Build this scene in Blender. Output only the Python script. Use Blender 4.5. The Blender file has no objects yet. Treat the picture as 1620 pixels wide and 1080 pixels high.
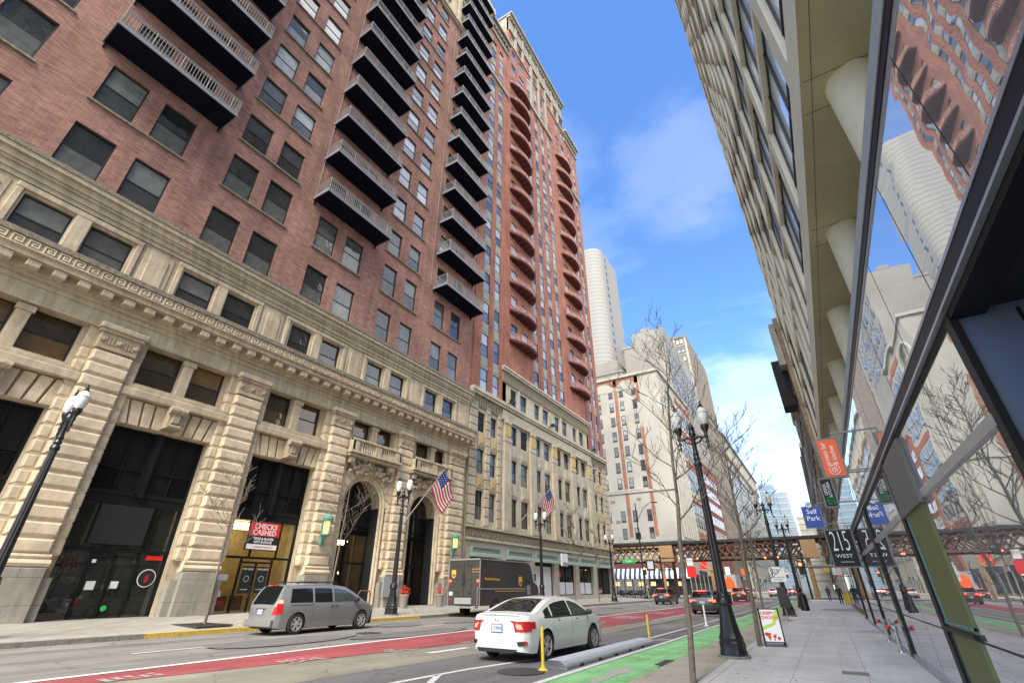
import bpy, bmesh, math, random
from mathutils import Vector, Matrix
random.seed(7)
PI = math.pi
sc = bpy.context.scene
COL = sc.collection
# ------------------------------------------------------------------ helpers
def tag(o, label=None, cat=None, group=None, kind=None):
    if label: o['label'] = label
    if cat: o['category'] = cat
    if group: o['group'] = group
    if kind: o['kind'] = kind
    return o
def thing(name, label, cat, loc=(0, 0, 0), rz=0, group=None):
    o = bpy.data.objects.new(name, None); COL.objects.link(o)
    o.location = loc; o.rotation_euler = (0, 0, rz); o.empty_display_size = .2
    return tag(o, label, cat, group)
def wloc(o):
    v = Vector((0, 0, 0))
    while o is not None: v += Vector(o.location); o = o.parent
    return v
class MB:
    def __init__(s): s.v = []; s.f = []; s.m = []
    def poly(s, pts, mi=0):
        n = len(s.v); s.v += [tuple(p) for p in pts]; s.f.append(tuple(range(n, n + len(pts)))); s.m.append(mi)
    def box(s, x0, y0, z0, x1, y1, z1, mi=0):
        n = len(s.v)
        s.v += [(x0,y0,z0),(x1,y0,z0),(x1,y1,z0),(x0,y1,z0),(x0,y0,z1),(x1,y0,z1),(x1,y1,z1),(x0,y1,z1)]
        for q in ((3,2,1,0),(4,5,6,7),(0,1,5,4),(1,2,6,5),(2,3,7,6),(3,0,4,7)):
            s.f.append(tuple(n + i for i in q)); s.m.append(mi)
    def fbox(s, fr, u0, u1, v0, v1, d0, d1, mi=0, c=0.0):
        """box in a facade frame; d0 is the outer (front) depth, front face inset by c"""
        n = len(s.v)
        s.v += [fr(u0+c,v0+c,d0),fr(u1-c,v0+c,d0),fr(u1-c,v1-c,d0),fr(u0+c,v1-c,d0)]
        k = 4
        if c > 0:
            s.v += [fr(u0,v0,d0+c),fr(u1,v0,d0+c),fr(u1,v1,d0+c),fr(u0,v1,d0+c)]; k = 8
        s.v += [fr(u0,v0,d1),fr(u1,v0,d1),fr(u1,v1,d1),fr(u0,v1,d1)]
        fs = [(0,1,2,3)]
        for a in range(0, k, 4):
            for i in range(4):
                j = (i+1) % 4; fs.append((a+i, a+4+i, a+4+j, a+j))
        fs.append((k+3,k+2,k+1,k))
        for q in fs: s.f.append(tuple(n + i for i in q)); s.m.append(mi)
    def prism(s, pts, vec, mi=0):
        n = len(s.v); k = len(pts); d = Vector(vec)
        s.v += [tuple(p) for p in pts] + [tuple(Vector(p) + d) for p in pts]
        s.f.append(tuple(range(n, n+k))); s.m.append(mi)
        s.f.append(tuple(range(n+2*k-1, n+k-1, -1))); s.m.append(mi)
        for i in range(k):
            j = (i+1) % k; s.f.append((n+i, n+k+i, n+k+j, n+j)); s.m.append(mi)
    def tube(s, pts, r, n=6, mi=0, cap=True):
        pts = [Vector(p) for p in pts]; k0 = len(s.v)
        rr = r if isinstance(r, (list, tuple)) else [r]*len(pts)
        up = None
        for i, p in enumerate(pts):
            t = (pts[min(i+1, len(pts)-1)] - pts[max(i-1, 0)]).normalized()
            if up is None:
                up = Vector((0,0,1)) if abs(t.z) < .9 else Vector((1,0,0))
            a = t.cross(up)
            if a.length < 1e-5: a = t.orthogonal()
            a.normalize(); b = t.cross(a); up = -b if False else up
            for j in range(n):
                w = 2*PI*j/n; s.v.append(tuple(p + a*math.cos(w)*rr[i] + b*math.sin(w)*rr[i]))
        for i in range(len(pts)-1):
            for j in range(n):
                q = (j+1) % n
                s.f.append((k0+i*n+j, k0+i*n+q, k0+(i+1)*n+q, k0+(i+1)*n+j)); s.m.append(mi)
        if cap:
            s.f.append(tuple(k0+j for j in range(n-1,-1,-1))); s.m.append(mi)
            s.f.append(tuple(k0+(len(pts)-1)*n+j for j in range(n))); s.m.append(mi)
    def lathe(s, prof, c=(0,0,0), n=16, mi=0, axis='z', star=0.0, cap=True):
        k0 = len(s.v)
        for (r, h) in prof:
            for j in range(n):
                w = 2*PI*j/n; q = r*(1-star*(j % 2)) if r > 0 else 0
                a, b = q*math.cos(w), q*math.sin(w)
                if axis == 'z': s.v.append((c[0]+a, c[1]+b, c[2]+h))
                elif axis == 'y': s.v.append((c[0]+a, c[1]+h, c[2]+b))
                else: s.v.append((c[0]+h, c[1]+a, c[2]+b))
        for i in range(len(prof)-1):
            for j in range(n):
                q = (j+1) % n
                s.f.append((k0+i*n+j, k0+i*n+q, k0+(i+1)*n+q, k0+(i+1)*n+j)); s.m.append(mi)
        if cap:
            s.f.append(tuple(k0+j for j in range(n-1,-1,-1))); s.m.append(mi)
            s.f.append(tuple(k0+(len(prof)-1)*n+j for j in range(n))); s.m.append(mi)
    def wall(s, fr, u0, u1, v0, v1, holes, depth, d=0.0, mi=0, rmi=None):
        """sheet with rectangular openings and their reveals"""
        rmi = mi if rmi is None else rmi
        us = sorted({round(x,4) for h in holes for x in h[:2] if u0 < x < u1} | {u0, u1})
        vs = sorted({round(x,4) for h in holes for x in h[2:4] if v0 < x < v1} | {v0, v1})
        for i in range(len(us)-1):
            a, b = us[i], us[i+1]; um = (a+b)/2
            cov = [h for h in holes if h[0] < um < h[1]]
            run = None
            for j in range(len(vs)-1):
                vm = (vs[j]+vs[j+1])/2
                if any(h[2] < vm < h[3] for h in cov):
                    if run is not None: s.poly([fr(a,run,d),fr(b,run,d),fr(b,vs[j],d),fr(a,vs[j],d)], mi); run = None
                elif run is None: run = vs[j]
            if run is not None: s.poly([fr(a,run,d),fr(b,run,d),fr(b,v1,d),fr(a,v1,d)], mi)
        for h in holes:
            a, b, c, e = max(h[0],u0), min(h[1],u1), max(h[2],v0), min(h[3],v1)
            D = d+depth
            s.poly([fr(a,c,d),fr(a,e,d),fr(a,e,D),fr(a,c,D)], rmi)
            s.poly([fr(b,c,d),fr(b,c,D),fr(b,e,D),fr(b,e,d)], rmi)
            s.poly([fr(a,e,d),fr(b,e,d),fr(b,e,D),fr(a,e,D)], rmi)
            s.poly([fr(a,c,d),fr(a,c,D),fr(b,c,D),fr(b,c,d)], rmi)
    def build(s, name, mats, parent=None, loc=None, world=True, smooth=False, bevel=0, merge=False):
        me = bpy.data.meshes.new(name)
        off = Vector((0,0,0))
        if world:
            if parent is not None: off = wloc(parent)
            if loc is not None and parent is None: off = Vector(loc)
            elif loc is not None: off = off + Vector(loc)
        me.from_pydata([(v[0]-off.x, v[1]-off.y, v[2]-off.z) for v in s.v], [], s.f)
        if not isinstance(mats, (list, tuple)): mats = [mats]
        for m in mats: me.materials.append(m)
        if len(mats) > 1: me.polygons.foreach_set('material_index', s.m)
        if merge:
            bm = bmesh.new(); bm.from_mesh(me); bmesh.ops.remove_doubles(bm, verts=bm.verts, dist=1e-4)
            bmesh.ops.recalc_face_normals(bm, faces=bm.faces); bm.to_mesh(me); bm.free()
        if smooth: me.polygons.foreach_set('use_smooth', [True]*len(me.polygons))
        me.update()
        o = bpy.data.objects.new(name, me); COL.objects.link(o)
        if parent is not None: o.parent = parent
        if loc is not None: o.location = loc
        if bevel:
            b = o.modifiers.new('bevel', 'BEVEL'); b.width = bevel; b.segments = 2; b.limit_method = 'ANGLE'
        return o
def smooth_by_angle(o, deg=40):
    me = o.data; me.polygons.foreach_set('use_smooth', [True]*len(me.polygons))
    try: me.set_sharp_from_angle(angle=math.radians(deg))
    except Exception: pass
    return o
def dup(o, parent=None, loc=None, rz=None, name=None):
    c = o.copy(); COL.objects.link(c)
    if parent is not None: c.parent = parent
    if loc is not None: c.location = loc
    if rz is not None: c.rotation_euler = (0, 0, rz)
    for ch in list(o.children): dup(ch, c)
    return c
def text(body, size, mat, parent=None, loc=(0,0,0), rot=(0,0,0), depth=.004, name='lettering', align='CENTER', sx=1.0, offset=0.0):
    cu = bpy.data.curves.new(name, 'FONT'); cu.body = body; cu.size = size; cu.extrude = depth
    cu.align_x = align; cu.align_y = 'CENTER'; cu.resolution_u = 3; cu.offset = offset
    t = bpy.data.objects.new(name+'_curve', cu); COL.objects.link(t)
    bpy.context.view_layer.update()
    me = bpy.data.meshes.new_from_object(t.evaluated_get(bpy.context.evaluated_depsgraph_get()))
    bpy.data.objects.remove(t); me.name = name
    if sx != 1.0: me.transform(Matrix.Diagonal((sx, 1, 1, 1)))
    me.materials.clear(); me.materials.append(mat)
    o = bpy.data.objects.new(name, me); COL.objects.link(o)
    o.parent = parent; o.location = loc; o.rotation_euler = rot
    return o
# frames for facades
def frameX(x, s=1):           # facade facing +x (s=1) or -x (s=-1); u = Y, v = Z
    return lambda u, v, d: (x - s*d, u, v)
def frameY(y, s=-1):          # facade facing -y; u = X, v = Z
    return lambda u, v, d: (u, y + d, v)
# ------------------------------------------------------------------ materials
def nt(m): m.use_nodes = True; return m.node_tree.nodes, m.node_tree.links
def mat(name, col, rough=.8, metal=0.0, var=0.0, vscale=3.0, bump=0.0, bscale=40.0, spec=None, ior=None, emis=None, estr=0.0, col2=None, stretch=(1,1,1), coat=0.0, v2=0.0, v2scale=.35, wear=0.0):
    m = bpy.data.materials.new(name); N, L = nt(m); b = N['Principled BSDF']
    b.inputs['Base Color'].default_value = (*col, 1); b.inputs['Roughness'].default_value = rough
    b.inputs['Metallic'].default_value = metal
    if spec is not None: b.inputs['Specular IOR Level'].default_value = spec
    if ior: b.inputs['IOR'].default_value = ior
    if coat: b.inputs['Coat Weight'].default_value = coat; b.inputs['Coat Roughness'].default_value = .04
    if emis: b.inputs['Emission Color'].default_value = (*emis, 1); b.inputs['Emission Strength'].default_value = estr
    geo = None
    if var or bump or col2:
        geo = N.new('ShaderNodeNewGeometry'); mp = N.new('ShaderNodeMapping'); mp.inputs['Scale'].default_value = stretch
        L.new(geo.outputs['Position'], mp.inputs['Vector'])
    if var or col2:
        n = N.new('ShaderNodeTexNoise'); n.inputs['Scale'].default_value = vscale; n.inputs['Detail'].default_value = 6; n.inputs['Roughness'].default_value = .65
        L.new(mp.outputs[0], n.inputs['Vector'])
        r = N.new('ShaderNodeValToRGB'); r.color_ramp.elements[0].position = .3; r.color_ramp.elements[1].position = .7
        c2 = col2 if col2 else tuple(min(1, c*(1+var)) for c in col)
        c1 = col if col2 else tuple(c*(1-var) for c in col)
        r.color_ramp.elements[0].color = (*c1, 1); r.color_ramp.elements[1].color = (*c2, 1)
        L.new(n.outputs['Fac'], r.inputs[0]); out = r.outputs[0]
        if v2:
            n2 = N.new('ShaderNodeTexNoise'); n2.inputs['Scale'].default_value = v2scale; n2.inputs['Detail'].default_value = 5
            L.new(mp.outputs[0], n2.inputs['Vector'])
            mr = N.new('ShaderNodeMapRange'); mr.inputs['From Min'].default_value = .3; mr.inputs['From Max'].default_value = .7
            mr.inputs['To Min'].default_value = 1-v2; mr.inputs['To Max'].default_value = 1+v2*.6; L.new(n2.outputs['Fac'], mr.inputs['Value'])
            mx = N.new('ShaderNodeVectorMath'); mx.operation = 'SCALE'; L.new(out, mx.inputs[0]); L.new(mr.outputs[0], mx.inputs['Scale']); out = mx.outputs[0]
        if wear:
            mp2 = N.new('ShaderNodeMapping'); mp2.inputs['Scale'].default_value = (1.5, .07, 1); L.new(geo.outputs['Position'], mp2.inputs[0])
            n5 = N.new('ShaderNodeTexNoise'); n5.inputs['Scale'].default_value = 1; n5.inputs['Detail'].default_value = 7; n5.inputs['Roughness'].default_value = .7; L.new(mp2.outputs[0], n5.inputs['Vector'])
            m5 = N.new('ShaderNodeMapRange'); m5.inputs['From Min'].default_value = .32; m5.inputs['From Max'].default_value = .66; m5.inputs['To Min'].default_value = 1-wear; m5.inputs['To Max'].default_value = 1+wear*.5; L.new(n5.outputs['Fac'], m5.inputs['Value'])
            nd = N.new('ShaderNodeTexNoise'); nd.inputs['Scale'].default_value = 1.3; nd.inputs['Detail'].default_value = 4; L.new(geo.outputs['Position'], nd.inputs['Vector'])
            av = N.new('ShaderNodeVectorMath'); av.operation = 'ADD'; L.new(geo.outputs['Position'], av.inputs[0]); L.new(nd.outputs['Color'], av.inputs[1])
            vo = N.new('ShaderNodeTexVoronoi'); vo.feature = 'DISTANCE_TO_EDGE'; vo.inputs['Scale'].default_value = .42; L.new(av.outputs[0], vo.inputs['Vector'])
            ck = N.new('ShaderNodeMapRange'); ck.inputs['From Min'].default_value = .0; ck.inputs['From Max'].default_value = .012; ck.inputs['To Min'].default_value = 1-wear*1.6; ck.inputs['To Max'].default_value = 1; L.new(vo.outputs['Distance'], ck.inputs['Value'])
            mk = N.new('ShaderNodeMath'); mk.operation = 'MULTIPLY'; L.new(m5.outputs[0], mk.inputs[0]); L.new(ck.outputs[0], mk.inputs[1])
            mw = N.new('ShaderNodeVectorMath'); mw.operation = 'SCALE'; L.new(out, mw.inputs[0]); L.new(mk.outputs[0], mw.inputs['Scale']); out = mw.outputs[0]
        L.new(out, b.inputs['Base Color'])
    if bump:
        n3 = N.new('ShaderNodeTexNoise'); n3.inputs['Scale'].default_value = bscale; n3.inputs['Detail'].default_value = 5
        L.new(geo.outputs['Position'], n3.inputs['Vector']); bp = N.new('ShaderNodeBump'); bp.inputs['Strength'].default_value = bump; bp.inputs['Distance'].default_value = .03
        L.new(n3.outputs['Fac'], bp.inputs['Height']); L.new(bp.outputs[0], b.inputs['Normal'])
    return m
def brickmat(name, cols, mortar, bw=.42, bh=.14, msize=.012, axis='x', rough=.85, v2=.25, bumpd=.01):
    m = bpy.data.materials.new(name); N, L = nt(m); b = N['Principled BSDF']; b.inputs['Roughness'].default_value = rough
    b.inputs['Specular IOR Level'].default_value = .25
    g = N.new('ShaderNodeNewGeometry'); sp = N.new('ShaderNodeSeparateXYZ'); cb = N.new('ShaderNodeCombineXYZ')
    L.new(g.outputs['Position'], sp.inputs[0])
    ad = N.new('ShaderNodeMath'); ad.operation = 'ADD'; L.new(sp.outputs['X'], ad.inputs[0]); L.new(sp.outputs['Y'], ad.inputs[1])
    L.new(ad.outputs[0], cb.inputs['X']); L.new(sp.outputs['Z'], cb.inputs['Y'])
    t = N.new('ShaderNodeTexBrick'); L.new(cb.outputs[0], t.inputs['Vector'])
    t.inputs['Scale'].default_value = 1; t.inputs['Brick Width'].default_value = bw; t.inputs['Row Height'].default_value = bh
    t.inputs['Mortar Size'].default_value = msize; t.inputs['Mortar Smooth'].default_value = .3; t.inputs['Bias'].default_value = 0
    t.inputs['Color1'].default_value = (*cols[0], 1); t.inputs['Color2'].default_value = (*cols[1], 1); t.inputs['Mortar'].default_value = (*mortar, 1)
    n = N.new('ShaderNodeTexNoise'); n.inputs['Scale'].default_value = .45; n.inputs['Detail'].default_value = 6; L.new(g.outputs['Position'], n.inputs['Vector'])
    mr = N.new('ShaderNodeMapRange'); mr.inputs['From Min'].default_value = .3; mr.inputs['From Max'].default_value = .7
    mr.inputs['To Min'].default_value = 1-v2; mr.inputs['To Max'].default_value = 1+v2*.5; L.new(n.outputs['Fac'], mr.inputs['Value'])
    # streaky brick-to-brick tint
    n2 = N.new('ShaderNodeTexNoise'); n2.inputs['Scale'].default_value = 1; n2.inputs['Detail'].default_value = 3
    mp = N.new('ShaderNodeMapping'); mp.inputs['Scale'].default_value = (1.6, 6.5, 1); L.new(cb.outputs[0], mp.inputs[0]); L.new(mp.outputs[0], n2.inputs['Vector'])
    mr2 = N.new('ShaderNodeMapRange'); mr2.inputs['From Min'].default_value = .3; mr2.inputs['From Max'].default_value = .7; mr2.inputs['To Min'].default_value = .72; mr2.inputs['To Max'].default_value = 1.22; L.new(n2.outputs['Fac'], mr2.inputs['Value'])
    mm0 = N.new('ShaderNodeMath'); mm0.operation = 'MULTIPLY'; L.new(mr.outputs[0], mm0.inputs[0]); L.new(mr2.outputs[0], mm0.inputs[1])
    n6 = N.new('ShaderNodeTexNoise'); n6.inputs['Scale'].default_value = 1; n6.inputs['Detail'].default_value = 6; n6.inputs['Roughness'].default_value = .65
    mp6 = N.new('ShaderNodeMapping'); mp6.inputs['Scale'].default_value = (1.3, .09, 1); L.new(cb.outputs[0], mp6.inputs[0]); L.new(mp6.outputs[0], n6.inputs['Vector'])
    mr6 = N.new('ShaderNodeMapRange'); mr6.inputs['From Min'].default_value = .34; mr6.inputs['From Max'].default_value = .6; mr6.inputs['To Min'].default_value = .78; mr6.inputs['To Max'].default_value = 1.06; L.new(n6.outputs['Fac'], mr6.inputs['Value'])
    mm = N.new('ShaderNodeMath'); mm.operation = 'MULTIPLY'; L.new(mm0.outputs[0], mm.inputs[0]); L.new(mr6.outputs[0], mm.inputs[1])
    sc_ = N.new('ShaderNodeVectorMath'); sc_.operation = 'SCALE'; L.new(t.outputs['Color'], sc_.inputs[0]); L.new(mm.outputs[0], sc_.inputs['Scale'])
    L.new(sc_.outputs[0], b.inputs['Base Color'])
    bp = N.new('ShaderNodeBump'); bp.inputs['Strength'].default_value = .5; bp.inputs['Distance'].default_value = bumpd
    iv = N.new('ShaderNodeMath'); iv.operation = 'SUBTRACT'; iv.inputs[0].default_value = 1; L.new(t.outputs['Fac'], iv.inputs[1]); L.new(iv.outputs[0], bp.inputs['Height']); L.new(bp.outputs[0], b.inputs['Normal'])
    return m
def stonemat(name, c1, c2, bw=2.2, bh=.95, joint=.35, rough=.75, msz=.012, v2=.25):
    """ashlar with joints and dirt"""
    m = bpy.data.materials.new(name); N, L = nt(m); b = N['Principled BSDF']; b.inputs['Roughness'].default_value = rough; b.inputs['Specular IOR Level'].default_value = .3
    g = N.new('ShaderNodeNewGeometry'); sp = N.new('ShaderNodeSeparateXYZ'); cb = N.new('ShaderNodeCombineXYZ'); L.new(g.outputs['Position'], sp.inputs[0])
    ad = N.new('ShaderNodeMath'); ad.operation = 'ADD'; L.new(sp.outputs['X'], ad.inputs[0]); L.new(sp.outputs['Y'], ad.inputs[1])
    L.new(ad.outputs[0], cb.inputs['X']); L.new(sp.outputs['Z'], cb.inputs['Y'])
    t = N.new('ShaderNodeTexBrick'); L.new(cb.outputs[0], t.inputs['Vector']); t.inputs['Scale'].default_value = 1
    t.inputs['Brick Width'].default_value = bw; t.inputs['Row Height'].default_value = bh; t.inputs['Mortar Size'].default_value = msz; t.inputs['Mortar Smooth'].default_value = .2
    t.inputs['Color1'].default_value = (1,1,1,1); t.inputs['Color2'].default_value = (.88,.88,.88,1); t.inputs['Mortar'].default_value = (joint,joint,joint,1)
    n = N.new('ShaderNodeTexNoise'); n.inputs['Scale'].default_value = 1.2; n.inputs['Detail'].default_value = 8; n.inputs['Roughness'].default_value = .7; L.new(g.outputs['Position'], n.inputs['Vector'])
    r = N.new('ShaderNodeValToRGB'); r.color_ramp.elements[0].position = .32; r.color_ramp.elements[1].position = .68
    r.color_ramp.elements[0].color = (*c1, 1); r.color_ramp.elements[1].color = (*c2, 1); L.new(n.outputs['Fac'], r.inputs[0])
    mx = N.new('ShaderNodeMix'); mx.data_type = 'RGBA'; mx.blend_type = 'MULTIPLY'; mx.inputs[0].default_value = 1
    L.new(r.outputs[0], mx.inputs[6]); L.new(t.outputs['Color'], mx.inputs[7])
    # rain streaks
    n2 = N.new('ShaderNodeTexNoise'); n2.inputs['Scale'].default_value = 1; n2.inputs['Detail'].default_value = 5
    mp = N.new('ShaderNodeMapping'); mp.inputs['Scale'].default_value = (3.5, .35, 1); L.new(cb.outputs[0], mp.inputs[0]); L.new(mp.outputs[0], n2.inputs['Vector'])
    mr = N.new('ShaderNodeMapRange'); mr.inputs['From Min'].default_value = .3; mr.inputs['From Max'].default_value = .62; mr.inputs['To Min'].default_value = 1-v2; mr.inputs['To Max'].default_value = 1.04; L.new(n2.outputs['Fac'], mr.inputs['Value'])
    sc_ = N.new('ShaderNodeVectorMath'); sc_.operation = 'SCALE'; L.new(mx.outputs[2], sc_.inputs[0]); L.new(mr.outputs[0], sc_.inputs['Scale'])
    L.new(sc_.outputs[0], b.inputs['Base Color'])
    bp = N.new('ShaderNodeBump'); bp.inputs['Strength'].default_value = .35; bp.inputs['Distance'].default_value = .02
    n4 = N.new('ShaderNodeTexNoise'); n4.inputs['Scale'].default_value = 14; n4.inputs['Detail'].default_value = 6; L.new(g.outputs['Position'], n4.inputs['Vector'])
    L.new(n4.outputs['Fac'], bp.inputs['Height']); L.new(bp.outputs[0], b.inputs['Normal'])
    return m
def panemat(name, dark, blind, pblind=.5, rough=.04, ior=1.7, wave=.02):
    """window glass over a dim room; some sashes have a blind, a curtain or painted room light behind them"""
    m = bpy.data.materials.new(name); N, L = nt(m); b = N['Principled BSDF']; b.inputs['Roughness'].default_value = rough; b.inputs['IOR'].default_value = ior
    oi = N.new('ShaderNodeObjectInfo'); g = N.new('ShaderNodeNewGeometry')
    a = N.new('ShaderNodeMath'); a.operation = 'ADD'; L.new(oi.outputs['Random'], a.inputs[0]); L.new(g.outputs['Random Per Island'], a.inputs[1])
    f = N.new('ShaderNodeMath'); f.operation = 'FRACT'; L.new(a.outputs[0], f.inputs[0])
    r = N.new('ShaderNodeValToRGB'); r.color_ramp.interpolation = 'CONSTANT'
    e = r.color_ramp.elements; e[0].position = 0; e[0].color = (*dark, 1); e[1].position = 1-pblind; e[1].color = (*blind, 1)
    e2 = e.new(1-pblind*.5); e2.color = (*[x*.6 for x in blind], 1)
    e3 = e.new((1-pblind)*.5); e3.color = (*[x*1.9 for x in dark], 1)
    L.new(f.outputs[0], r.inputs[0])
    n = N.new('ShaderNodeTexNoise'); n.inputs['Scale'].default_value = 2.5; n.inputs['Detail'].default_value = 4; L.new(g.outputs['Position'], n.inputs['Vector'])
    mr = N.new('ShaderNodeMapRange'); mr.inputs['To Min'].default_value = .55; mr.inputs['To Max'].default_value = 1.45; L.new(n.outputs['Fac'], mr.inputs['Value'])
    s = N.new('ShaderNodeVectorMath'); s.operation = 'SCALE'; L.new(r.outputs[0], s.inputs[0]); L.new(mr.outputs[0], s.inputs['Scale']); L.new(s.outputs[0], b.inputs['Base Color'])
    n2 = N.new('ShaderNodeTexNoise'); n2.inputs['Scale'].default_value = 1.1; L.new(g.outputs['Position'], n2.inputs['Vector'])
    bp = N.new('ShaderNodeBump'); bp.inputs['Strength'].default_value = 1; bp.inputs['Distance'].default_value = wave; L.new(n2.outputs['Fac'], bp.inputs['Height']); L.new(bp.outputs[0], b.inputs['Normal'])
    return m
M = {}
M['asphalt'] = mat('asphalt', (.22,.208,.188), .9, var=.22, vscale=60, bump=.4, bscale=160, v2=.22, v2scale=.5, wear=.36)
M['patch'] = mat('dark_asphalt_patch', (.165,.158,.155), .92, var=.35, vscale=45, bump=.5, bscale=140, v2=.15, wear=.22)
M['lane_conc'] = mat('worn_lane', (.25,.235,.18), .88, var=.12, vscale=40, bump=.3, bscale=120, v2=.2, v2scale=.7, wear=.25)
M['walk'] = stonemat('sidewalk_concrete', (.30,.275,.235), (.40,.375,.33), 1.5, 1.5, .6)
M['red'] = mat('red_lane_paint', (.33,.07,.075), .8, var=.18, vscale=12, bump=.2, bscale=150, v2=.25, wear=.3)
M['green'] = mat('green_lane_paint', (.25,.55,.22), .8, var=.15, vscale=9, bump=.2, bscale=150, v2=.25, v2scale=1.2, wear=.26)
M['white'] = mat('white_road_paint', (.62,.62,.6), .75, var=.25, vscale=25, v2=.15)
M['wornwhite'] = mat('worn_white_paint', (.40,.36,.34), .8, var=.4, vscale=20)
M['yellowp'] = mat('yellow_kerb_paint', (.52,.36,.07), .75, var=.35, vscale=9)
M['curb'] = mat('kerb_stone', (.20,.19,.17), .85, var=.35, vscale=7, bump=.3)
M['brick'] = brickmat('brown_red_brick', ((.375,.175,.13), (.265,.125,.10)), (.31,.235,.20), .38, .115, .013)
M['brick2'] = brickmat('orange_red_brick', ((.37,.145,.10), (.28,.11,.08)), (.29,.17,.13), .38, .115, .01, v2=.25)
M['lime'] = stonemat('limestone', (.44,.36,.25), (.62,.53,.385), 2.4, 1.1, .75)
M['rust'] = mat('rusticated_limestone', (.60,.50,.355), .75, var=.2, vscale=2.2, bump=.35, bscale=16, v2=.25, v2scale=.5)
M['granite'] = stonemat('granite_base', (.27,.25,.21), (.40,.37,.31), 2.4, 1.0, .5)
M['carved'] = mat('carved_stone', (.36,.29,.20), .85, var=.4, vscale=9, bump=1.0, bscale=9)
M['lime2'] = stonemat('grey_buff_limestone', (.42,.37,.27), (.58,.52,.40), 2.6, .9, .7)
M['rust2'] = mat('buff_block', (.44,.38,.28), .78, var=.2, vscale=2.5, bump=.3, bscale=18, v2=.2)
M['gold'] = mat('gilded_ornament', (.50,.36,.13), .5, var=.3, vscale=14, metal=.3)
M['ledge'] = mat('weathered_ledge', (.20,.17,.125), .9, var=.5, vscale=6, bump=.5, bscale=10)
M['frame'] = mat('dark_window_frame', (.022,.022,.024), .4)
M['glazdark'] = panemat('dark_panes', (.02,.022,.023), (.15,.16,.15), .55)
M['glazwarm'] = panemat('third_floor_panes', (.03,.022,.012), (.20,.12,.045), .4)  # warm light of the rooms painted into the pane colours
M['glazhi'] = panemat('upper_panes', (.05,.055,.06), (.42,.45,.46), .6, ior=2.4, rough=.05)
M['shop'] = panemat('shop_glass', (.022,.025,.022), (.045,.048,.040), .4, rough=.01, ior=1.75, wave=.002)
M['louvre'] = mat('black_louvres', (.009,.0095,.011), .55, spec=.2)
M['balc'] = mat('charcoal_balcony_steel', (.006,.007,.016), .75, spec=.1)
M['balcedge'] = mat('grey_balcony_channel', (.20,.20,.22), .5)
M['rail'] = mat('railing_metal', (.26,.26,.255), .55)
M['redsteel'] = mat('oxide_red_balcony_steel', (.11,.028,.024), .55, var=.15, vscale=4)
M['redrail'] = mat('oxide_red_railing', (.48,.25,.20), .6)
M['spandrel'] = mat('green_grey_spandrel', (.25,.26,.22), .6, var=.3, vscale=6)
M['black'] = mat('black_painted_iron', (.012,.012,.014), .35, bump=.05)
M['globe'] = mat('frosted_lamp_glass', (.68,.68,.66), .25, var=.1, vscale=20)
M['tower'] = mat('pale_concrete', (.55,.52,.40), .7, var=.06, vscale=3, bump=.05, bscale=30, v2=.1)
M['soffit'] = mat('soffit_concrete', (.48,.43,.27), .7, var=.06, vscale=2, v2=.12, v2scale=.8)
M['towglass'] = mat('tower_window_glass', (.78,.86,.90), .08, metal=.25, ior=1.9)
M['steel'] = mat('dark_steel_frame', (.010,.010,.011), .5, spec=.2)
M['alu'] = mat('grey_aluminium', (.40,.41,.43), .35, metal=.7, var=.06, vscale=30, stretch=(1,.05,1))
M['flash'] = mat('parapet_flashing', (.30,.31,.32), .6, var=.1, vscale=20)
M['blue'] = mat('slate_blue_cladding', (.10,.13,.20), .45, var=.06, vscale=2)
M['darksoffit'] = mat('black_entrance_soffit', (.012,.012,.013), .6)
M['greencol'] = mat('olive_wrapped_column', (.115,.135,.035), .55, bump=.5, bscale=3)
M['teal'] = mat('teal_edge', (.08,.22,.20), .5)
def mirrormat():
    m = bpy.data.materials.new('reflective_curtain_wall_glass'); N, L = nt(m); b = N['Principled BSDF']
    b.inputs['Metallic'].default_value = .78; b.inputs['Roughness'].default_value = .012; b.inputs['Base Color'].default_value = (.56,.585,.60,1); b.inputs['IOR'].default_value = 1.9
    g = N.new('ShaderNodeNewGeometry'); n = N.new('ShaderNodeTexNoise'); n.inputs['Scale'].default_value = 1.0; n.inputs['Detail'].default_value = 1.5
    mp = N.new('ShaderNodeMapping'); mp.inputs['Scale'].default_value = (1,.9,2.2); L.new(g.outputs['Position'], mp.inputs[0]); L.new(mp.outputs[0], n.inputs['Vector'])
    bp = N.new('ShaderNodeBump'); bp.inputs['Strength'].default_value = 1; bp.inputs['Distance'].default_value = .0022
    L.new(n.outputs['Fac'], bp.inputs['Height']); L.new(bp.outputs[0], b.inputs['Normal'])
    return m
M['mirror'] = mirrormat()
M['cream'] = mat('cream_painted_masonry', (.37,.35,.295), .85, var=.12, vscale=3, v2=.15, v2scale=.15)
M['cream2'] = stonemat('pale_terracotta', (.33,.32,.28), (.43,.42,.37), 2, 1.2, .7)
M['greyslab'] = mat('grey_render', (.23,.215,.19), .9, var=.12, vscale=2, v2=.2, v2scale=.08)
M['tan'] = stonemat('tan_brick_tower', (.17,.145,.12), (.23,.20,.165), 1.6, .5, .8)
M['quoin'] = brickmat('orange_brick_strip', ((.34,.155,.10), (.29,.135,.09)), (.40,.2,.12), .5, .16, .01)
M['bgwin'] = panemat('distant_windows', (.035,.04,.045), (.25,.28,.30), .4, rough=.1)
M['hvac'] = mat('white_air_conditioner', (.6,.6,.6), .6)
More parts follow.
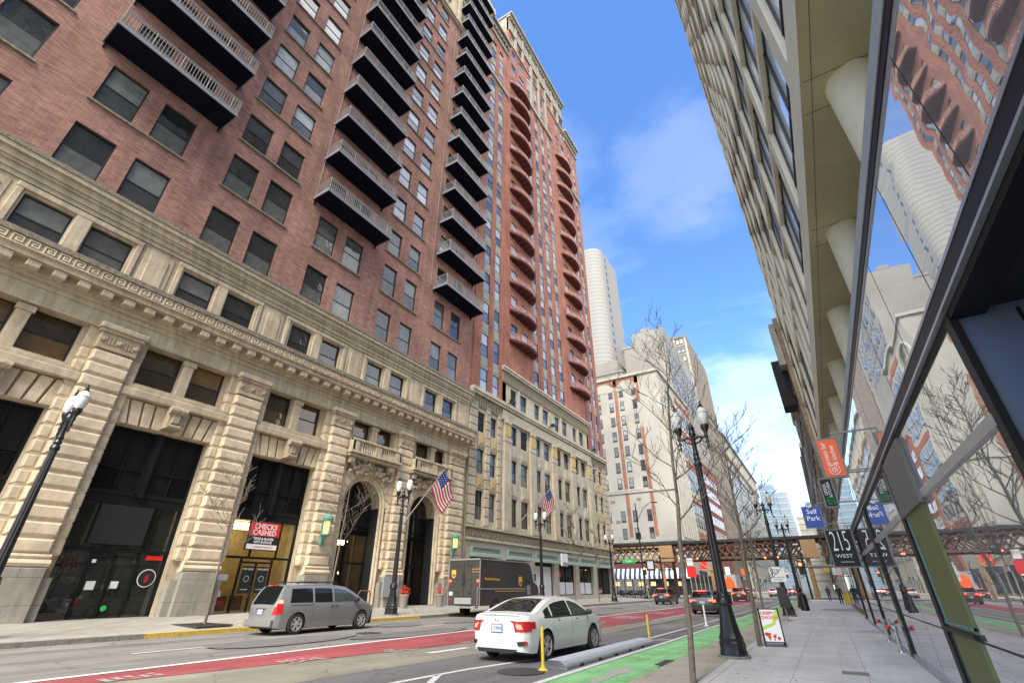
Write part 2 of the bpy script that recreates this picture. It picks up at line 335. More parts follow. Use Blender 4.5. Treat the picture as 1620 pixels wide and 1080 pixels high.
def ribmat(name, c1, c2, period):
    m = bpy.data.materials.new(name); N, L = nt(m); b = N['Principled BSDF']; b.inputs['Roughness'].default_value = .8
    g = N.new('ShaderNodeNewGeometry'); sp = N.new('ShaderNodeSeparateXYZ'); L.new(g.outputs['Position'], sp.inputs[0])
    d = N.new('ShaderNodeMath'); d.operation = 'DIVIDE'; d.inputs[1].default_value = period; L.new(sp.outputs['Z'], d.inputs[0])
    f = N.new('ShaderNodeMath'); f.operation = 'FRACT'; L.new(d.outputs[0], f.inputs[0])
    g2 = N.new('ShaderNodeMath'); g2.operation = 'GREATER_THAN'; g2.inputs[1].default_value = .72; L.new(f.outputs[0], g2.inputs[0])
    mx = N.new('ShaderNodeMix'); mx.data_type = 'RGBA'; mx.inputs[6].default_value = (*c1,1); mx.inputs[7].default_value = (*c2,1)
    L.new(g2.outputs[0], mx.inputs[0]); L.new(mx.outputs[2], b.inputs['Base Color'])
    return m
M['ribbed'] = ribmat('ribbed_concrete', (.25,.245,.23), (.19,.185,.178), 2.1)
M['glasstower'] = panemat('blue_glass_curtain', (.16,.25,.34), (.30,.40,.48), .5, rough=.1)
M['el_steel'] = mat('rusty_brown_steel', (.12,.055,.032), .7, var=.4, vscale=3)
M['el_tan'] = mat('ochre_painted_steel', (.38,.235,.115), .6, var=.2, vscale=4)
M['el_dark'] = mat('dark_track_deck', (.03,.03,.035), .8)
M['bark'] = mat('grey_brown_bark', (.165,.138,.108), .9, var=.35, vscale=14, bump=.6, bscale=30)
M['vsilver'] = mat('grey_metallic_paint', (.27,.275,.28), .3, metal=.35, coat=.7, v2=.06, var=.02)
M['vwhite'] = mat('white_car_paint', (.78,.80,.79), .28, coat=.8)
M['vdark'] = mat('dark_grey_car_paint', (.06,.062,.068), .3, metal=.3, coat=.7)
M['vred'] = mat('dark_maroon_car_paint', (.10,.03,.03), .3, metal=.3, coat=.7)
M['truckb'] = mat('dark_brown_truck_paint', (.062,.058,.055), .4, coat=.15, var=.15, vscale=1.5, v2=.25)
M['cglass'] = mat('tinted_car_glass', (.008,.010,.010), .04, ior=1.42)
M['cglass2'] = mat('clear_car_glass', (.05,.065,.062), .04, ior=1.7)
M['tyre'] = mat('tyre_rubber', (.018,.018,.018), .8, bump=.2)
M['rim'] = mat('alloy_rim', (.42,.42,.41), .35, metal=.15)
M['plastic'] = mat('black_plastic_trim', (.02,.02,.022), .55)
M['tail'] = mat('red_tail_lens', (.50,.012,.015), .2, coat=.6)
M['tailon'] = mat('lit_tail_lamp', (.6,.02,.02), .3, emis=(1,.06,.03), estr=3.0)
M['amber'] = mat('amber_lens', (.85,.45,.3), .3)
M['chrome'] = mat('chrome', (.7,.7,.7), .12, metal=1)
M['plate'] = mat('number_plate', (.55,.6,.66), .5)
M['yellow'] = mat('yellow_plastic_post', (.68,.48,.03), .5)
M['barrier'] = mat('precast_barrier_concrete', (.44,.45,.50), .8, var=.12, vscale=12, bump=.2)
M['orange'] = mat('orange_sign_face', (.80,.11,.015), .45)
M['signwhite'] = mat('white_sign_face', (.8,.8,.8), .5)
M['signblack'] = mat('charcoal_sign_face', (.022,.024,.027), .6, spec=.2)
M['signblue'] = mat('blue_sign_face', (.015,.08,.42), .45)
M['signred'] = mat('red_sign_face', (.70,.02,.02), .45)
M['signgreen'] = mat('green_sign_face', (.03,.45,.12), .45)
M['lime_green'] = mat('lime_green_print', (.45,.65,.05), .5)
M['goldlogo'] = mat('gold_print', (.75,.42,.06), .45)
M['verdigris'] = mat('verdigris_copper', (.10,.24,.19), .7, var=.35, vscale=14)
M['lanternlit'] = mat('lit_lantern_glass', (.6,.42,.18), .3, emis=(1,.66,.25), estr=.45)
M['warm'] = mat('warm_ceiling_light', (1,.8,.5), .5, emis=(1,.78,.46), estr=3.0)
M['siglit'] = mat('lit_red_signal', (1,.05,.02), .4, emis=(1,.06,.02), estr=9)
M['sigor'] = mat('lit_orange_signal', (1,.3,.02), .4, emis=(1,.22,.03), estr=7)
M['copper'] = mat('grey_green_canopy', (.20,.25,.215), .7, var=.2, vscale=6)
M['board'] = mat('white_boarding', (.72,.73,.78), .6)
M['flagred'] = mat('flag_red', (.55,.03,.05), .8)
M['flagwhite'] = mat('flag_white', (.75,.75,.75), .8)
M['flagblue'] = mat('flag_blue', (.03,.05,.25), .8)
M['room'] = mat('warm_room_wall', (.50,.40,.20), .8, var=.2, vscale=1.5)
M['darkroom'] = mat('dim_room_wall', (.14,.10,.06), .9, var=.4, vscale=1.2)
M['skin'] = mat('skin', (.5,.32,.24), .6)
M['cloth_dark'] = mat('dark_clothing', (.025,.027,.035), .9)
M['cloth_navy'] = mat('navy_clothing', (.04,.05,.10), .9)
M['cloth_tan'] = mat('tan_clothing', (.42,.31,.19), .9)
M['pot'] = mat('concrete_planter', (.32,.29,.24), .85, var=.15, vscale=10)
M['redleaf'] = mat('red_foliage', (.55,.04,.03), .7)
M['iron'] = mat('cast_iron_cover', (.045,.043,.042), .7, var=.3, vscale=30, bump=1.0, bscale=25)
M['rustiron'] = mat('rusted_rack', (.16,.075,.045), .7)
M['paper'] = mat('paper_notice', (.7,.7,.72), .8)
M['interior_floor'] = mat('shop_floor', (.2,.16,.12), .6)
clear = bpy.data.materials.new('clear_shop_glass'); N_, L_ = nt(clear); b_ = N_['Principled BSDF']
b_.inputs['Base Color'].default_value = (.72,.78,.74,1); b_.inputs['Roughness'].default_value = 0; b_.inputs['Transmission Weight'].default_value = 1; b_.inputs['IOR'].default_value = 1.05
b_.inputs['Coat Weight'].default_value = 1; b_.inputs['Coat Roughness'].default_value = 0; b_.inputs['Coat IOR'].default_value = 1.6
M['clear'] = clear
# ================================================================== LEFT: brick and limestone apartment block
XF = -28.0
FX = frameX(XF)
def window_set(name, w, h, fmat, pmat, glow=False):
    """a sash window mesh pair in local coords (u along +y, v up, front at x=0): frame + panes"""
    fr = lambda u, v, d: (-d, u, v)
    m = MB(); t = .09
    m.fbox(fr, -w/2, w/2, 0, t, -.03, .12); m.fbox(fr, -w/2, w/2, h-t, h, -.03, .12)
    m.fbox(fr, -w/2, -w/2+t, t, h-t, -.03, .12); m.fbox(fr, w/2-t, w/2, t, h-t, -.03, .12)
    m.fbox(fr, -w/2+t, w/2-t, h*.48, h*.48+.07, -.015, .10)
    p = MB(); p.poly([fr(-w/2+t, h*.5, .05), fr(w/2-t, h*.5, .05), fr(w/2-t, h-t, .05), fr(-w/2+t, h-t, .05)])
    p.poly([fr(-w/2+t, t, .02), fr(w/2-t, t, .02), fr(w/2-t, h*.5, .02), fr(-w/2+t, h*.5, .02)])
    return (m, p, fmat, pmat, w, h)
def put_windows(root, spec, spots, x, namef='window', cap=100, flip=False, sort=None):
    """spots: (y, z) lower centre of each opening. the first `cap` (largest in view) are parts, the rest one stuff part"""
    m, p, fm, pm, w, h = spec
    if sort: spots = sorted(spots, key=sort)
    rl = wloc(root); proto = None; s = -1 if flip else 1
    for i, (y, z) in enumerate(spots[:cap]):
        L = (x-rl.x, y-rl.y, z-rl.z)
        if proto is None:
            mm = MB(); mm.v = [(v[0]*s, v[1], v[2]) for v in m.v]; mm.f = m.f; mm.m = m.m
            pp = MB(); pp.v = [(v[0]*s, v[1], v[2]) for v in p.v]; pp.f = p.f; pp.m = p.m
            proto = mm.build(namef, fm, root, world=False); pp.build('pane', pm, proto, world=False); proto.location = L
        else: dup(proto, root, L)
    rest = spots[cap:]
    if rest:
        mm = MB()
        for (y, z) in rest:
            for src, k in ((m, 0), (p, 1)):
                n = len(mm.v); mm.v += [(x+v[0]*s, y+v[1], z+v[2]) for v in src.v]
                mm.f += [tuple(i+n for i in f) for f in src.f]; mm.m += [k]*len(src.f)
        o = mm.build('window', [fm, pm], root); tag(o, kind='stuff')
b1 = thing('apartment_building', 'brown red brick apartment block with charcoal steel balconies over a rusticated limestone base', 'building', (XF, 10, .3))
YB0, YB1 = -9.0, 36.95
SILL = [20.35] + [25.3 + 4.6*k for k in range(12)]     # brick storeys up to the ledge at 79
LEDGE = 79.0
CU = [3.75 + 7.17*i for i in range(-1, 5)]
CL = [3.55 + 7.15*i for i in range(-1, 5)]
def wh(k): return 3.15 if k < 2 else 2.85
holes = []; wins = {}
balc_bays = (1, 3, 5)
for bi, c in enumerate(CU):
    for k, z in enumerate(SILL):
        if z > 77: continue
        for sx in (-1.39, 1.39):
            w_ = 1.88 if bi < 4 else 1.66
            if bi in (2, 4) and k > 4: w_ = 1.8
            holes.append((c+sx-w_/2, c+sx+w_/2, z, z+wh(k)))
            wins.setdefault((round(w_, 2), wh(k)), []).append((c+sx, z))
mb = MB(); mb.wall(FX, YB0, YB1, 20.2, LEDGE, holes, .24)
# the return wall at the far corner and the top of the brick shaft
mb.poly([(XF, YB1, 20.2), (XF-20, YB1, 20.2), (XF-20, YB1, LEDGE), (XF, YB1, LEDGE)])
mb.poly([(XF, YB0, .3), (XF-20, YB0, .3), (XF-20, YB0, 98), (XF, YB0, 98)])
brickwall = mb.build('brick_wall', M['brick'], b1)
for (w_, h_), sp in wins.items():
    lo = [s_ for s_ in sp if s_[1] < 33]; hi = [s_ for s_ in sp if s_[1] >= 33]
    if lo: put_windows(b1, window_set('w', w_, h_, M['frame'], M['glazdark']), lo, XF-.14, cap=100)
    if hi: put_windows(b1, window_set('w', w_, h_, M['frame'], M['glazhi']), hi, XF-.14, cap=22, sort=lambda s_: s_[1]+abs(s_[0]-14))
# sills joining each pair, thin stone labels
for bi, c in enumerate(CU):
    for k, z in enumerate(SILL):
        if k == 0 or z > 77: continue
        mb = MB(); mb.fbox(FX, c-2.5, c+2.5, z-.13, z, -.13, .05); mb.build('window_sill', M['ledge'], b1)
# upper limestone storeys above the ledge
UP = [80.6, 85.2, 89.8]
hs = [(c+sx-.9, c+sx+.9, z, z+2.9) for c in CU for z in UP for sx in (-1.39, 1.39)]
mb = MB(); mb.wall(FX, YB0, YB1, LEDGE+1.1, 96.3, hs, .35)
mb.fbox(FX, YB0, YB1+.3, LEDGE, LEDGE+.35, -.35, .1); mb.fbox(FX, YB0, YB1+.5, LEDGE+.35, LEDGE+.7, -.6, .1); mb.fbox(FX, YB0, YB1+.3, LEDGE+.7, LEDGE+1.1, -.25, .1)
for c in CU:
    for sx in (-2.95, 2.95): mb.fbox(FX, c+sx-.35, c+sx+.35, LEDGE+1.1, 94.5, -.22, .1, c=.04)
mb.fbox(FX, YB0, YB1+.4, 94.5, 95.4, -.3, .1); mb.fbox(FX, YB0, YB1+.8, 95.4, 96.3, -.7, .1); mb.fbox(FX, YB0, YB1+1.2, 96.3, 98.0, -1.1, .6)
mb.poly([(XF, YB1, LEDGE), (XF-20, YB1, LEDGE), (XF-20, YB1, 98), (XF, YB1, 98)])
mb.poly([(XF+.3, YB0, 97.9), (XF+.3, YB1, 97.9), (XF-20, YB1, 97.9), (XF-20, YB0, 97.9)])
mb.build('upper_limestone_storeys', M['lime'], b1)
mb = MB()
for h in hs: mb.poly([FX(h[0],h[2],.34),FX(h[1],h[2],.34),FX(h[1],h[3],.34),FX(h[0],h[3],.34)])
tag(mb.build('upper_window', M['glazhi'], b1), kind='stuff')
# ---- balconies
def make_balcony(root, w, dep, h):
    """steel balcony, local origin at the wall face, underside level, centre"""
    s = MB(); s.box(0, -w/2, 0, dep, w/2, .22, 0)
    for y in (-w*.3, 0, w*.3): s.box(.05, y-.05, -.05, dep-.1, y+.05, .0, 0)
    s.box(dep, -w/2-.02, -.03, dep+.06, w/2+.02, .25, 1); s.box(0, -w/2-.06, -.03, dep+.06, -w/2, .25, 1); s.box(0, w/2, -.03, dep+.06, w/2+.06, .25, 1)
    for y in (-w/2+.1, w/2-.1):
        s.box(0, y-.04, -.45, .12, y+.04, 0, 0)
        s.prism([(0, y-.03, -.35), (.5, y-.03, 0), (0, y-.03, 0)], (0, .06, 0), 0)
    o = s.build('balcony', [M['balc'], M['balcedge']], root, world=False)
    r = MB(); zt = h+.25
    r.box(dep-.02, -w/2, zt-.05, dep+.04, w/2, zt); r.box(dep-.02, -w/2, .36, dep+.03, w/2, .40); r.box(dep-.01, -w/2, zt-.2, dep+.03, w/2, zt-.17)
    for sy in (-1, 1):
        r.box(0, sy*w/2-.02, zt-.05, dep, sy*w/2+.02, zt); r.box(0, sy*w/2-.015, .36, dep, sy*w/2+.015, .40)
    n = int(w/.17)
    for i in range(n+1):
        y = -w/2 + w*i/n; t = .014
        if i % 9 == 0: t = .03
        r.box(dep-t+.01, y-t, .25, dep+t+.01, y+t, zt)
    n = int(dep/.17)
    for i in range(1, n):
        for sy in (-1, 1): r.box(dep*i/n-.011, sy*w/2-.011, .25, dep*i/n+.011, sy*w/2+.011, zt)
    r.build('railing', M['rail'], o, world=False)
    return o
bal0 = None; rl = wloc(b1)
for bi in balc_bays:
    c = CU[bi] + (.15 if bi < 5 else .75)
    n = 15
    for k in range(n):
        z = 29.45 + 4.6*k
        if z > 94: continue
        L = (0, c-rl.y, z-rl.z)
        if bal0 is None: bal0 = make_balcony(b1, 6.75, 1.85, 1.2); bal0.location = L
        else: dup(bal0, b1, L)
# downpipes between balconies
for bi in balc_bays:
    mb = MB(); mb.tube([(XF+.1, CU[bi]-3.2, 29.7), (XF+.1, CU[bi]-3.2, 78)], .022); mb.build('downpipe', M['rail'], b1)
# ---- the limestone base -------------------------------------------------
holes = []
F4 = []; F3 = []
for i, c in enumerate(CL):
    cu = c+.12
    for sx in (-1.32, 1.32):
        w_ = 1.9 if i < 3 else 1.7
        F4.append((cu+sx, 15.95, w_)); holes.append((cu+sx-w_/2, cu+sx+w_/2, 15.95, 18.2))
        c3 = c-.05; F3.append((c3+sx*.92, 10.95, w_))
mb = MB()
# storey with panels between cornice (15.8) and brick
mb.wall(FX, YB0, YB1, 15.8, 18.75, holes, .3)
for i, c in enumerate(CL):
    cu = c+.12
    mb.fbox(FX, cu-.32, cu+.32, 15.95, 18.35, -.12, .1, c=.03)       # mullion pier
    for s_ in (-1, 1): mb.fbox(FX, cu+s_*2.5-.13, cu+s_*2.5+.13, 15.95, 18.35, -.12, .1, c=.03)
    mb.fbox(FX, cu-2.65, cu+2.65, 18.3, 18.6, -.15, .1, c=.04)
    y0, y1 = cu+2.75, cu+7.15-2.75                                    # raised blank panel to the next bay
    mb.fbox(FX, y0+.1, y1-.1, 15.95, 18.45, -.06, .1, c=.02); mb.fbox(FX, y0+.35, y1-.35, 16.25, 18.1, -.12, .1, c=.03)
# mouldings under the brick
for (a, b_, d) in ((18.7, 18.95, .1), (18.95, 19.25, .2), (19.25, 19.4, .32), (19.4, 19.75, .42), (19.75, 20.0, .6)):
    mb.fbox(FX, YB0, YB1+d*.3, a, b_, -d, .3)
mb.build('panelled_storey', M['lime'], b1)
mb = MB(); mb.fbox(FX, YB0, YB1+.2, 20.0, 20.22, -.66, .1); mb.fbox(FX, YB0, YB1+.35, 15.55, 15.82, -1.12, .1)
mb.build('weathered_ledge', M['ledge'], b1)
# main cornice: frieze, dentil blocks, key-pattern band
mb = MB()
mb.fbox(FX, YB0, YB1, 13.1, 13.9, -.12, 1.0); mb.fbox(FX, YB0, YB1, 13.9, 14.15, -.2, .3); mb.fbox(FX, YB0, YB1+.1, 14.15, 14.35, -.36, .3)
mb.fbox(FX, YB0, YB1+.2, 14.35, 14.75, -.48, .3)
mb.fbox(FX, YB0, YB1+.3, 14.75, 15.0, -.95, .3); mb.fbox(FX, YB0, YB1+.35, 15.0, 15.55, -1.02, .3)
y = YB0+.2
while y < YB1:
    mb.fbox(FX, y, y+.5, 14.38, 14.75, -.88, -.4, c=.04); y += .95
mb.build('main_cornice', M['lime'], b1)
# Greek key relief on the band
mb = MB(); y = YB0+.1
while y < YB1-.2:
    for (a, b_, c, d) in ((0,.06,.06,.5),(.06,.42,.44,.5),(.36,.42,.18,.44),(.14,.36,.18,.24),(.14,.2,.24,.36),(.2,.3,.31,.36),(.06,.56,.06,.1)):
        mb.fbox(FX, y+a, y+b_, 15.0+c, 15.0+d, -1.07, -1.0)
    y += .56
mb.build('key_pattern', M['rust'], b1)
mb = MB(); mb.fbox(FX, YB0, YB1+.3, 15.04, 15.52, -1.03, -.9); mb.build('key_band_ground', M['carved'], b1)  # darker strip paints the groove shade behind the key relief
# lower wall: recessed wall plane behind piers with the shop openings, arches and third-floor windows
DW = .35
holes3 = [(y-w_/2, y+w_/2, z, z+2.14) for (y, z, w_) in F3]
shops = []
for i, c in enumerate(CL):
    if i <= 3: shops.append((c-2.25, c+2.25, .25, 8.85))
mb = MB()
lowholes = holes3 + shops
# wall above 9 with window holes; between shops
mb.wall(FX, YB0, CL[4]-3.3, .3, 13.1, lowholes, .55, d=DW)
# arch bays
def arch_bay(mb, y0, y1, c, r, zs, zb, ztop, hol):
    mb.wall(FX, y0, y1, zs+r+.25, ztop, hol, .55, d=DW)
    mb.poly([FX(y0,zb,DW),FX(c-r,zb,DW),FX(c-r,zs,DW),FX(y0,zs,DW)]); mb.poly([FX(c+r,zb,DW),FX(y1,zb,DW),FX(y1,zs,DW),FX(c+r,zs,DW)])
    n = 20
    for i in range(n):
        a0, a1 = PI-PI*i/n, PI-PI*(i+1)/n
        p0 = (c+r*math.cos(a0), zs+r*math.sin(a0)); p1 = (c+r*math.cos(a1), zs+r*math.sin(a1)); zt = zs+r+.25
        q0 = y0 if i == 0 else p0[0]; q1 = y1 if i == n-1 else p1[0]
        mb.poly([FX(*p0,DW),FX(*p1,DW),FX(q1,zt if True else p1[1],DW),FX(q0,zt,DW)])
        if i == 0: mb.poly([FX(y0,zs,DW),FX(p0[0],zs,DW),FX(y0,zt,DW)])
        if i == n-1: mb.poly([FX(p1[0],zs,DW),FX(y1,zs,DW),FX(y1,zt,DW)])
        mb.poly([FX(*p0,DW),FX(*p1,DW),FX(*p1,DW+1.2),FX(*p0,DW+1.2)])
    for s_ in (-1, 1): mb.poly([FX(c+s_*r,zb,DW),FX(c+s_*r,zs,DW),FX(c+s_*r,zs,DW+1.2),FX(c+s_*r,zb,DW+1.2)])
ARC = [(CL[4]-.15, 1.72), (CL[5]-.55, 1.6)]
mid = (ARC[0][0]+ARC[1][0])/2
arch_bay(mb, CL[4]-3.3, mid, ARC[0][0], ARC[0][1]+.3, 7.1, .3, 13.1, [h for h in holes3 if CL[4]-3.3 < h[0] < mid])
arch_bay(mb, mid, YB1, ARC[1][0], ARC[1][1]+.3, 7.1, .3, 13.1, [h for h in holes3 if h[0] > mid])
mb.fbox(FX, YB1-.05, YB1+.16, .3, 20.1, .02, 6)
mb.build('base_wall', M['lime'], b1)
# arch surrounds: voussoirs + roll moulding
for (c, r) in ARC:
    mb = MB(); roll = MB()
    n = 13; R0, R1 = r+.42, r+1.25; zs = 7.1
    for i in range(n):
        a0, a1 = PI-PI*(i+.05)/n, PI-PI*(i+.95)/n
        pts = []
        for rr, aa in ((R0,a0),(R1,a0),(R1,a1),(R0,a1)):
            u = c+rr*math.cos(aa); v = zs+rr*math.sin(aa)
            pts.append(FX(u, min(v, 9.95), DW-.32))
        mb.prism(pts, (-.5, 0, 0))
    for rr in (r+.32, r+.12):
        pts = [(c+rr*math.cos(PI-PI*k/24), zs+rr*math.sin(PI-PI*k/24)) for k in range(25)]
        pts = [(c-rr, .45)] + pts + [(c+rr, .45)]
        roll.tube([FX(p[0], p[1], DW-.02-.1*(rr > r+.2)) for p in pts], .11, 8)
    ao_ = mb.build('arch_surround', M['rust'], b1); smooth_by_angle(roll.build('arch_moulding', M['rust'], ao_))
# flat lintels with fanned voussoirs over the shops
for i in range(4):
    mb = MB(); sl = MB(); keyst = MB()
    c = CL[i]; z0, z1 = 8.9, 10.15; n = 9
    for k in range(n):
        if k == n//2: continue
        a, b_ = -2.35+4.7*k/n+.05, -2.35+4.7*(k+1)/n-.05
        sp = 1.13
        mb.prism([FX(c+a, z0, DW-.2), FX(c+b_, z0, DW-.2), FX(c+b_*sp, z1, DW-.2), FX(c+a*sp, z1, DW-.2)], (-.4, 0, 0))
    sl.fbox(FX, c-2.75, c+2.75, 10.2, 10.62, -.18, DW, c=.05); sl.fbox(FX, c-2.65, c+2.65, 10.62, 10.85, -.05, DW, c=.03)
    keyst.fbox(FX, c-.38, c+.38, 9.0, 10.2, -.35, DW, c=.06); keyst.tube([FX(c-.42, 10.0, -.4), FX(c+.42, 10.0, -.4)], .2, 10); keyst.tube([FX(c-.3, 9.15, -.32), FX(c+.3, 9.15, -.32)], .13, 10)
    keyst.fbox(FX, c-.2, c+.2, 9.3, 9.85, -.45, 0, c=.05)
    lo_ = mb.build('flat_lintel', M['rust'], b1, bevel=.03); sl.build('lintel_shelf', M['lime'], lo_); keyst.build('scroll_keystone', M['carved'], lo_)
# rusticated piers
PIERS = [(-.75, 1.25), (CL[1]+2.3, CL[2]-2.3), (CL[2]+2.3, CL[3]-2.3), (CL[3]+2.3, ARC[0][0]-2.2), (ARC[0][0]+2.25, ARC[1][0]-2.15), (ARC[1][0]+2.1, YB1-.02)]
PIERS[0] = (CL[0]+2.3, CL[1]-2.3)
for pi, (a, b_) in enumerate(PIERS):
    mb = MB(); gb = MB(); cap = MB(); car = MB()
    w_ = b_-a; H0, H1 = 2.85, 12.0; n = 14; hh = (H1-H0)/n
    a2, b2 = a+w_*.17, b_-w_*.17
    for k in range(n):
        z0 = H0+k*hh+.045; z1 = H0+(k+1)*hh-.045
        mb.fbox(FX, a2, b2, z0, z1, -.30, DW, c=.09)
        mb.fbox(FX, a, a2-.02, z0, z1, -.02, DW+.05, c=.07); mb.fbox(FX, b2+.02, b_, z0, z1, -.02, DW+.05, c=.07)
    mb.fbox(FX, a+.05, b_-.05, H0, H1, .02, DW+.1); mb.fbox(FX, a2+.08, b2-.08, H0, H1, -.2, DW+.1)
    # moulded foot and granite plinth
    for (q, z, r_) in ((a2-.12, 2.52, .16), (a2-.08, 2.78, .09)):
        mb.tube([FX(q, z, -.24), FX(b2+(a2-q), z, -.24)], r_, 8)
    mb.fbox(FX, a2-.05, b2+.05, 2.3, 2.85, -.26, DW)
    gb.fbox(FX, a-.02, b_+.02, .2, 2.0, -.16, DW+.1, c=.02); gb.fbox(FX, a2-.08, b2+.08, .2, 2.35, -.38, DW, c=.03)
    # capital: necking, fluted band, abacus
    cap.fbox(FX, a2-.02, b2+.02, 12.05, 12.9, -.3, DW, c=.02); cap.fbox(FX, a2-.12, b2+.12, 12.9, 13.05, -.4, DW, c=.02); cap.fbox(FX, a2-.2, b2+.2, 13.05, 13.35, -.5, DW, c=.05)
    cap.fbox(FX, a, b_, 12.0, 13.1, -.02, DW, c=.02)
    nf = 11
    for q in range(nf):
        u = a2+.12+(b2-a2-.24)*q/(nf-1)
        if q in (0, nf//2, nf-1): car.lathe([(.0,-.05),(.13,-.02),(.13,.03),(.05,.07),(0,.07)], FX(u, 12.5, -.33), 10, axis='x')
        else: car.fbox(FX, u-.035, u+.035, 12.3, 12.7, -.34, -.28)
    po = mb.build('rusticated_pier', M['rust'], b1); gb.build('granite_plinth', M['granite'], po); cap.build('pier_capital', M['lime'], po); car.build('capital_carving', M['carved'], po)
# small piers between the paired third-floor windows
for i, c in enumerate(CL):
    mb = MB(); c3 = c-.05
    mb.fbox(FX, c3-.26, c3+.26, 10.9, 13.1, .12, DW+.3, c=.03); mb.fbox(FX, c3-.34, c3+.34, 12.75, 13.05, .05, DW, c=.02)
    mb.fbox(FX, c3-2.35, c3+2.35, 10.85, 10.98, .1, DW+.3)
    mb.build('window_mullion_pier', M['lime'], b1)
# windows of floors 3 and 4
for w_ in (1.9, 1.7):
    put_windows(b1, window_set('w', w_, 2.25, M['frame'], M['glazdark']), [(y, z) for (y, z, q) in F4 if q == w_], XF-.2)
def lit(yc): return yc < 12
mbp = MB()
for w_ in (1.9, 1.7):
    sp = [(y, z) for (y, z, q) in F3 if q == w_]
    put_windows(b1, window_set('w', w_, 2.2, M['frame'], M['glazwarm']), sp, XF-DW-.28)
# balconets over the arches
for (c, r) in ARC:
    o = MB(); w_ = 5.15
    o.fbox(FX, c-w_/2, c+w_/2, 10.2, 10.42, -.55, DW, c=.05); o.fbox(FX, c-w_/2-.08, c+w_/2+.08, 10.42, 10.58, -.72, DW, c=.03)
    o.fbox(FX, c-w_/2, c+w_/2, 11.35, 11.52, -.7, -.36, c=.02); 
    for u in (c-w_/2+.02, c-.3, c+w_/2-.72): o.fbox(FX, u, u+.66, 10.58, 11.35, -.66, -.4, c=.03)
    for s_ in (c-w_/2, c+w_/2-.25): o.fbox(FX, s_, s_+.25, 10.58, 11.5, -.66, DW, c=.02)
    for u in (c-w_/2+.2, c+w_/2-.85): o.fbox(FX, u, u+.5, 9.75, 10.2, -.42, DW, c=.08)
    bo = o.build('stone_balconet', M['lime'], b1)
    for u0, u1 in ((c-w_/2+.8, c-.4), (c+.45, c+w_/2-.8)):
        for k in range(7):
            bb = MB(); u = u0+(u1-u0)*k/6; bb.lathe([(.06,0),(.09,.12),(.05,.4),(.07,.6),(.08,.77)], FX(u, 10.58, -.53), 8); bb.build('baluster', M['lime'], bo)
    cb_ = MB()
    rnd = random.Random(int(c))
    for k in range(46):
        u = c+rnd.uniform(-2.1, 2.1); v = 9.55+rnd.uniform(-.35, .5)-.1*abs(u-c); rr = rnd.uniform(.09, .2)
        cb_.lathe([(0,-.1),(rr,-.02),(rr*.8,.08),(0,.14)], FX(u, v, -.16), 7, axis='x')
    cb_.build('carved_garland', M['carved'], b1)
# ---- shop fronts
def shopfront(c, h0, lit_, door=True):
    fr = frameX(XF-.75); y0, y1 = c-2.25, c+2.25
    f = MB()
    for u in (y0+.06, y1-.06): f.fbox(fr, u-.06, u+.06, .25, 8.85, -.06, .1)
    for z, t in ((.32, .09), (3.2, .06), (5.32, .09), (5.75, .1), (8.8, .06)): f.fbox(fr, y0, y1, z-t, z+t, -.07, .1)
    f.fbox(fr, y0+.12, y1-.12, 5.4, 5.68, -.03, .1)
    for u in (c-.95, c+1.0): f.fbox(fr, u-.045, u+.045, .3, 3.2, -.04, .08)
    f.fbox(fr, c-.02, c+.07, .3, 3.0, -.03, .08); f.fbox(fr, c-.9, c+1.0, 2.9, 3.0, -.03, .08)
    for u in (c-.55, c+1.15): f.fbox(fr, u-.04, u+.04, 3.2, 5.3, -.04, .08)
    sf = f.build('shop_front', M['steel'], b1)
    lv = MB()
    lv.fbox(fr, y0+.12, y1-.12, 5.82, 8.75, .1, .14)
    lv.fbox(fr, c-.22, c+.22, 5.8, 8.8, -.16, .1); lv.fbox(fr, c-.12, c+.12, 5.6, 8.8, -.26, .1)
    for u in (c-1.15, c+1.2): lv.fbox(fr, u-.03, u+.03, 5.8, 8.8, -.03, .1)
    lv.fbox(fr, y0+.1, y1-.1, 6.85, 6.93, -.02, .1)
    for k in range(11):
        z = 5.9+k*.085
        lv.fbox(fr, y0+.2, c-1.25, z, z+.035, .0, .1); lv.fbox(fr, c+1.3, y1-.2, z, z+.035, .0, .1)
    lv.build('louvre_panel', M['louvre'], sf)
    g = MB(); g.poly([fr(y0, .3, .05), fr(y1, .3, .05), fr(y1, 5.3, .05), fr(y0, 5.3, .05)])
    g.build('shop_glass', M['clear'] if lit_ else M['shop'], sf)
    h = MB()
    for u in (c-.1, c+.15):
        h.tube([fr(u, 1.15, -.12), fr(u, 1.75, -.12)], .02, 6)
    h.build('door_handle', M['chrome'], sf)
    return sf, fr
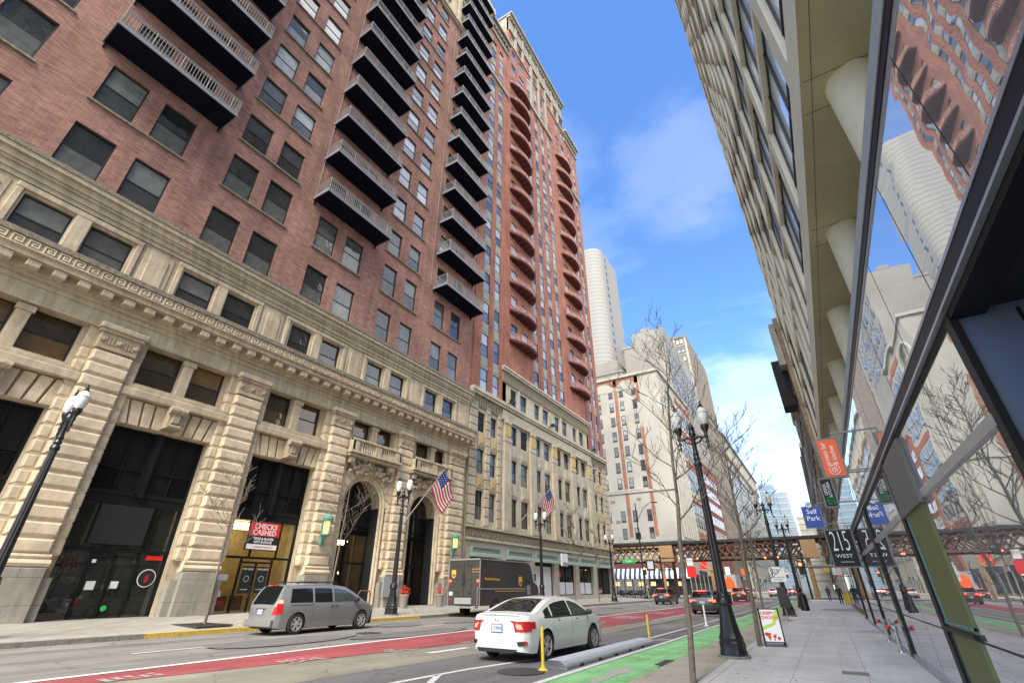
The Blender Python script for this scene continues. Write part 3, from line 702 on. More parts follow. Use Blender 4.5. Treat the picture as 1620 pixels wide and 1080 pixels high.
for i in range(3 + 1):
    c = CL[i]; sf, fr = shopfront(c, 0, i == 3)
    if i == 2:
        # black sign board and round badge on the glass, stickers
        s = MB(); s.fbox(fr, c-1.35, c+.85, 3.45, 5.2, -.16, -.1); s.build('blank_sign_board', M['signblack'], sf)
        m_ = MB(); m_.lathe([(.40,0),(.40,.01)], fr(c+1.6, 2.05, -.03), 28, axis='x'); m_.lathe([(.36,-.0),(.36,.016)], fr(c+1.6, 2.05, -.03), 28, mi=1, axis='x')
        bd = m_.build('round_badge', [M['paper'], M['signblack']], sf)
        text('JJ', .34, M['signred'], sf, Vector(fr(c+1.6, 2.05, -.055))-wloc(sf), (PI/2, 0, PI/2), .003)
        s = MB(); s.fbox(fr, c-.75, c-.4, 1.55, 1.9, -.01, .03); s.fbox(fr, c+.2, c+.5, 1.6, 1.9, -.01, .03); s.fbox(fr, c-.85, c-.7, 2.65, 2.8, -.01, .03)
        s.build('paper_notice', M['paper'], sf)
        s = MB(); s.fbox(fr, c+1.3, c+2.05, 2.85, 3.05, -.01, .03); s.build('red_window_sign', M['signred'], sf)
        s = MB(); s.lathe([(.12,0),(.12,.01)], fr(c+.25, .8, -.03), 20, axis='x'); s.build('green_sticker', M['signgreen'], sf)
        text('FINE\nEATS', .30, M['redsteel'], sf, Vector(fr(c-1.55, 2.6, -.0))-wloc(sf), (PI/2, 0, PI/2), .002)
# vacant shop interior behind clear glass (lit)
c = CL[3]; rm = MB()
x0, x1 = XF-6, XF-.9
rm.poly([(x0,c-2.3,.3),(x0,c+2.3,.3),(x0,c+2.3,5.3),(x0,c-2.3,5.3)], 0)
rm.poly([(x0,c-2.3,.3),(x1,c-2.3,.3),(x1,c-2.3,5.3),(x0,c-2.3,5.3)], 0); rm.poly([(x0,c+2.3,.3),(x1,c+2.3,.3),(x1,c+2.3,5.3),(x0,c+2.3,5.3)], 0)
rm.poly([(x0,c-2.3,5.3),(x1,c-2.3,5.3),(x1,c+2.3,5.3),(x0,c+2.3,5.3)], 0); rm.poly([(x0,c-2.3,.31),(x1,c-2.3,.31),(x1,c+2.3,.31),(x0,c+2.3,.31)], 1)
for k in range(3): rm.box(x0+.8+k*1.5, c-1.6, 5.1, x0+1.0+k*1.5, c+1.6, 5.2, 2)
for k in range(4): rm.box(x0+1.2, c-1.9+k*1.0, .31, x0+1.9, c-1.4+k*1.0, 1.2, 3)
rm.build('shop_interior', [M['room'], M['interior_floor'], M['warm'], M['rustiron']], b1)
fr = frameX(XF-.75)
for u in (c-.42, c+.5):
    s = MB(); s.fbox(fr, u-.34, u+.34, 1.35, 2.75, -.035, .0); pl = s.build('lease_placard', M['signblack'], b1)
    text('FOR LEASE', .14, M['signwhite'], pl, Vector(fr(u, 2.6, -.04))-wloc(pl), (PI/2,0,PI/2), .002)
    s = MB(); s.lathe([(.17,0),(.17,.01)], fr(u, 2.1, -.045), 20, axis='x'); s.lathe([(.12,0),(.12,.014)], fr(u, 2.1, -.045), 20, mi=1, axis='x'); s.build('placard_emblem', [M['rail'], M['signblack']], pl)
    text('312.371.8225', .08, M['signwhite'], pl, Vector(fr(u, 1.55, -.04))-wloc(pl), (PI/2,0,PI/2), .002)
s = MB(); s.fbox(fr, c-2.1, c-1.5, 2.0, 2.3, -.02, 0); s.fbox(fr, c-2.1, c-1.65, 1.2, 1.5, -.02, 0); s.build('paper_notice', M['paper'], b1)
text('OPEN', .3, M['signred'], b1, Vector(fr(c-1.75, .9, -.03))-wloc(b1), (PI/2,0,PI/2), .002)
# arches: tall dark doors with transom, lit hall
for q, (c, r) in enumerate(ARC):
    fr = frameX(XF-DW-1.15); f = MB(); R = r+.32
    for z, t in ((.35, .08), (3.22, .07), (5.3, .17), (5.75, .06)): f.fbox(fr, c-R, c+R, z-t, z+t, -.08, .1)
    for u in (c-R+.1, c, c+R-.1): f.fbox(fr, u-.06, u+.06, .3, 5.4, -.06, .1)
    f.fbox(fr, c-.04, c+.04, 5.4, 9.0, -.04, .1); f.fbox(fr, c-R, c+R, 6.95, 7.03, -.03, .1)
    if q == 1:
        for u in (c-.85, c+.85): f.fbox(fr, u-.05, u+.05, .3, 3.2, -.05, .1)
    for k in range(5): f.fbox(fr, c-R, c+R, 5.16+k*.06, 5.18+k*.06, -.12, 0)
    o = f.build('arched_doorway', M['steel'], b1)
    g = MB()
    g.poly([fr(c-R, .3, .04), fr(c+R, .3, .04), fr(c+R, 5.3, .04), fr(c-R, 5.3, .04)]); g.build('door_glass', M['clear'], o)
    g = MB()
    pts = [fr(c+R*math.cos(PI*k/20), 7.1+R*math.sin(PI*k/20), .05) for k in range(21)]
    g.poly([fr(c-R, 5.3, .05), fr(c+R, 5.3, .05)] + pts); g.build('fanlight_glass', M['shop'], o)
    # dark stone reveals
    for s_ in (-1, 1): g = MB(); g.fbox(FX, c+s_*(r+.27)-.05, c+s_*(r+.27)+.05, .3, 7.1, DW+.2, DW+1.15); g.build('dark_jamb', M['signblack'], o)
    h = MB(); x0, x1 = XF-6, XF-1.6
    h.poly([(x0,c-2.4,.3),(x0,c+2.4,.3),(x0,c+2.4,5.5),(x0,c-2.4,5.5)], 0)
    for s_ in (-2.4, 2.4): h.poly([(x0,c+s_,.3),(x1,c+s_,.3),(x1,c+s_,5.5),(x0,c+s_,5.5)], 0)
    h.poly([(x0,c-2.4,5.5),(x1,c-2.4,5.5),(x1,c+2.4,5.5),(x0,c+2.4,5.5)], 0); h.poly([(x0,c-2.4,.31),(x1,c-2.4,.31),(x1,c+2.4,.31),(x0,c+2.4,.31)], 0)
    h.box(x0+.05, c-2.2, 3.3, x0+.15, c+2.2, 5.3, 1)  # lighter panel painted as warm lamplight at the back of the hall
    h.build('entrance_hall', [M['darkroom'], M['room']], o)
    if q == 0:
        l = MB(); l.lathe([(0,-.28),(.3,-.25),(.5,-.1),(.55,0),(.5,.03)], (XF-2.6, c+.35, 4.75), 16); l.tube([(XF-2.6, c+.35, 4.75), (XF-2.6, c+.35, 5.5)], .02); l.build('ceiling_bowl_lamp', M['warm'], o)
        l = MB()
        for u in (c-.9, c+.35): l.lathe([(.02,-.07),(.045,0),(.02,.08)], (XF-2.3, u, 2.6), 8)
        l.build('hall_wall_light', M['warm'], o)
mb = MB(); mb.fbox(FX, ARC[0][0]+2.3, ARC[0][0]+3.9, 1.05, 2.4, -.5, -.38); mb.build('wall_plaque', M['flash'], b1)
# soil pipe in the joint between the two buildings
mb = MB(); mb.tube([(XF+.15, YB1+.12, .4), (XF+.15, YB1+.12, 13.2)], .09, 8); mb.build('drainpipe', M['ledge'], b1)

# ================================================================== second building: orange-red brick with red balconies
b2 = thing('brick_tower_building', 'orange red brick tower with curved oxide red balconies above a buff limestone base', 'building', (XF, 57, .4))
YA, YZ = 37.15, 76.6
STR = [(38.9,40.35),(41.45,42.75),(51.9,53.2),(54.7,56.0),(57.4,58.8),(60.2,61.5),(71.7,72.8),(74.0,75.2)]
BB = [((45.6,47.25),(48.6,50.25)), ((64.9,66.45),(67.7,69.3))]
LV = [30.35 + 4.6*k for k in range(-1, 16)]
ZT = {0: 96.4, 1: 103.0, 2: 99.5}
def seg(y): return 0 if y < 44.4 else (1 if y < 69.4 else 2)
mb = MB(); d = .25
SEG = [(YA, 44.4, 21.1, 93.2), (44.4, 69.4, 25.9, 103.0), (69.4, YZ, 21.1, 96.5)]
winb = []; spn = MB(); sgl = []
for si, (a, b_, z0, z1) in enumerate(SEG):
    hs = []
    for (p, q) in STR:
        if a < p < b_: hs.append((p, q, z0, z1-2.2))
    for pr_ in BB:
        for (p, q) in pr_:
            if a < p < b_:
                for z in LV:
                    if z0 < z+.1 and z+3.0 < z1: hs.append((p, q, z+.1, z+2.95))
    mb.wall(FX, a, b_, z0, z1, hs, .16)
# raised brick ribs
for y in (37.5, 43.2, 44.8, 53.95, 56.7, 59.5, 62.4, 70.2, 76.1):
    s_ = seg(y); z0 = 21.1 if s_ != 1 else 25.9; mb.fbox(FX, y-.28, y+.28, z0, SEG[s_][3]-1, -.08, .1, c=.03)
mb.poly([(XF,YZ,21.1),(XF-25,YZ,21.1),(XF-25,YZ,96),(XF,YZ,96)]); mb.fbox(FX, YA-.15, YA+.05, 20.9, 93, .03, 6)
mb.poly([(XF,69.4,90),(XF-25,69.4,90),(XF-25,69.4,103),(XF,69.4,103)]); mb.poly([(XF,44.4,90),(XF-25,44.4,90),(XF-25,44.4,103),(XF,44.4,103)])
mb.build('brick_wall', M['brick2'], b2)
studs = MB()
for y in (53.95, 56.7, 59.5):
    z = 26.6
    while z < 80: studs.fbox(FX, y-.13, y+.13, z, z+.26, -.15, -.06, c=.05); z += .95
tag(studs.build('brick_stud', M['brick2'], b2), kind='stuff')
pan = MB(); frm = MB()
cnt = 0; proto = None; rl2 = wloc(b2); rest = MB()
allw = []; sps = []
for (p, q) in STR:
    s_ = seg(p); z0, z1 = SEG[s_][2], SEG[s_][3]-2.2
    for z in [LV[0]-4.6]+LV:
        za = max(z+.05, z0); zb = min(z+3.0, z1)
        if zb-za > 1.2: allw.append((p, q, za, zb))
        if z+3.0 < z1-.2 and z+3.0 > z0:
            sps.append((p, q, z, z1))
sps.sort(key=lambda t: t[0]*.9+t[2])
for i, (p, q, z, z1) in enumerate(sps):
    s2 = MB() if i < 60 else spn
    s2.fbox(FX, p, q, z+3.0, min(z+4.6, z1), .06, .2); s2.fbox(FX, p+.28, q-.28, z+3.3, max(z+3.5, min(z+4.35, z1)), .01, .1, c=.04)
    if i < 60: s2.build('spandrel_panel', M['spandrel'], b2)
tag(spn.build('spandrel_panel', M['spandrel'], b2), kind='stuff')
for pr_ in BB:
    for (p, q) in pr_:
        for z in LV:
            if z > 25.8 and z+3 < 103: allw.append((p, q, z+.1, z+2.95))
allw.sort(key=lambda t: t[0]*.9+t[2])
def one_win(m, p, q, za, zb, k=0, kk=1, dd=.08):
    t = .06
    for (a, b_, c_, e) in ((p,q,za,za+t),(p,q,zb-t,zb),(p,p+t,za,zb),(q-t,q,za,zb),(p,q,(za+zb)/2-.03,(za+zb)/2+.04)): m.fbox(FX, a, b_, c_, e, dd, dd+.1, k)
    g1 = dd+.05; g2 = dd+.065; m.poly([FX(p,za,g1),FX(q,za,g1),FX(q,(za+zb)/2,g1),FX(p,(za+zb)/2,g1)], kk); m.poly([FX(p,(za+zb)/2,g2),FX(q,(za+zb)/2,g2),FX(q,zb,g2),FX(p,zb,g2)], kk)
for i, w in enumerate(allw):
    if i < 70:
        m = MB(); one_win(m, *w); m.build('window', [M['frame'], M['glazhi']], b2)
    else: one_win(rest, *w)
tag(rest.build('window', [M['frame'], M['glazhi']], b2), kind='stuff')
# red prow balconies
def make_red(root, w, dep):
    pts = [(0,-w/2),(.45,-w/2),(dep*.8,-w*.27),(dep,-w*.05),(dep,w*.12),(dep*.86,w*.33),(.45,w/2),(0,w/2)]
    s = MB(); s.prism([(x,y,0) for x,y in pts], (0,0,.14)); s.prism([(x*1.05,y*1.02,.14) for x,y in pts], (0,0,.14))
    for k in range(5):
        y = -w*.34+w*.17*k; s.box(.0, y-.05, -.12, dep*.75, y+.05, 0)
    o = s.build('curved_balcony', M['redsteel'], root, world=False)
    r = MB(); P3 = [(x*.98, y*.98) for x, y in pts]
    for z in (1.25, .4): r.tube([(x,y,z) for x,y in P3], .045, 4)
    for i in range(len(P3)-1):
        a, b_ = Vector(P3[i]), Vector(P3[i+1]); n = max(2, int((b_-a).length/.2))
        for k in range(n):
            p = a.lerp(b_, k/n); r.box(p.x-.02, p.y-.02, .28, p.x+.02, p.y+.02, 1.25)
        mid_ = (a+b_)/2
        r.lathe([(.13,-.015),(.17,-.015),(.17,.015),(.13,.015)], (mid_.x, mid_.y, .8), 8, axis='x')
    r.build('railing', M['redrail'], o, world=False)
    return o
rb = None
for c0 in (48.35, 67.35):
    for k in range(13):
        z = 30.25+4.6*k
        L = (0, c0-rl2.y, z-rl2.z)
        if rb is None: rb = make_red(b2, 6.7, 1.45); rb.location = L
        else: dup(rb, b2, L)
# planters / plants on a few balconies are parts of nothing: skip
# tops
mb = MB()
def crown(a, b_, z0, z1, steps=True):
    mb.fbox(FX, a, b_, z0, z0+.5, -.3, .4); mb.fbox(FX, a, b_, z0+.5, z1-1.3, -.05, .4); mb.fbox(FX, a-.1, b_+.1, z1-1.3, z1-.6, -.45, .4); mb.fbox(FX, a-.2, b_+.2, z1-.6, z1, -.9, 6)
    y = a+.3
    while y < b_-.4: mb.fbox(FX, y, y+.4, z1-1.7, z1-1.3, -.4, 0); y += .9
crown(YA, 44.3, 93.2, 96.6); crown(69.5, YZ, 96.5, 99.8)
crown(44.4, 69.4, 103.0, 109.0)
for y in (47, 50, 53.5, 56.8, 60, 63.5, 66.5):
    mb.fbox(FX, y-.4, y+.4, 89 if 52 < y < 62 else 99, 107.2, -.3, .1, c=.05)
mb.fbox(FX, 52, 62.5, 88.5, 89.4, -.35, .1); mb.fbox(FX, 44.5, 69.3, 98.6, 99.1, -.25, .1)
mb.fbox(FX, YA, 44.3, 80.2, 81.0, -.3, .1); mb.fbox(FX, 69.5, YZ, 81.5, 82.3, -.3, .1)
mb.poly([(XF,YZ,96),(XF-25,YZ,96),(XF-25,YZ,99.8),(XF,YZ,99.8)]); mb.poly([(XF,69.4,103),(XF-25,69.4,103),(XF-25,69.4,109),(XF,69.4,109)]); mb.poly([(XF,44.4,103),(XF-25,44.4,103),(XF-25,44.4,109),(XF,44.4,109)])
mb.build('stone_crown', stonemat('crown_stone', (.25,.23,.185), (.36,.33,.27), 2.2, 1.0, .6), b2)
# limestone base of the tower
hs = []; WB = []
rowsC = [(16.6,18.9),(12.15,14.8),(7.55,10.45)]
for i in range(4):
    a = 45.45+6.1*i
    for (p, q) in ((a+.05, a+1.5), (a+2.45, a+4.15)):
        hs.append((p, q, 21.45, 23.7)); WB.append((p, q, 21.45, 23.7))
        for (z0, z1) in rowsC: hs.append((p, q, z0, z1)); WB.append((p, q, z0, z1))
for (p, q) in ((38.75,40.1),(41.15,42.45),(70.75,72.0),(73.15,74.4)):
    for (z0, z1) in ((16.5,18.7),(12.1,14.65),(7.6,10.4)): hs.append((p, q, z0, z1)); WB.append((p, q, z0, z1))
mb = MB()
mb.wall(FX, 43.3, 69.9, 6.8, 25.9, [h for h in hs if 43.3 < h[0] < 69.9], .35)
mb.wall(FX, YA, 43.3, 6.8, 21.1, [h for h in hs if h[0] < 43.3], .35); mb.wall(FX, 69.9, YZ, 6.8, 21.1, [h for h in hs if h[0] > 69.9], .35)
mb.poly([(XF,YZ,.4),(XF-25,YZ,.4),(XF-25,YZ,21.1),(XF,YZ,21.1)]); 
for s_ in (43.3, 69.9): mb.poly([(XF,s_,21.1),(XF-.3,s_,21.1),(XF-.3,s_,25.9),(XF,s_,25.9)])
mb.fbox(FX, YA-.12, YA+.05, .4, 21.0, .03, 6)
mb.build('limestone_base', M['lime2'], b2)
mb = MB(); fl = MB()
for (a, b_) in ((43.75,45.3),(49.85,51.3),(55.95,57.4),(62.05,63.5),(68.15,69.8)):
    mb.fbox(FX, a, b_, 6.9, 17.0, -.3, .1, c=.04); mb.fbox(FX, a-.05, b_+.05, 16.6, 17.0, -.36, .1, c=.03)
    mb.fbox(FX, a+.05, b_-.05, 17.0, 19.0, -.28, .1, c=.03)
    gd = MB()
    for k in range(5): gd.fbox(FX, a+.12+k*.28, a+.3+k*.28, 17.15+.1*abs(k-2), 18.7, -.36, -.2, c=.05)
    mb.fbox(FX, a, b_, 18.7, 19.1, -.42, 0, c=.06); gd.build('gilded_capital', M['gold'], b2)
mb.fbox(FX, 43.35, 69.85, 19.1, 20.3, -.3, .1, c=.02)
for (a, b_, z0, z1, d_) in ((YA,YZ,20.75,21.15,.55),(YA,YZ,20.45,20.75,.4),(43.3,69.9,25.75,26.0,.5),(43.3,69.9,25.45,25.75,.35),(43.3,69.9,21.15,21.3,.25)):
    mb.fbox(FX, a-.05, b_+.05, z0, z1, -d_, .3)
for i in range(4):
    a = 45.45+6.1*i
    for (p, q) in ((a+.05, a+1.5), (a+2.45, a+4.15)):
        for (z0, z1) in ((14.95,16.45),(10.6,12.0)): mb.fbox(FX, p, q, z0, z1, -.06, .05, c=.02); mb.fbox(FX, p+.2, q-.2, z0+.2, z1-.2, -.11, .0, c=.02)
        mb.fbox(FX, p-.04, q+.04, 21.3, 21.45, -.12, .1)
    mb.fbox(FX, a+1.65, a+2.3, 21.45, 24.0, -.1, .1, c=.03)
mb.fbox(FX, YA, YZ, 6.8, 7.0, -.3, .1); mb.fbox(FX, YA, YZ, 5.7, 5.9, -.25, .3)
mb.build('stone_mouldings', M['lime2'], b2)
# quoined block piers on the side bays
for (a, b_) in ((37.2,38.6),(40.2,41.05),(42.55,43.25),(69.95,70.65),(72.1,73.05),(74.5,76.58)):
    mb = MB(); z = 7.05
    while z < 19.0: mb.fbox(FX, a, b_, z+.03, z+.87, -.16, .1, c=.05); z += .9
    mb.build('block_pier', M['rust2'], b2)
for (p, q) in ((38.75,40.1),(41.15,42.45),(70.75,72.0),(73.15,74.4)):
    for (z0, z1) in ((14.85,16.3),(10.6,11.95)):
        gd = MB(); gd.fbox(FX, p+.05, q-.05, z0, z1, -.08, .05, c=.02); gp = gd.build('spandrel_frame', M['lime2'], b2)
        gd = MB(); gd.fbox(FX, p+.2, q-.2, z0+.2, z1-.2, -.13, 0, c=.04); gd.fbox(FX, p+.38, q-.38, z0+.38, z1-.38, -.18, 0, c=.04); gd.build('gilded_panel', M['gold'], gp)
# fluted frieze and carved band
for (a, b_, z0, z1) in ((43.35,69.85,23.95,25.45),(YA+.1,43.2,19.15,20.4),(70,YZ-.1,19.15,20.4)):
    fl.fbox(FX, a, b_, z0, z1, -.1, .1)
    y = a+.12
    while y < b_-.12: fl.fbox(FX, y, y+.17, z0+.12, z1-.12, -.2, -.08); y += .34
for k in range(90):
    y = YA+.3+k*.435; fl.fbox(FX, y, y+.3, 6.0+.12*(k%2), 6.6+.1*(k%3), -.14, .1, c=.06)
fl.fbox(FX, YA, YZ, 5.9, 6.8, -.06, .3)
fl.build('fluted_frieze', mat('frieze_stone', (.25,.215,.15), .85, var=.35, vscale=8, bump=.8, bscale=10), b2)
m = None
sp = MB(); 
for i, w in enumerate(sorted(WB)):
    m = MB(); one_win(m, *w, dd=.2)
    if i in (2, 9, 12, 30) : 
        for k in range(int((w[3]-w[2])/.16)): m.fbox(FX, w[0]+.06, w[1]-.06, w[2]+.06+k*.16, w[2]+.12+k*.16, .16, .24, 0)
    m.build('window', [M['frame'], M['glazdark']], b2)
# flood lights on the ledge
for y in (44.3, 55.0, 69.8):
    m = MB(); m.box(XF+.35, y-.05, 21.2, XF+1.0, y+.05, 21.3); m.box(XF+.8, y-.35, 21.2, XF+1.3, y+.35, 21.5); m.build('flood_light', M['black'], b2)
# ground floor
GS = [(38.3,42.8,1),(44.7,49.4,1),(50.85,55.75,2),(57.0,61.9,0),(63.1,67.9,0),(69.5,74.8,3)]
mb = MB(); mb.wall(FX, YA, YZ, .3, 5.7, [(a, b_, .85 if k != 2 else .45, 4.35) for (a, b_, k) in GS], .5)
mb.build('shop_floor_wall', mat('pale_grey_stone', (.44,.42,.36), .8, var=.12, vscale=3, v2=.15), b2)
for (a, b_, k) in GS:
    fr = frameX(XF-.4)
    f = MB(); n = 2 if k != 3 else 2; z0 = .85 if k != 2 else .45
    for q in range(n+1): u = a+.05+(b_-a-.1)*q/n; f.fbox(fr, u-.05, u+.05, z0, 4.35, -.05, .1)
    f.fbox(fr, a, b_, z0, z0+.1, -.05, .1); f.fbox(fr, a, b_, 3.9, 4.35, -.05, .1)
    sf = f.build('shop_window', M['steel'], b2)
    g = MB(); g.poly([fr(a,z0,.03),fr(b_,z0,.03),fr(b_,4.3,.03),fr(a,4.3,.03)]); g.build('shop_glass', M['board'] if k == 2 else M['shop'], sf)
    if k == 0:
        g = MB(); g.poly([fr(a+.1,.95,.0),fr(b_-.1,.95,.0),fr(b_-.1,2.3,.0),fr(a+.1,2.3,.0)]); g.build('white_film', M['board'], sf)
        g = MB(); g.lathe([(.3,0),(.3,.02)], fr(a+.9, 3.1+.5*(a > 60), -.03), 16, axis='x'); g.build('red_poster', M['signred'], sf)
    if k == 3:
        g = MB(); g.fbox(fr, 72.5, 74.6, .9, 4.2, -.02, .02); g.build('dark_entrance', M['darksoffit'], sf)
    # grey green metal canopy
    g = MB(); g.prism([(XF-.1,a-.15,4.25),(XF+.75,a-.15,4.25),(XF+.68,a-.15,4.5),(XF+.35,a-.15,4.6),(XF+.35,a-.15,5.0),(XF-.1,a-.15,5.05)], (0,b_-a+.3,0)); g.box(XF, a-.1, 5.0, XF+.42, b_+.1, 5.12)
    g.build('metal_canopy', M['copper'], b2)
g = MB(); g.box(XF+.5, 56.6, 4.05, XF+.62, 58.4, 5.45); g.build('projecting_white_sign', M['board'], b2)
# ================================================================== RIGHT: glass-fronted podium and pale concrete tower
GX = 1.3
FR = lambda u, v, d: (GX + d, u, v)
pod = thing('glass_shop_pavilion', 'mirror glass shop front with black steel bands along the right pavement', 'building', (GX, 12, .15))
Y0, Y1 = 4.4, 33.0
mb = MB(); mb.poly([FR(-6,3.68,0),FR(Y1,3.68,0),FR(Y1,4.9,0),FR(-6,4.9,0)]); mb.build('upper_glazing', M['mirror'], pod)
mb = MB(); mb.poly([FR(Y0,.28,0),FR(Y1,.28,0),FR(Y1,3.46,0),FR(Y0,3.46,0)]); mb.build('shop_window_glass', M['mirror'], pod)
# parapet: white line, black strip, flashing
mb = MB(); mb.box(GX-.012, -6, 4.9, GX+.1, Y1, 4.935, 0); mb.box(GX-.02, -6, 4.935, GX+.1, Y1, 5.04, 1); mb.box(GX-.03, -6, 5.04, GX+.12, Y1, 5.2, 2)
mb.build('parapet_coping', [M['alu'], M['steel'], M['flash']], pod)
# dark projecting band between upper and lower glass
mb = MB(); mb.box(GX-.02, -6, 3.66, GX+.1, Y1, 3.69, 0); mb.box(GX-.015, -6, 3.48, GX+.2, Y1, 3.66, 1); mb.box(GX-.055, -6, 3.455, GX-.015, Y1, 3.478, 0); mb.box(GX-.012, -6, 3.40, GX+.2, Y1, 3.455, 1)
mb.build('black_steel_band', [M['alu'], M['steel']], pod)
# glazing joints
mb = MB(); y = Y0+1.35
while y < Y1: mb.box(GX-.0015, y-.0035, .3, GX+.01, y+.0035, 3.4); y += 2.06
y = -5.2
while y < Y1: mb.box(GX-.002, y-.004, 3.69, GX+.01, y+.004, 4.9); y += 1.37
mb.box(GX-.006, Y0, 1.065, GX+.01, Y1, 1.085)
mb.build('glazing_joint', M['steel'], pod)
# transom bars and posts
mb = MB()
for a, b_ in ((Y0, 7.85), (10.2, 15.45), (16.1, 21.3), (21.9, 27.3), (27.9, Y1)): mb.box(GX-.03, a, 2.60, GX+.02, b_, 2.69)
mb.build('transom_bar', M['alu'], pod)
posts = [(9.72, 10.0, .28), (15.5, 16.1, .2), (21.3, 21.75, .2), (27.3, 27.75, .2), (32.6, 33.0, .2)]
for (a, b_, z) in posts:
    m = MB(); m.box(GX-.035, a, z, GX+.05, b_, 3.42); m.build('steel_post', M['steel'], pod)
m = MB(); m.box(GX-.05, 7.85, 2.68, GX+.1, 9.7, 3.38); m.box(GX-.06, 7.8, 2.56, GX+.1, 9.75, 2.68); m.build('sign_box', mat('grey_brushed_panel', (.12,.118,.11), .5, metal=.3, var=.1, vscale=40, stretch=(1,1,.05)), pod)
m = MB(); m.box(GX-.02, 7.93, .3, GX+.02, 9.42, 2.56); gc = m.build('wrapped_column', M['greencol'], pod)
m = MB(); m.box(GX-.03, 9.42, 1.2, GX+.02, 9.52, 2.56); m.box(GX-.03, 7.93, 1.17, GX+.02, 9.6, 1.21); m.build('teal_edging', M['teal'], gc)
m = MB(); m.box(GX-.05, 7.9, 1.08, GX+.02, 9.75, 1.14); m.build('column_rail', M['steel'], gc)
m = MB(); m.box(GX-.03, Y0, .15, GX+.15, Y1, .29); m.build('base_kerb', M['alu'], pod)
# coloured vinyl at the post foot
cols = [('signgreen', [(0,.85),(.3,.85),(0,.55)]), ('teal', [(.3,.85),(.3,.6),(0,.85)]), ('orange', [(0,.2),(.3,.2),(.3,.42)]), ('teal', [(0,.2),(0,.45),(.3,.45)]), ('lime_green', [(0,.55),(.3,.55),(.3,.8)])]
for nm, tri in cols:
    m = MB(); m.prism([(GX-.041, 15.62+u, .25+v) for u, v in tri], (.004, 0, 0)); m.build('vinyl_triangle', M[nm], pod)
# entrance recess: ceiling, slate blue end wall, back wall
m = MB(); m.box(GX+.2, -6, 3.45, 6.5, Y0-.02, 3.6, 0); 
for y in (-2.5, .4, 2.6): m.box(GX+.25, y, 3.43, 6.4, y+.03, 3.46, 0)
m.build('entrance_soffit', M['darksoffit'], pod)
m = MB(); m.box(GX, Y0-.09, .15, 6.5, Y0, 3.45); 
bw = m.build('blue_clad_wall', M['blue'], pod)
m = MB()
for x in (GX+.36, GX+.75, GX+1.6, GX+2.5): m.box(x, Y0-.097, .2, x+.02, Y0-.085, 3.4)
m.box(GX-.02, Y0-.12, .15, GX+.03, Y0+.02, 3.45); m.build('cladding_joint', M['steel'], bw)
m = MB(); m.box(6.5, -6, .15, 6.6, Y0, 3.5, 0); m.build('entrance_back_wall', M['darksoffit'], pod)
m = MB(); m.box(GX+.12, -6, 4.95, 12, Y1, 5.08); m.box(GX+.25, Y1-.1, .15, 12, Y1, 5.0); m.box(GX+.25, -6, .15, 12, -5.9, 5.0); m.build('podium_roof', M['flash'], pod)
m = MB(); m.box(11.5, -6, 5.0, 11.7, Y1, 9.0); m.build('podium_back_wall', M['soffit'], pod)
# ---- tower above
TX = 1.66; ZS = 9.0; TY0, TY1 = -14.3, 36.1; ZTOP = 96.0
tw = thing('concrete_tower', 'pale concrete tower with deep rectangular window openings raised on round columns', 'building', (TX, 12, ZS))
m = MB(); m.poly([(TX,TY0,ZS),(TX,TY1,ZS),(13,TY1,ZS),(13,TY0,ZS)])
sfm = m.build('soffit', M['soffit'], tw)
m = MB(); cy = [6.85+4.2*k for k in range(-4, 8)]
for y in cy:
    for q in (-.35, .35): m.box(TX+.05, y+q-.008, ZS-.004, 12.9, y+q+.008, ZS+.01)
m.box(TX+.16, TY0+.1, ZS-.004, TX+.175, TY1-.1, ZS+.01)
m.build('soffit_joint', M['ledge'], sfm)
FT = lambda u, v, d: (TX + d, u, v)
holes = []; p = 4.2; h = 3.08
ny = 12; nz = int((ZTOP-ZS-1)/h)
for j in range(nz):
    z = ZS+.72+j*h
    off = 0 if j % 2 == 0 else 0
    for i in range(ny):
        a = TY0+.35+i*p
        big = ((i*2+j*3) % 5) in (0, 2, 3)
        if big: holes.append((a+.12, a+3.78, z+.05, z+h-.22))
        else: holes.append((a+.12, a+1.7, z+.05, z+h-.22)); holes.append((a+2.2, a+3.78, z+.05, z+h-.22))
m = MB(); m.wall(FT, TY0, TY1, ZS, ZTOP, holes, .2)
m.poly([(TX,TY1,ZS),(14,TY1,ZS),(14,TY1,ZTOP),(TX,TY1,ZTOP)]); m.poly([(TX,TY0,ZS),(14,TY0,ZS),(14,TY0,ZTOP),(TX,TY0,ZTOP)]); m.poly([(TX,TY0,ZTOP),(TX,TY1,ZTOP),(14,TY1,ZTOP),(14,TY0,ZTOP)])
m.build('concrete_facade', M['tower'], tw)
def tw_win(m, hh):
    a, b_, c, e = hh; t = .05
    for (u0,u1,v0,v1) in ((a,b_,c,c+t),(a,b_,e-t,e),(a,a+t,c,e),(b_-t,b_,c,e)): m.fbox(FT, u0, u1, v0, v1, .12, .2, 0)
    if b_-a > 3:
        for k in (1, 2): u = a+(b_-a)*k/3; m.fbox(FT, u-.03, u+.03, c, e, .10, .2, 0)
    m.fbox(FT, a, b_, c+.75, c+.8, .11, .2, 0)
    n = 3 if b_-a > 3 else 1
    for k in range(n):
        u0 = a+(b_-a)*k/n; u1 = a+(b_-a)*(k+1)/n
        m.poly([FT(u0,c,.17),FT(u1,c,.17),FT(u1,e,.17),FT(u0,e,.17)], 1)
holes.sort(key=lambda q: q[2]+max(0, 4-q[0])*8+q[0]*.5)
rest = MB()
for i, hh in enumerate(holes):
    if i < 95: m = MB(); tw_win(m, hh); m.build('window', [M['frame'], M['towglass']], tw)
    else: tw_win(rest, hh)
tag(rest.build('window', [M['frame'], M['towglass']], tw), kind='stuff')
cx = None
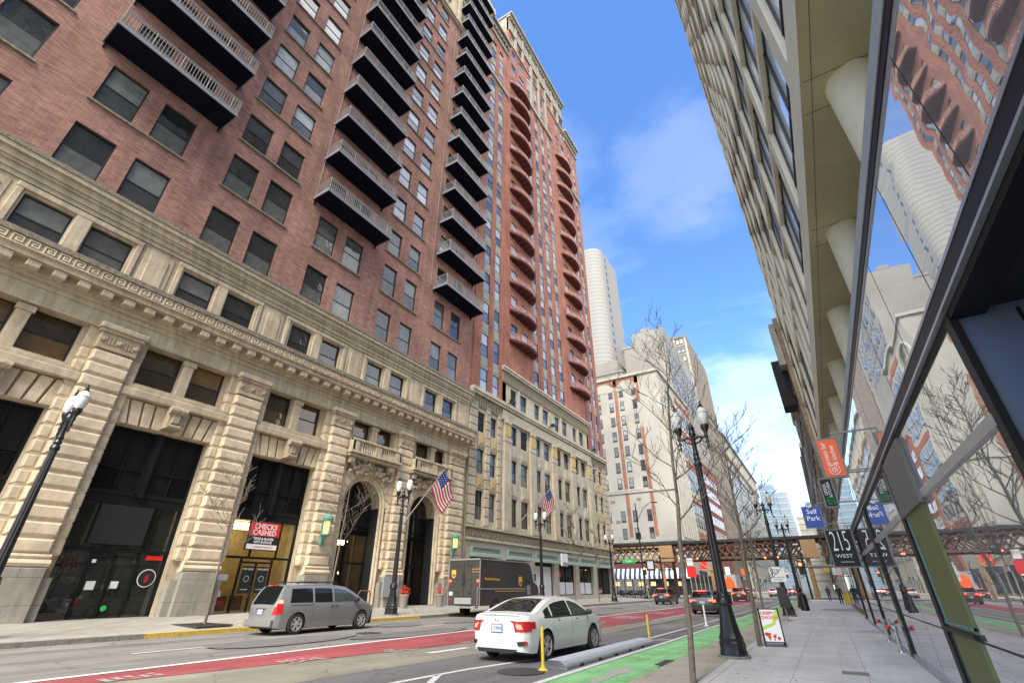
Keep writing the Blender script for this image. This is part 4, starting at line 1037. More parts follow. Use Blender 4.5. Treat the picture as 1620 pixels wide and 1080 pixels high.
for y in cy:
    if cx is None:
        m = MB(); m.lathe([(.37,0),(.37,3.92)], (0,0,0), 32); cx = smooth_by_angle(m.build('round_column', M['tower'], tw, world=False)); cx.location = (2.38-TX, y-12, 5.08-ZS)
    else: dup(cx, tw, (2.38-TX, y-12, 5.08-ZS))
# ================================================================== background buildings
def far_windows(root, fr, spots, w, h, cap, mat_=None, frame=M['frame']):
    """each spot (u, v) lower-left; recessed pane inside a thin frame, built on the wall face"""
    rest = MB(); mats = [frame, mat_ or M['bgwin']]
    for i, (u, v) in enumerate(spots):
        m = MB() if i < cap else rest
        t = min(.14, w*.1)
        m.fbox(fr, u-.04, u+w+.04, v-.22, v, -.12, .02, 0)
        m.fbox(fr, u, u+w, v, v+t, -.04, .02, 0); m.fbox(fr, u, u+w, v+h-t, v+h, -.04, .02, 0); m.fbox(fr, u, u+t, v, v+h, -.04, .02, 0); m.fbox(fr, u+w-t, u+w, v, v+h, -.04, .02, 0)
        m.fbox(fr, u+t, u+w-t, v+h*.48, v+h*.52, -.03, .02, 0)
        m.poly([fr(u+t,v+t,-.01),fr(u+w-t,v+t,-.01),fr(u+w-t,v+h*.5,-.01),fr(u+t,v+h*.5,-.01)], 1); m.poly([fr(u+t,v+h*.5,-.012),fr(u+w-t,v+h*.5,-.012),fr(u+w-t,v+h-t,-.012),fr(u+t,v+h-t,-.012)], 1)
        if i < cap: m.build('window', mats, root)
    if rest.f: tag(rest.build('window', mats, root), kind='stuff')
# cream painted corner building beyond the elevated railway
cb = thing('cream_corner_building', 'cream painted office block with orange brick strips on its side wall beyond the elevated railway', 'building', (-45, 128, 0))
YC = 128.0
m = MB(); m.box(-75, YC, 0, XF, 168, 58.6); m.box(-75.3, YC-.5, 58.6, XF+.6, 168, 59.4); m.box(-75, YC-.25, 12.2, XF+.2, 168, 12.9); m.box(-75, YC-.2, 25.2, -36.5, YC, 25.6)
m.box(-75, YC-.3, 24.6, XF+.3, 168, 25.1)
m.build('wall', M['cream'], cb)
FY = frameY(YC)
m = MB()
for (a, b_, z0, z1) in ((-41.6,-40.6,13.5,58.4),(-34.8,-33.9,13.5,42.5),(-35.0,-33.9,50,58.4),(-75,-33.9,56.2,58.4),(-49.5,-48.5,13.5,56.2)): m.fbox(FY, a, b_, z0, z1, -.06, 0)
m.build('orange_brick_strip', M['quoin'], cb)
# cream arches on top of the brick band
m = MB()
for c in (-45.0, -37.7):
    m.prism([FY(c+3.3*math.cos(PI*k/12), 54.6+3.0*math.sin(PI*k/12), -.1) for k in range(13)], (0, .08, 0))
m.build('arched_panel', M['cream'], cb)
rows = [13.1, 17.5, 26.1, 30.5, 35.0, 39.5, 44.0, 48.5, 52.8]
sp = [(u, z) for z in rows for u in (-43.4, -40.1, -36.2, -47.4, -51.5)]
far_windows(cb, FY, sp, 1.25, 2.6, 60)
m = MB()
for (u, z) in ((-46.0, 22.2), (-38.6, 22.4), (-45.0, 17)): m.fbox(FY, u, u+1.2, z, z+.8, -.03, 0)
m.build('vent_grille', M['ledge'], cb)
FS = frameX(XF)
# ornate dark shafts and red bands on the street side
m = MB()
for y in (130.5, 133.4, 136.3, 139.2, 142.1): m.fbox(FS, y, y+1.7, 13, 50, -.02, 0)
m.build('dark_window_shaft', M['bgwin'], cb)
m = MB()
for y in (129.2, 132.3, 135.2, 138.1, 141, 144): m.tube([FS(y+.4, 13, -.3), FS(y+.4, 50, -.3)], .42, 8)
for k in range(6): m.tube([FS(130.5+2.9*0+6*math.cos(PI*a/12)*.98+6.2, 50+5*math.sin(PI*a/12), -.2) for a in range(13)], .4, 6) if k == 0 else None
m.build('colonnade', M['cream2'], cb)
m = MB()
for z in (14, 24, 34.5, 44.5, 54.5): m.fbox(FS, 147, 167.9, z, z+2.0, -.12, 0)
m.build('red_brick_band', brickmat('red_band_brick', ((.38,.10,.06),(.33,.09,.05)), (.3,.15,.1)), cb)
far_windows(cb, FS, [(147.8+3.4*i, z) for z in (17.5, 21, 28, 31.2, 38, 41, 48, 51) for i in range(6)], 1.9, 2.4, 20)
# cafe ground floor under striped awning
m = MB(); m.fbox(FY, -75, XF, 5.9, 7.4, -.1, 0); m.build('brown_fascia', mat('brown_fascia', (.14,.05,.03), .7), cb)
m = MB(); m.fbox(FY, -58, XF, .2, 3.7, -.05, 0, 0)
for k in range(14): m.fbox(FY, -57+k*2.1, -56.8+k*2.1, .2, 5.9, -.12, 0, 1)
m.build('cafe_front', [M['shop'], M['cloth_dark']], cb)
m = MB()
for k in range(7):
    u = -50+k*3.1; m.fbox(FY, u, u+1.2, 2.2, 3.1, -.1, -.06)
m.build('cafe_lamp', M['sigor'] if False else M['lanternlit'], cb)
aw = MB(); u = -57.0; k = 0
while u < -28.4:
    aw.prism([(u, YC-.12, 6.1), (u, YC-1.1, 4.4), (u, YC-1.1, 3.75), (u, YC-.12, 3.9)], (.62, 0, 0), k % 2); u += .62; k += 1
tag(aw.build('striped_awning', [M['signwhite'], M['cloth_navy']], cb), 'black and white striped awning')
# grey windowless slab on top of the block
sb = thing('grey_windowless_building', 'grey rendered slab wall without windows rising behind the cream office block', 'building', (-38, 141, 0))
m = MB(); m.box(-43.2, 150, 0, -28.2, 200, 79.5); m.box(-39.5, 149.98, 79.5, -28.2, 196, 84.5); m.box(-36, 149.9, 84.5, -33, 190, 85.8); m.box(-43.4, 149.8, 84.5-5.3, -39.4, 195, 80.0)
m.build('wall', M['greyslab'], sb)
m = MB(); m.box(-70, 145, 0, -43.3, 190, 68.5); m.box(-70, 144.7, 68.5, -43.0, 190, 69.2); m.box(-58, 146, 69, -45, 186, 74); lw = m.build('lower_wing', M['greyslab'], sb)
far_windows(sb, frameY(145), [(x, z) for z in (60.5, 64.4) for x in (-56, -53.5, -48.5, -46)] , 1.3, 2.4, 20, mat_=M['board'])
far_windows(sb, frameX(-28.2), [(151+i*4.1, z) for z in (62, 66.5, 71, 75.5) for i in range(11)], 2, 2.6, 30)
# tan brick tower
tt = thing('tan_brick_tower', 'tall tan brick office tower with paired windows and pale corner strips', 'building', (-40, 200, 0))
m = MB(); m.box(-60, 200, 0, -28.3, 246, 104); m.box(-60.2, 199.7, 104, -28, 246, 105.2)
m.build('wall', M['tan'], tt)
m = MB(); m.box(-29.0, 199.8, 0, -28.15, 200.6, 104); m.box(-33.9, 199.85, 0, -33.2, 200.0, 104)
z = 20
while z < 103: m.box(-33.5, 199.85, z, -29.0, 200.0, z+.35); z += 4.45
m.build('pale_corner_strip', M['cream2'], tt)
far_windows(tt, frameY(200), [(x, z) for z in [21+4.45*k for k in range(19)] for x in (-32.8, -31.0)], 1.5, 2.3, 60, mat_=M['glazhi'])
m = MB()
y = 201.5
while y < 245.5: m.fbox(frameX(-28.3), y, y+.9, 14, 103.5, -.45, 0, c=.05); y += 2.2
m.build('brick_mullion', M['tan'], tt)
m = MB(); y = 202.5
while y < 245: m.fbox(frameX(-28.3), y, y+1.1, 14, 103, -.02, 0); y += 2.2
tag(m.build('window', M['bgwin'], tt), kind='stuff')
rbk = thing('red_brick_lowrise', 'red brick mid-rise with white framed windows between the cream block and the tan tower', 'building', (-32, 170, 0))
m = MB(); m.box(-60, 170, 0, -27.6, 199.6, 40); m.box(-60, 169.8, 40, -27.4, 199.6, 40.8); m.build('wall', brickmat('dull_red_brick', ((.26,.09,.065),(.21,.08,.06)), (.25,.16,.13)), rbk)
far_windows(rbk, frameX(-27.6), [(171.2+3.3*i, z) for z in (16, 20.5, 25, 29.5, 34) for i in range(8)], 2.0, 2.6, 40, mat_=M['glazhi'], frame=M['board'])
# classical building with a big bracketed cornice
cl = thing('classical_corniced_building', 'pale terracotta office building with a heavy bracketed cornice further down the street', 'building', (-40, 248, 0))
m = MB(); m.box(-70, 248, 0, -28, 395, 62); m.box(-70, 247, 62, -27, 396, 63.2); m.box(-70, 247.8, 63.2, -27.8, 395, 70.5)
m.box(-70, 247.2, 54.5, -27.4, 395.5, 55.4); m.box(-70, 246.5, 70.5, -26.6, 396, 71.2)
m.build('wall', M['cream2'], cl)
m = MB(); y = 248.5
while y < 395: m.box(-28, y, 60.2, -26.9, y+1.2, 62); y += 3
tag(m.build('cornice_bracket', M['carved'], cl), kind='stuff')
far_windows(cl, frameX(-28), [(251+6.5*i, z) for z in (12, 18, 24, 30, 36, 42, 48, 56.5) for i in range(22)], 3.2, 4.0, 30)
# ribbed concrete high-rise
ct = thing('ribbed_concrete_highrise', 'very tall pale ribbed concrete high-rise with one column of dark slots', 'building', (-70, 180, 0))
fp = [(-92,180),(-64,180)] + [(-64+5.7*math.sin(PI/2*k/6), 185.7-5.7*math.cos(PI/2*k/6)) for k in range(7)] + [(-58.3, 206)] + [(-64+5.7*math.cos(PI/2*k/4), 206+5.7*math.sin(PI/2*k/4)) for k in range(1, 5)] + [(-92,211.7)]
m = MB(); m.prism([(x, y, 0) for x, y in fp], (0, 0, 157)); m.build('wall', M['ribbed'], ct)
for k in range(22): m = MB(); m.fbox(frameX(-58.3), 188.5, 190.2, 60+4.4*k, 62.2+4.4*k, -.05, 0); m.build('slot_window', M['shop'], ct)
# ground-floor shops and small signs along the far left side
for root, x, ya, yb in ((cb, XF, 129, 167), (rbk, -27.6, 171, 199), (tt, -28.3, 201.5, 245), (cl, -28, 250, 392)):
    y = ya; k = 0
    while y+4 < yb:
        m = MB(); fr = frameX(x); m.fbox(fr, y, y+4, .3, 4.6, -.05, 0, 0); m.fbox(fr, y, y+4, 4.7, 5.7, -.3, 0, 1+k % 3)
        m.build('shop_front', [M['shop'], M['el_dark'], M['cream2'], M['cloth_navy']], root); y += 5.4 if yb < 300 else 9; k += 1
for i, (y, z, w_, col, lab) in enumerate(((140, 6.0, 1.6, 'signred', 'small red projecting sign on the cream block beyond the railway'), (178, 5.6, 1.4, 'signwhite', 'small white projecting sign on the red brick building'), (215, 6.2, 1.8, 'orange', 'small orange projecting sign on the tan tower'))):
    m = MB(); m.box(-27.5, y, z, -27.5+w_, y+.2, z+2.2, 0); m.box(-28, y+.05, z+1.9, -27.5, y+.12, z+2, 1); tag(m.build('projecting_sign', [M[col], M['black']]), lab, 'shop sign')
# distant glass towers at the end of the street
for nm, lab, (x0, x1, y0, z1) in (('glass_tower', 'pale blue glass tower at the far end of the street, the taller of the pair', (-27, -17, 400, 70.5)), ('glass_tower', 'banded blue grey glass tower at the street end, the lower of the pair', (-16.8, -9.5, 405, 64.5)), ('stone_setback_tower', 'pale stone tower far behind the railway on the right of the glass pair', (-8, 3, 430, 50))):
    t = thing(nm, lab, 'building', ((x0+x1)/2, y0, 0)); m = MB(); m.box(x0, y0, 0, x1, y0+40, z1); m.build('wall', M['glasstower'] if 'glass' in nm else M['cream2'], t)
    m = MB(); z = 6
    while z < z1: m.box(x0-.1, y0-.15, z, x1+.1, y0, z+.8); z += 4.2
    m.build('floor_band', M['alu'] if 'glass' in nm else M['greyslab'], t)
# low facades continuing behind the railway on both sides
def street_block(name, label, x, s, y0, y1, z1, wm, fl=4.4, bay=4.2, ww=2.2, gm='bgwin', back=22, cap=16, led=.5):
    t = thing(name, label, 'building', (x-s*6, y0, 0))
    m = MB(); m.box(min(x, x-s*back), y0, 0, max(x, x-s*back), y1, z1); m.box(min(x+s*led, x-s*back), y0-.4*led, z1, max(x+s*led, x-s*back), y1, z1+.9)
    m.box(min(x+s*.25, x-s*2), y0-.1, 4.6, max(x+s*.25, x-s*2), y1, 5.3); m.build('wall', wm, t)
    fr = frameX(x, s); n = int((y1-y0-1)/bay); sp = []
    z = 6.2
    while z+2.6 < z1-.8:
        for i in range(n): sp.append((y0+.9+i*bay, z))
        z += fl
    far_windows(t, fr, sp, ww, 2.5, cap, mat_=M[gm])
    m = MB()
    for i in range(n): m.fbox(fr, y0+.6+i*bay, y0+.6+i*bay+bay*.8, .5, 4.2, -.03, 0)
    m.build('shop_window', M['shop'], t)
    return t
street_block('stone_office_building', 'long pale office building closing the left side of the far street', -28, 1, 397, 520, 48, M['cream2'])
# right-hand side beyond the tower
r1 = street_block('tan_brick_warehouse', 'weathered tan and orange brick building wedged beside the concrete tower', 1.42, -1, 36.3, 58, 19.0, brickmat('weathered_tan_brick', ((.36,.22,.13),(.30,.25,.17)), (.3,.27,.2), .5, .16, .02, v2=.4), fl=4.0, bay=3.6, ww=1.6, cap=14, led=.08)
m = MB(); z = 5.0
for k in range(60): 
    m.box(1.22-.08*(k%2), 37+k*.35, 17.9, 1.42, 37.2+k*.35, 18.7)
m.build('carved_cornice', M['carved'], r1)
# grey and navy projecting bay
m = MB(); m.box(.98, 36.9, 16.3, 1.4, 38.2, 19.8); m.build('projecting_grey_panel', M['cream2'], r1)
m = MB(); m.box(.45, 38.4, 13.6, 1.35, 40.2, 17.3)
for k in range(8): m.box(.5+k*.1, 38.34, 13.7, .54+k*.1, 38.4, 17.2)
m.build('dark_louvred_bay', M['signblack'], r1)
street_block('pale_stone_block', 'pale stone building with a thin cornice beyond the tan brick building', 1.75, -1, 58.3, 84, 24.5, M['cream2'], fl=4.2, cap=14, led=.2)
street_block('grey_corner_block', 'grey stone block on the far right corner past the railway', 2.4, -1, 106, 150, 26, M['greyslab'], cap=14)
street_block('tall_stone_block', 'pale stone block far down the right side of the street', 2.6, -1, 151, 260, 34, M['cream2'], cap=14)
street_block('distant_right_block', 'dull brick block farthest down the right side', 3.4, -1, 261, 500, 40, M['tan'], cap=10)
# ================================================================== elevated railway
el = thing('elevated_railway', 'ochre and rust coloured steel elevated railway crossing the street on lattice girders', 'railway', (-14, 98, 0))
EY0, EY1 = 95.0, 104.0
m = MB(); m.box(-80, EY0, 8.75, 60, EY1, 9.1); m.box(-80, EY0-.25, 8.85, 60, EY0, 9.3); m.build('track_deck', M['el_dark'], el)
m = MB()
x = -79.5
while x < 60: m.box(x, EY0-.1, 8.4, x+.3, EY1+.1, 8.75); x += 1.6
m.build('sleeper_beam', M['el_steel'], el)
def lattice(y, x0, x1, z0, z1, mm, t=.09, n=None, ch=.32):
    mm.box(x0, y-.2, z1-ch, x1, y+.2, z1); mm.box(x0, y-.2, z0, x1, y+.2, z0+ch)
    n = n or int(abs(x1-x0)/1.25); w = (x1-x0)/n
    for k in range(n):
        for (a, b_) in (((x0+k*w, z0+ch), (x0+(k+1)*w, z1-ch)), ((x0+(k+1)*w, z0+ch), (x0+k*w, z1-ch))):
            mm.tube([(a[0], y, a[1]), (b_[0], y, b_[1])], t, 4)
g1 = MB(); lattice(EY0+.1, -80, -25.5, 6.3, 8.7, g1, n=44); g1.build('lattice_girder', M['el_tan'], el)
g2 = MB(); lattice(EY0+.3, -23, -2.4, 6.2, 8.5, g2, t=.13, n=16); lattice(EY1-.3, -23, -2.4, 6.2, 8.5, g2, t=.13, n=16); lattice(EY1-.2, -80, -25, 6.2, 8.5, g2, n=44); lattice(EY0+.3, .3, 58, 6.2, 8.5, g2, t=.1, n=46)
g2.build('lattice_girder', M['el_steel'], el)
for x, w_ in ((-24.6, .9), (-1.5, .8)):
    m = MB(); m.box(x-w_, EY0-.3, 6.0, x+w_+.6, EY0+2.6, 8.7); m.box(x-w_+.4, EY0-.34, 5.9, x-w_+.6, EY0-.3, 8.7); m.box(x+w_-.2, EY0-.34, 5.9, x+w_, EY0-.3, 8.7)
    m.build('plate_bracket', M['el_tan'], el)
for (x, y) in ((-25.4, EY0), (-25.4, EY1-.5), (-1.9, EY0), (-1.9, EY1-.5), (-19.5, EY1+6)):
    m = MB(); m.box(x-.28, y, .1, x-.18, y+.5, 6.3); m.box(x+.18, y, .1, x+.28, y+.5, 6.3); m.box(x-.2, y+.2, .1, x+.2, y+.3, 6.3); m.tube([(x-.2, y+.2, 5.0), (x-2.4, y+.2, 6.3)], .1, 4)
    m.tube([(x-2.8, y, 4.9), (x+.2, y, 4.9)], .1, 4); m.build('steel_column', M['el_tan'], el)
m = MB()
for z in (9.7, 10.15, 10.5): m.box(-80, EY0-.32, z, 60, EY0-.28, z+.05)
x = -79
while x < 60: m.box(x, EY0-.33, 9.1, x+.06, EY0-.27, 10.5); x += 2.3
m.build('track_railing', M['rail'], el)
# ================================================================== ground
def sheet(name, pts, z, m, kind='structure'):
    mb = MB(); mb.poly([(x, y, z) for x, y in pts]); o = mb.build(name, m); tag(o, kind=kind); return o
CLX, CRX = -21.55, -3.42       # kerb faces
sheet('ground', [(-600,-200),(600,-200),(600,900),(-600,900)], -.02, M['asphalt'])
sheet('road', [(CLX,-30),(CRX,-30),(CRX,90),(CLX,90)], 0, M['asphalt'])
sheet('road_concrete_lane', [(-12.4,-30),(-12.4,5),(-10.7,14.7),(-9.5,23.2),(-9.1,31),(-8.6,60),(-6.4,60),(-8.6,14),(-9.2,8),(-9.4,0),(-9.4,-30)], .004, M['lane_conc'])
sheet('road_asphalt_patch', [(-9.1,-30),(-9.15,7.2),(-8.9,12),(-7.9,18),(-7.1,24),(CRX,24),(CRX,-30)], .008, M['patch'])
red = [(-13.5,-30),(-13.5,18),(-12.95,30),(-12.7,48),(-12.5,88)]
redr = [(-9.0,88),(-9.1,34),(-9.45,23.2),(-10.7,14.7),(-11.8,7.85),(-12.4,5.0),(-13.0,-4),(-13.4,-30)]
sheet('red_bus_lane', red+redr, .012, M['red'])
def stripe(name, pts, w, z=.016, m=None):
    mb = MB()
    for i in range(len(pts)-1):
        a, b = Vector((*pts[i], 0)), Vector((*pts[i+1], 0)); d = (b-a).normalized(); n = Vector((-d.y, d.x, 0))*w/2
        mb.poly([(a-n).to_tuple()[:2]+(z,), (b-n).to_tuple()[:2]+(z,), (b+n).to_tuple()[:2]+(z,), (a+n).to_tuple()[:2]+(z,)])
    o = mb.build(name, m or M['white']); tag(o, kind='structure'); return o
stripe('road_marking', [(-13.68,-30),(-13.66,18),(-13.05,30),(-12.8,48),(-12.6,88)], .22)
stripe('road_marking', [(-9.0,30),(-8.9,60),(-8.8,88)], .15)
mb = MB()
for y in (-4, 7.5, 19.2, 31, 43, 55, 67): mb.poly([(-16.96,y,.016),(-16.84,y,.016),(-16.84,y+1.9,.016),(-16.96,y+1.9,.016)])
tag(mb.build('road_marking', M['white']), kind='structure')
# worn words at the lane edge and bus lane symbols further on
rnd = random.Random(3); mb = MB()
def word(mb, x, y, w, l, k=5):
    for i in range(k):
        yy = y+l*i/k
        for j in range(4):
            if rnd.random() < .75: mb.poly([(x-w/2+w*j/4,yy,.02),(x-w/2+w*(j+.75)/4,yy,.02),(x-w/2+w*(j+.75)/4,yy+l*.13,.02),(x-w/2+w*j/4,yy+l*.13,.02)])
for (x, y, w) in ((-12.55, 5.2, .5), (-11.75, 8.6, .7), (-11.2, 11.5, .8), (-10.6, 14.5, .7)): word(mb, x, y, w, 1.1, 5)
for (x, y) in ((-11.3, 24.5), (-11.2, 31), (-11.0, 38)): word(mb, x, y, 1.7, 2.6, 6)
mb.poly([(-11.2,20.3,.02),(-10.95,20.3,.02),(-10.95,23,.02),(-11.2,23,.02)])
tag(mb.build('worn_lane_lettering', M['wornwhite']), kind='structure')
# turn arrow by the car, merge line, parking corner, lane lines on the right
mb = MB()
mb.poly([(-10.15,11.9,.016),(-9.85,11.9,.016),(-9.75,13.6,.016),(-10.0,13.6,.016)]); mb.poly([(-10.0,13.5,.016),(-9.75,13.6,.016),(-8.9,14.0,.016),(-8.95,13.8,.016)]); mb.poly([(-9.3,13.4,.016),(-8.5,13.9,.016),(-8.9,14.5,.016)])
tag(mb.build('turn_arrow', M['white']), kind='structure')
stripe('road_marking', [(-7.75,6.0),(-7.55,8.1),(-7.35,10.1),(-7.0,11.8),(-6.3,14.2),(-6.05,16),(-6.0,22.4),(-6.0,88)], .14)
stripe('road_marking', [(-7.42,9.2),(-6.4,7.4)], .14)
stripe('road_marking', [(-5.22,-30),(-5.22,9),(-5.12,18),(-5.05,88)], .16)
stripe('road_marking', [(-6.0,18.5),(-5.2,19.4)], .12)
stripe('road_marking', [(-6.0,25),(-5.2,26)], .12)
GL = [(-5.12,-30),(-5.1,9.5),(-4.98,18.4),(-4.93,88),(-3.5,88),(-3.5,14.0),(-3.5,13.9),(-3.9,13.3),(-3.75,12.4),(-3.5,11.8),(-3.5,-30)]
sheet('green_bike_lane', GL, .016, M['green'])
mb = MB(); mb.poly([(-4.42,10.0,.022),(-4.22,10.0,.022),(-4.22,11.3,.022),(-4.42,11.3,.022)]); mb.poly([(-4.62,11.3,.022),(-4.02,11.3,.022),(-4.32,12.3,.022)])
tag(mb.build('bike_lane_arrow', M['wornwhite']), kind='structure')
for (x, y, r, lab) in ((-6.15, 10.45, .52, 'round iron manhole cover beside the yellow post near the white car'), (-16.4, 15.7, .5, 'round iron manhole cover in the traffic lane beyond the minivan')):
    mb = MB(); mb.lathe([(r,0),(r,.006)], (0,0,0), 32); o = mb.build('manhole_cover', M['iron'], None, world=False); o.location = (x, y, .012 if x < -10 else .018); tag(o, lab, 'manhole cover', 'manhole covers')
mb = MB(); mb.box(-3.95, 12.9, .018, -3.5, 13.9, .03); tag(mb.build('drain_grate', M['iron']), 'dark drain grate at the edge of the green bike lane', 'drain')
mb = MB(); mb.box(-7.6, 36, .02, -6.2, 37.5, .024); tag(mb.build('tar_patch', M['patch']), kind='structure')
# sidewalks
mb = MB(); zc = .15
def slab(mb, pts, mi=0): mb.poly(pts, mi)
mb.poly([(CLX-.28,-30,zc),(CLX-.28,78,zc),(XF+.0,78,.40),(XF,-30,.40)]); mb.poly([(XF,-30,.40),(XF,78,.40),(XF-12,78,.40),(XF-12,-30,.40)])
tag(mb.build('left_sidewalk', M['walk']), kind='structure')
mb = MB()
mb.box(CLX-.28, -30, -.01, CLX, 9.8, .153, 0); mb.box(CLX-.28, 9.8, -.01, CLX, 24.6, .153, 1); mb.box(CLX-.28, 24.6, -.01, CLX, 78, .153, 0)
tag(mb.build('left_kerb', [M['curb'], M['yellowp']]), kind='structure')
mb = MB(); mb.poly([(-2.95,-30,.152),(GX,-30,.152),(GX,36.5,.152),(-2.95,36.5,.152)]); mb.poly([(-2.95,36.5,.152),(GX+.5,36.5,.152),(GX+.5,90,.152),(-2.95,90,.152)])
tag(mb.build('right_sidewalk', mat('pale_sidewalk', (.58,.565,.53), .85, var=.14, vscale=22, bump=.15, bscale=60, v2=.14, v2scale=.6, wear=.12)), kind='structure')
mb = MB(); mb.box(CRX, -30, -.01, -2.4, 86, .156, 0)
tag(mb.build('right_kerb_strip', mat('worn_kerb_strip', (.42,.375,.285), .88, var=.15, vscale=12, bump=.2, bscale=60, v2=.22, v2scale=.9, wear=.15)), kind='structure')
mb = MB(); y = -4
while y < 86: mb.box(-2.4, y, .150, GX, y+.014, .1545); y += 1.55
for x in (-2.22, -1.0, .2): mb.box(x, -5, .150, x+.014, 86, .1547)
y = -4
while y < 86: mb.box(CRX, y, .152, -2.4, y+.012, .158); y += 1.9
tag(mb.build('pavement_joint', mat('pale_joint', (.33,.32,.29), .9)), kind='structure')
# corners beyond the junction
for nm, x0, x1, y0, y1, z in (('far_left_sidewalk', -80, -21.8, 112, 520, .15), ('far_right_sidewalk', -3.2, 8, 110, 520, .15), ('side_street_pavement', -80, -28, 78, 84, .15)):
    mb = MB(); mb.box(x0, y0, -.01, x1, y1, z); tag(mb.build(nm, M['walk']), kind='structure')
mb = MB()
for x in range(-20, -4, 1): mb.poly([(x,84,.016),(x+.5,84,.016),(x+.5,87,.016),(x,87,.016)])
tag(mb.build('crosswalk', M['wornwhite']), kind='structure')
def sky():
    w = bpy.data.worlds.new('World'); sc.world = w; w.use_nodes = True; N, L = w.node_tree.nodes, w.node_tree.links
    bg = N['Background']; s = N.new('ShaderNodeTexSky'); s.sky_type = 'NISHITA'; s.sun_disc = False
    s.sun_elevation = math.radians(SUN_EL); s.sun_rotation = math.radians(SUN_ROT); s.air_density = 1.0; s.dust_density = .3; s.ozone_density = 2.5
    tc = N.new('ShaderNodeTexCoord'); mp = N.new('ShaderNodeMapping'); mp.inputs['Scale'].default_value = (1, 1, 2.2); L.new(tc.outputs['Generated'], mp.inputs[0])
    n = N.new('ShaderNodeTexNoise'); n.inputs['Scale'].default_value = 2.3; n.inputs['Detail'].default_value = 7; n.inputs['Roughness'].default_value = .52; n.inputs['Distortion'].default_value = .3
    mp.inputs['Location'].default_value = CLOUD; L.new(mp.outputs[0], n.inputs['Vector'])
    r = N.new('ShaderNodeValToRGB'); r.color_ramp.elements[0].position = .55; r.color_ramp.elements[1].position = .95; L.new(n.outputs['Fac'], r.inputs[0])
    sp = N.new('ShaderNodeSeparateXYZ'); L.new(tc.outputs['Generated'], sp.inputs[0])
    low = N.new('ShaderNodeMapRange'); low.inputs['From Min'].default_value = .55; low.inputs['From Max'].default_value = .12; low.inputs['To Min'].default_value = .18; low.inputs['To Max'].default_value = .95; L.new(sp.outputs['Z'], low.inputs['Value'])
    mu = N.new('ShaderNodeMath'); mu.operation = 'MULTIPLY'; L.new(r.outputs[0], mu.inputs[0]); L.new(low.outputs[0], mu.inputs[1])
    last = mu.outputs[0]
    nb = N.new('ShaderNodeTexNoise'); nb.inputs['Scale'].default_value = 9; nb.inputs['Detail'].default_value = 6; nb.inputs['Roughness'].default_value = .6; L.new(mp.outputs[0], nb.inputs['Vector'])
    for (d, c0, c1, amp) in PUFFS:
        q = N.new('ShaderNodeVectorMath'); q.operation = 'DOT_PRODUCT'; q.inputs[1].default_value = Vector(d).normalized(); L.new(tc.outputs['Generated'], q.inputs[0])
        ad = N.new('ShaderNodeMath'); ad.operation = 'MULTIPLY_ADD'; ad.inputs[1].default_value = (c1-c0)*1.6; L.new(nb.outputs['Fac'], ad.inputs[0]); L.new(q.outputs['Value'], ad.inputs[2])
        r2 = N.new('ShaderNodeMapRange'); r2.interpolation_type = 'SMOOTHSTEP'; r2.inputs['From Min'].default_value = c0+(c1-c0)*.8; r2.inputs['From Max'].default_value = c1+(c1-c0)*.8; r2.inputs['To Max'].default_value = amp; L.new(ad.outputs[0], r2.inputs['Value'])
        mm_ = N.new('ShaderNodeMath'); mm_.operation = 'MAXIMUM'; L.new(last, mm_.inputs[0]); L.new(r2.outputs[0], mm_.inputs[1]); last = mm_.outputs[0]
    hs = N.new('ShaderNodeHueSaturation'); hs.inputs['Saturation'].default_value = 1.08; hs.inputs['Value'].default_value = SKYVAL; L.new(s.outputs[0], hs.inputs['Color'])
    tint = N.new('ShaderNodeMix'); tint.data_type = 'RGBA'; tint.blend_type = 'MULTIPLY'; tint.inputs[0].default_value = 1; tint.inputs[7].default_value = SKYTINT; L.new(hs.outputs[0], tint.inputs[6])
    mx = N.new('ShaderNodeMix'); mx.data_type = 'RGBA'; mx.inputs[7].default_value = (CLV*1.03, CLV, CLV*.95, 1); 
    dp = N.new('ShaderNodeVectorMath'); dp.operation = 'DOT_PRODUCT'; dp.inputs[1].default_value = (.8,-.6,0); L.new(tc.outputs['Generated'], dp.inputs[0])  # unseen bright cloud added behind and right of the camera for neutral fill
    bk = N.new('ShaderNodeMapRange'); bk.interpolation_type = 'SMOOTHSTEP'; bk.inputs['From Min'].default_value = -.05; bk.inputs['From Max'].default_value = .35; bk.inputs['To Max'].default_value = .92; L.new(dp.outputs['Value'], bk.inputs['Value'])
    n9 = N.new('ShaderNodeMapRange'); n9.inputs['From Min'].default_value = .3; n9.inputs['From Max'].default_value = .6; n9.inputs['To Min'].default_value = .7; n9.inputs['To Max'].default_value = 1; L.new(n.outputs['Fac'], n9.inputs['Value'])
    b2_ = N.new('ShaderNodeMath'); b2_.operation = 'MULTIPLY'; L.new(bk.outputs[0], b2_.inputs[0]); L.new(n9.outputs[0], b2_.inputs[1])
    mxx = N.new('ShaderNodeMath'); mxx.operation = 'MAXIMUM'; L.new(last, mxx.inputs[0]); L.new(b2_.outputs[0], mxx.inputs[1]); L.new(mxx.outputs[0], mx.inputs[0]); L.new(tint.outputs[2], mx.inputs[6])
    L.new(mx.outputs[2], bg.inputs['Color']); bg.inputs['Strength'].default_value = SKYSTR
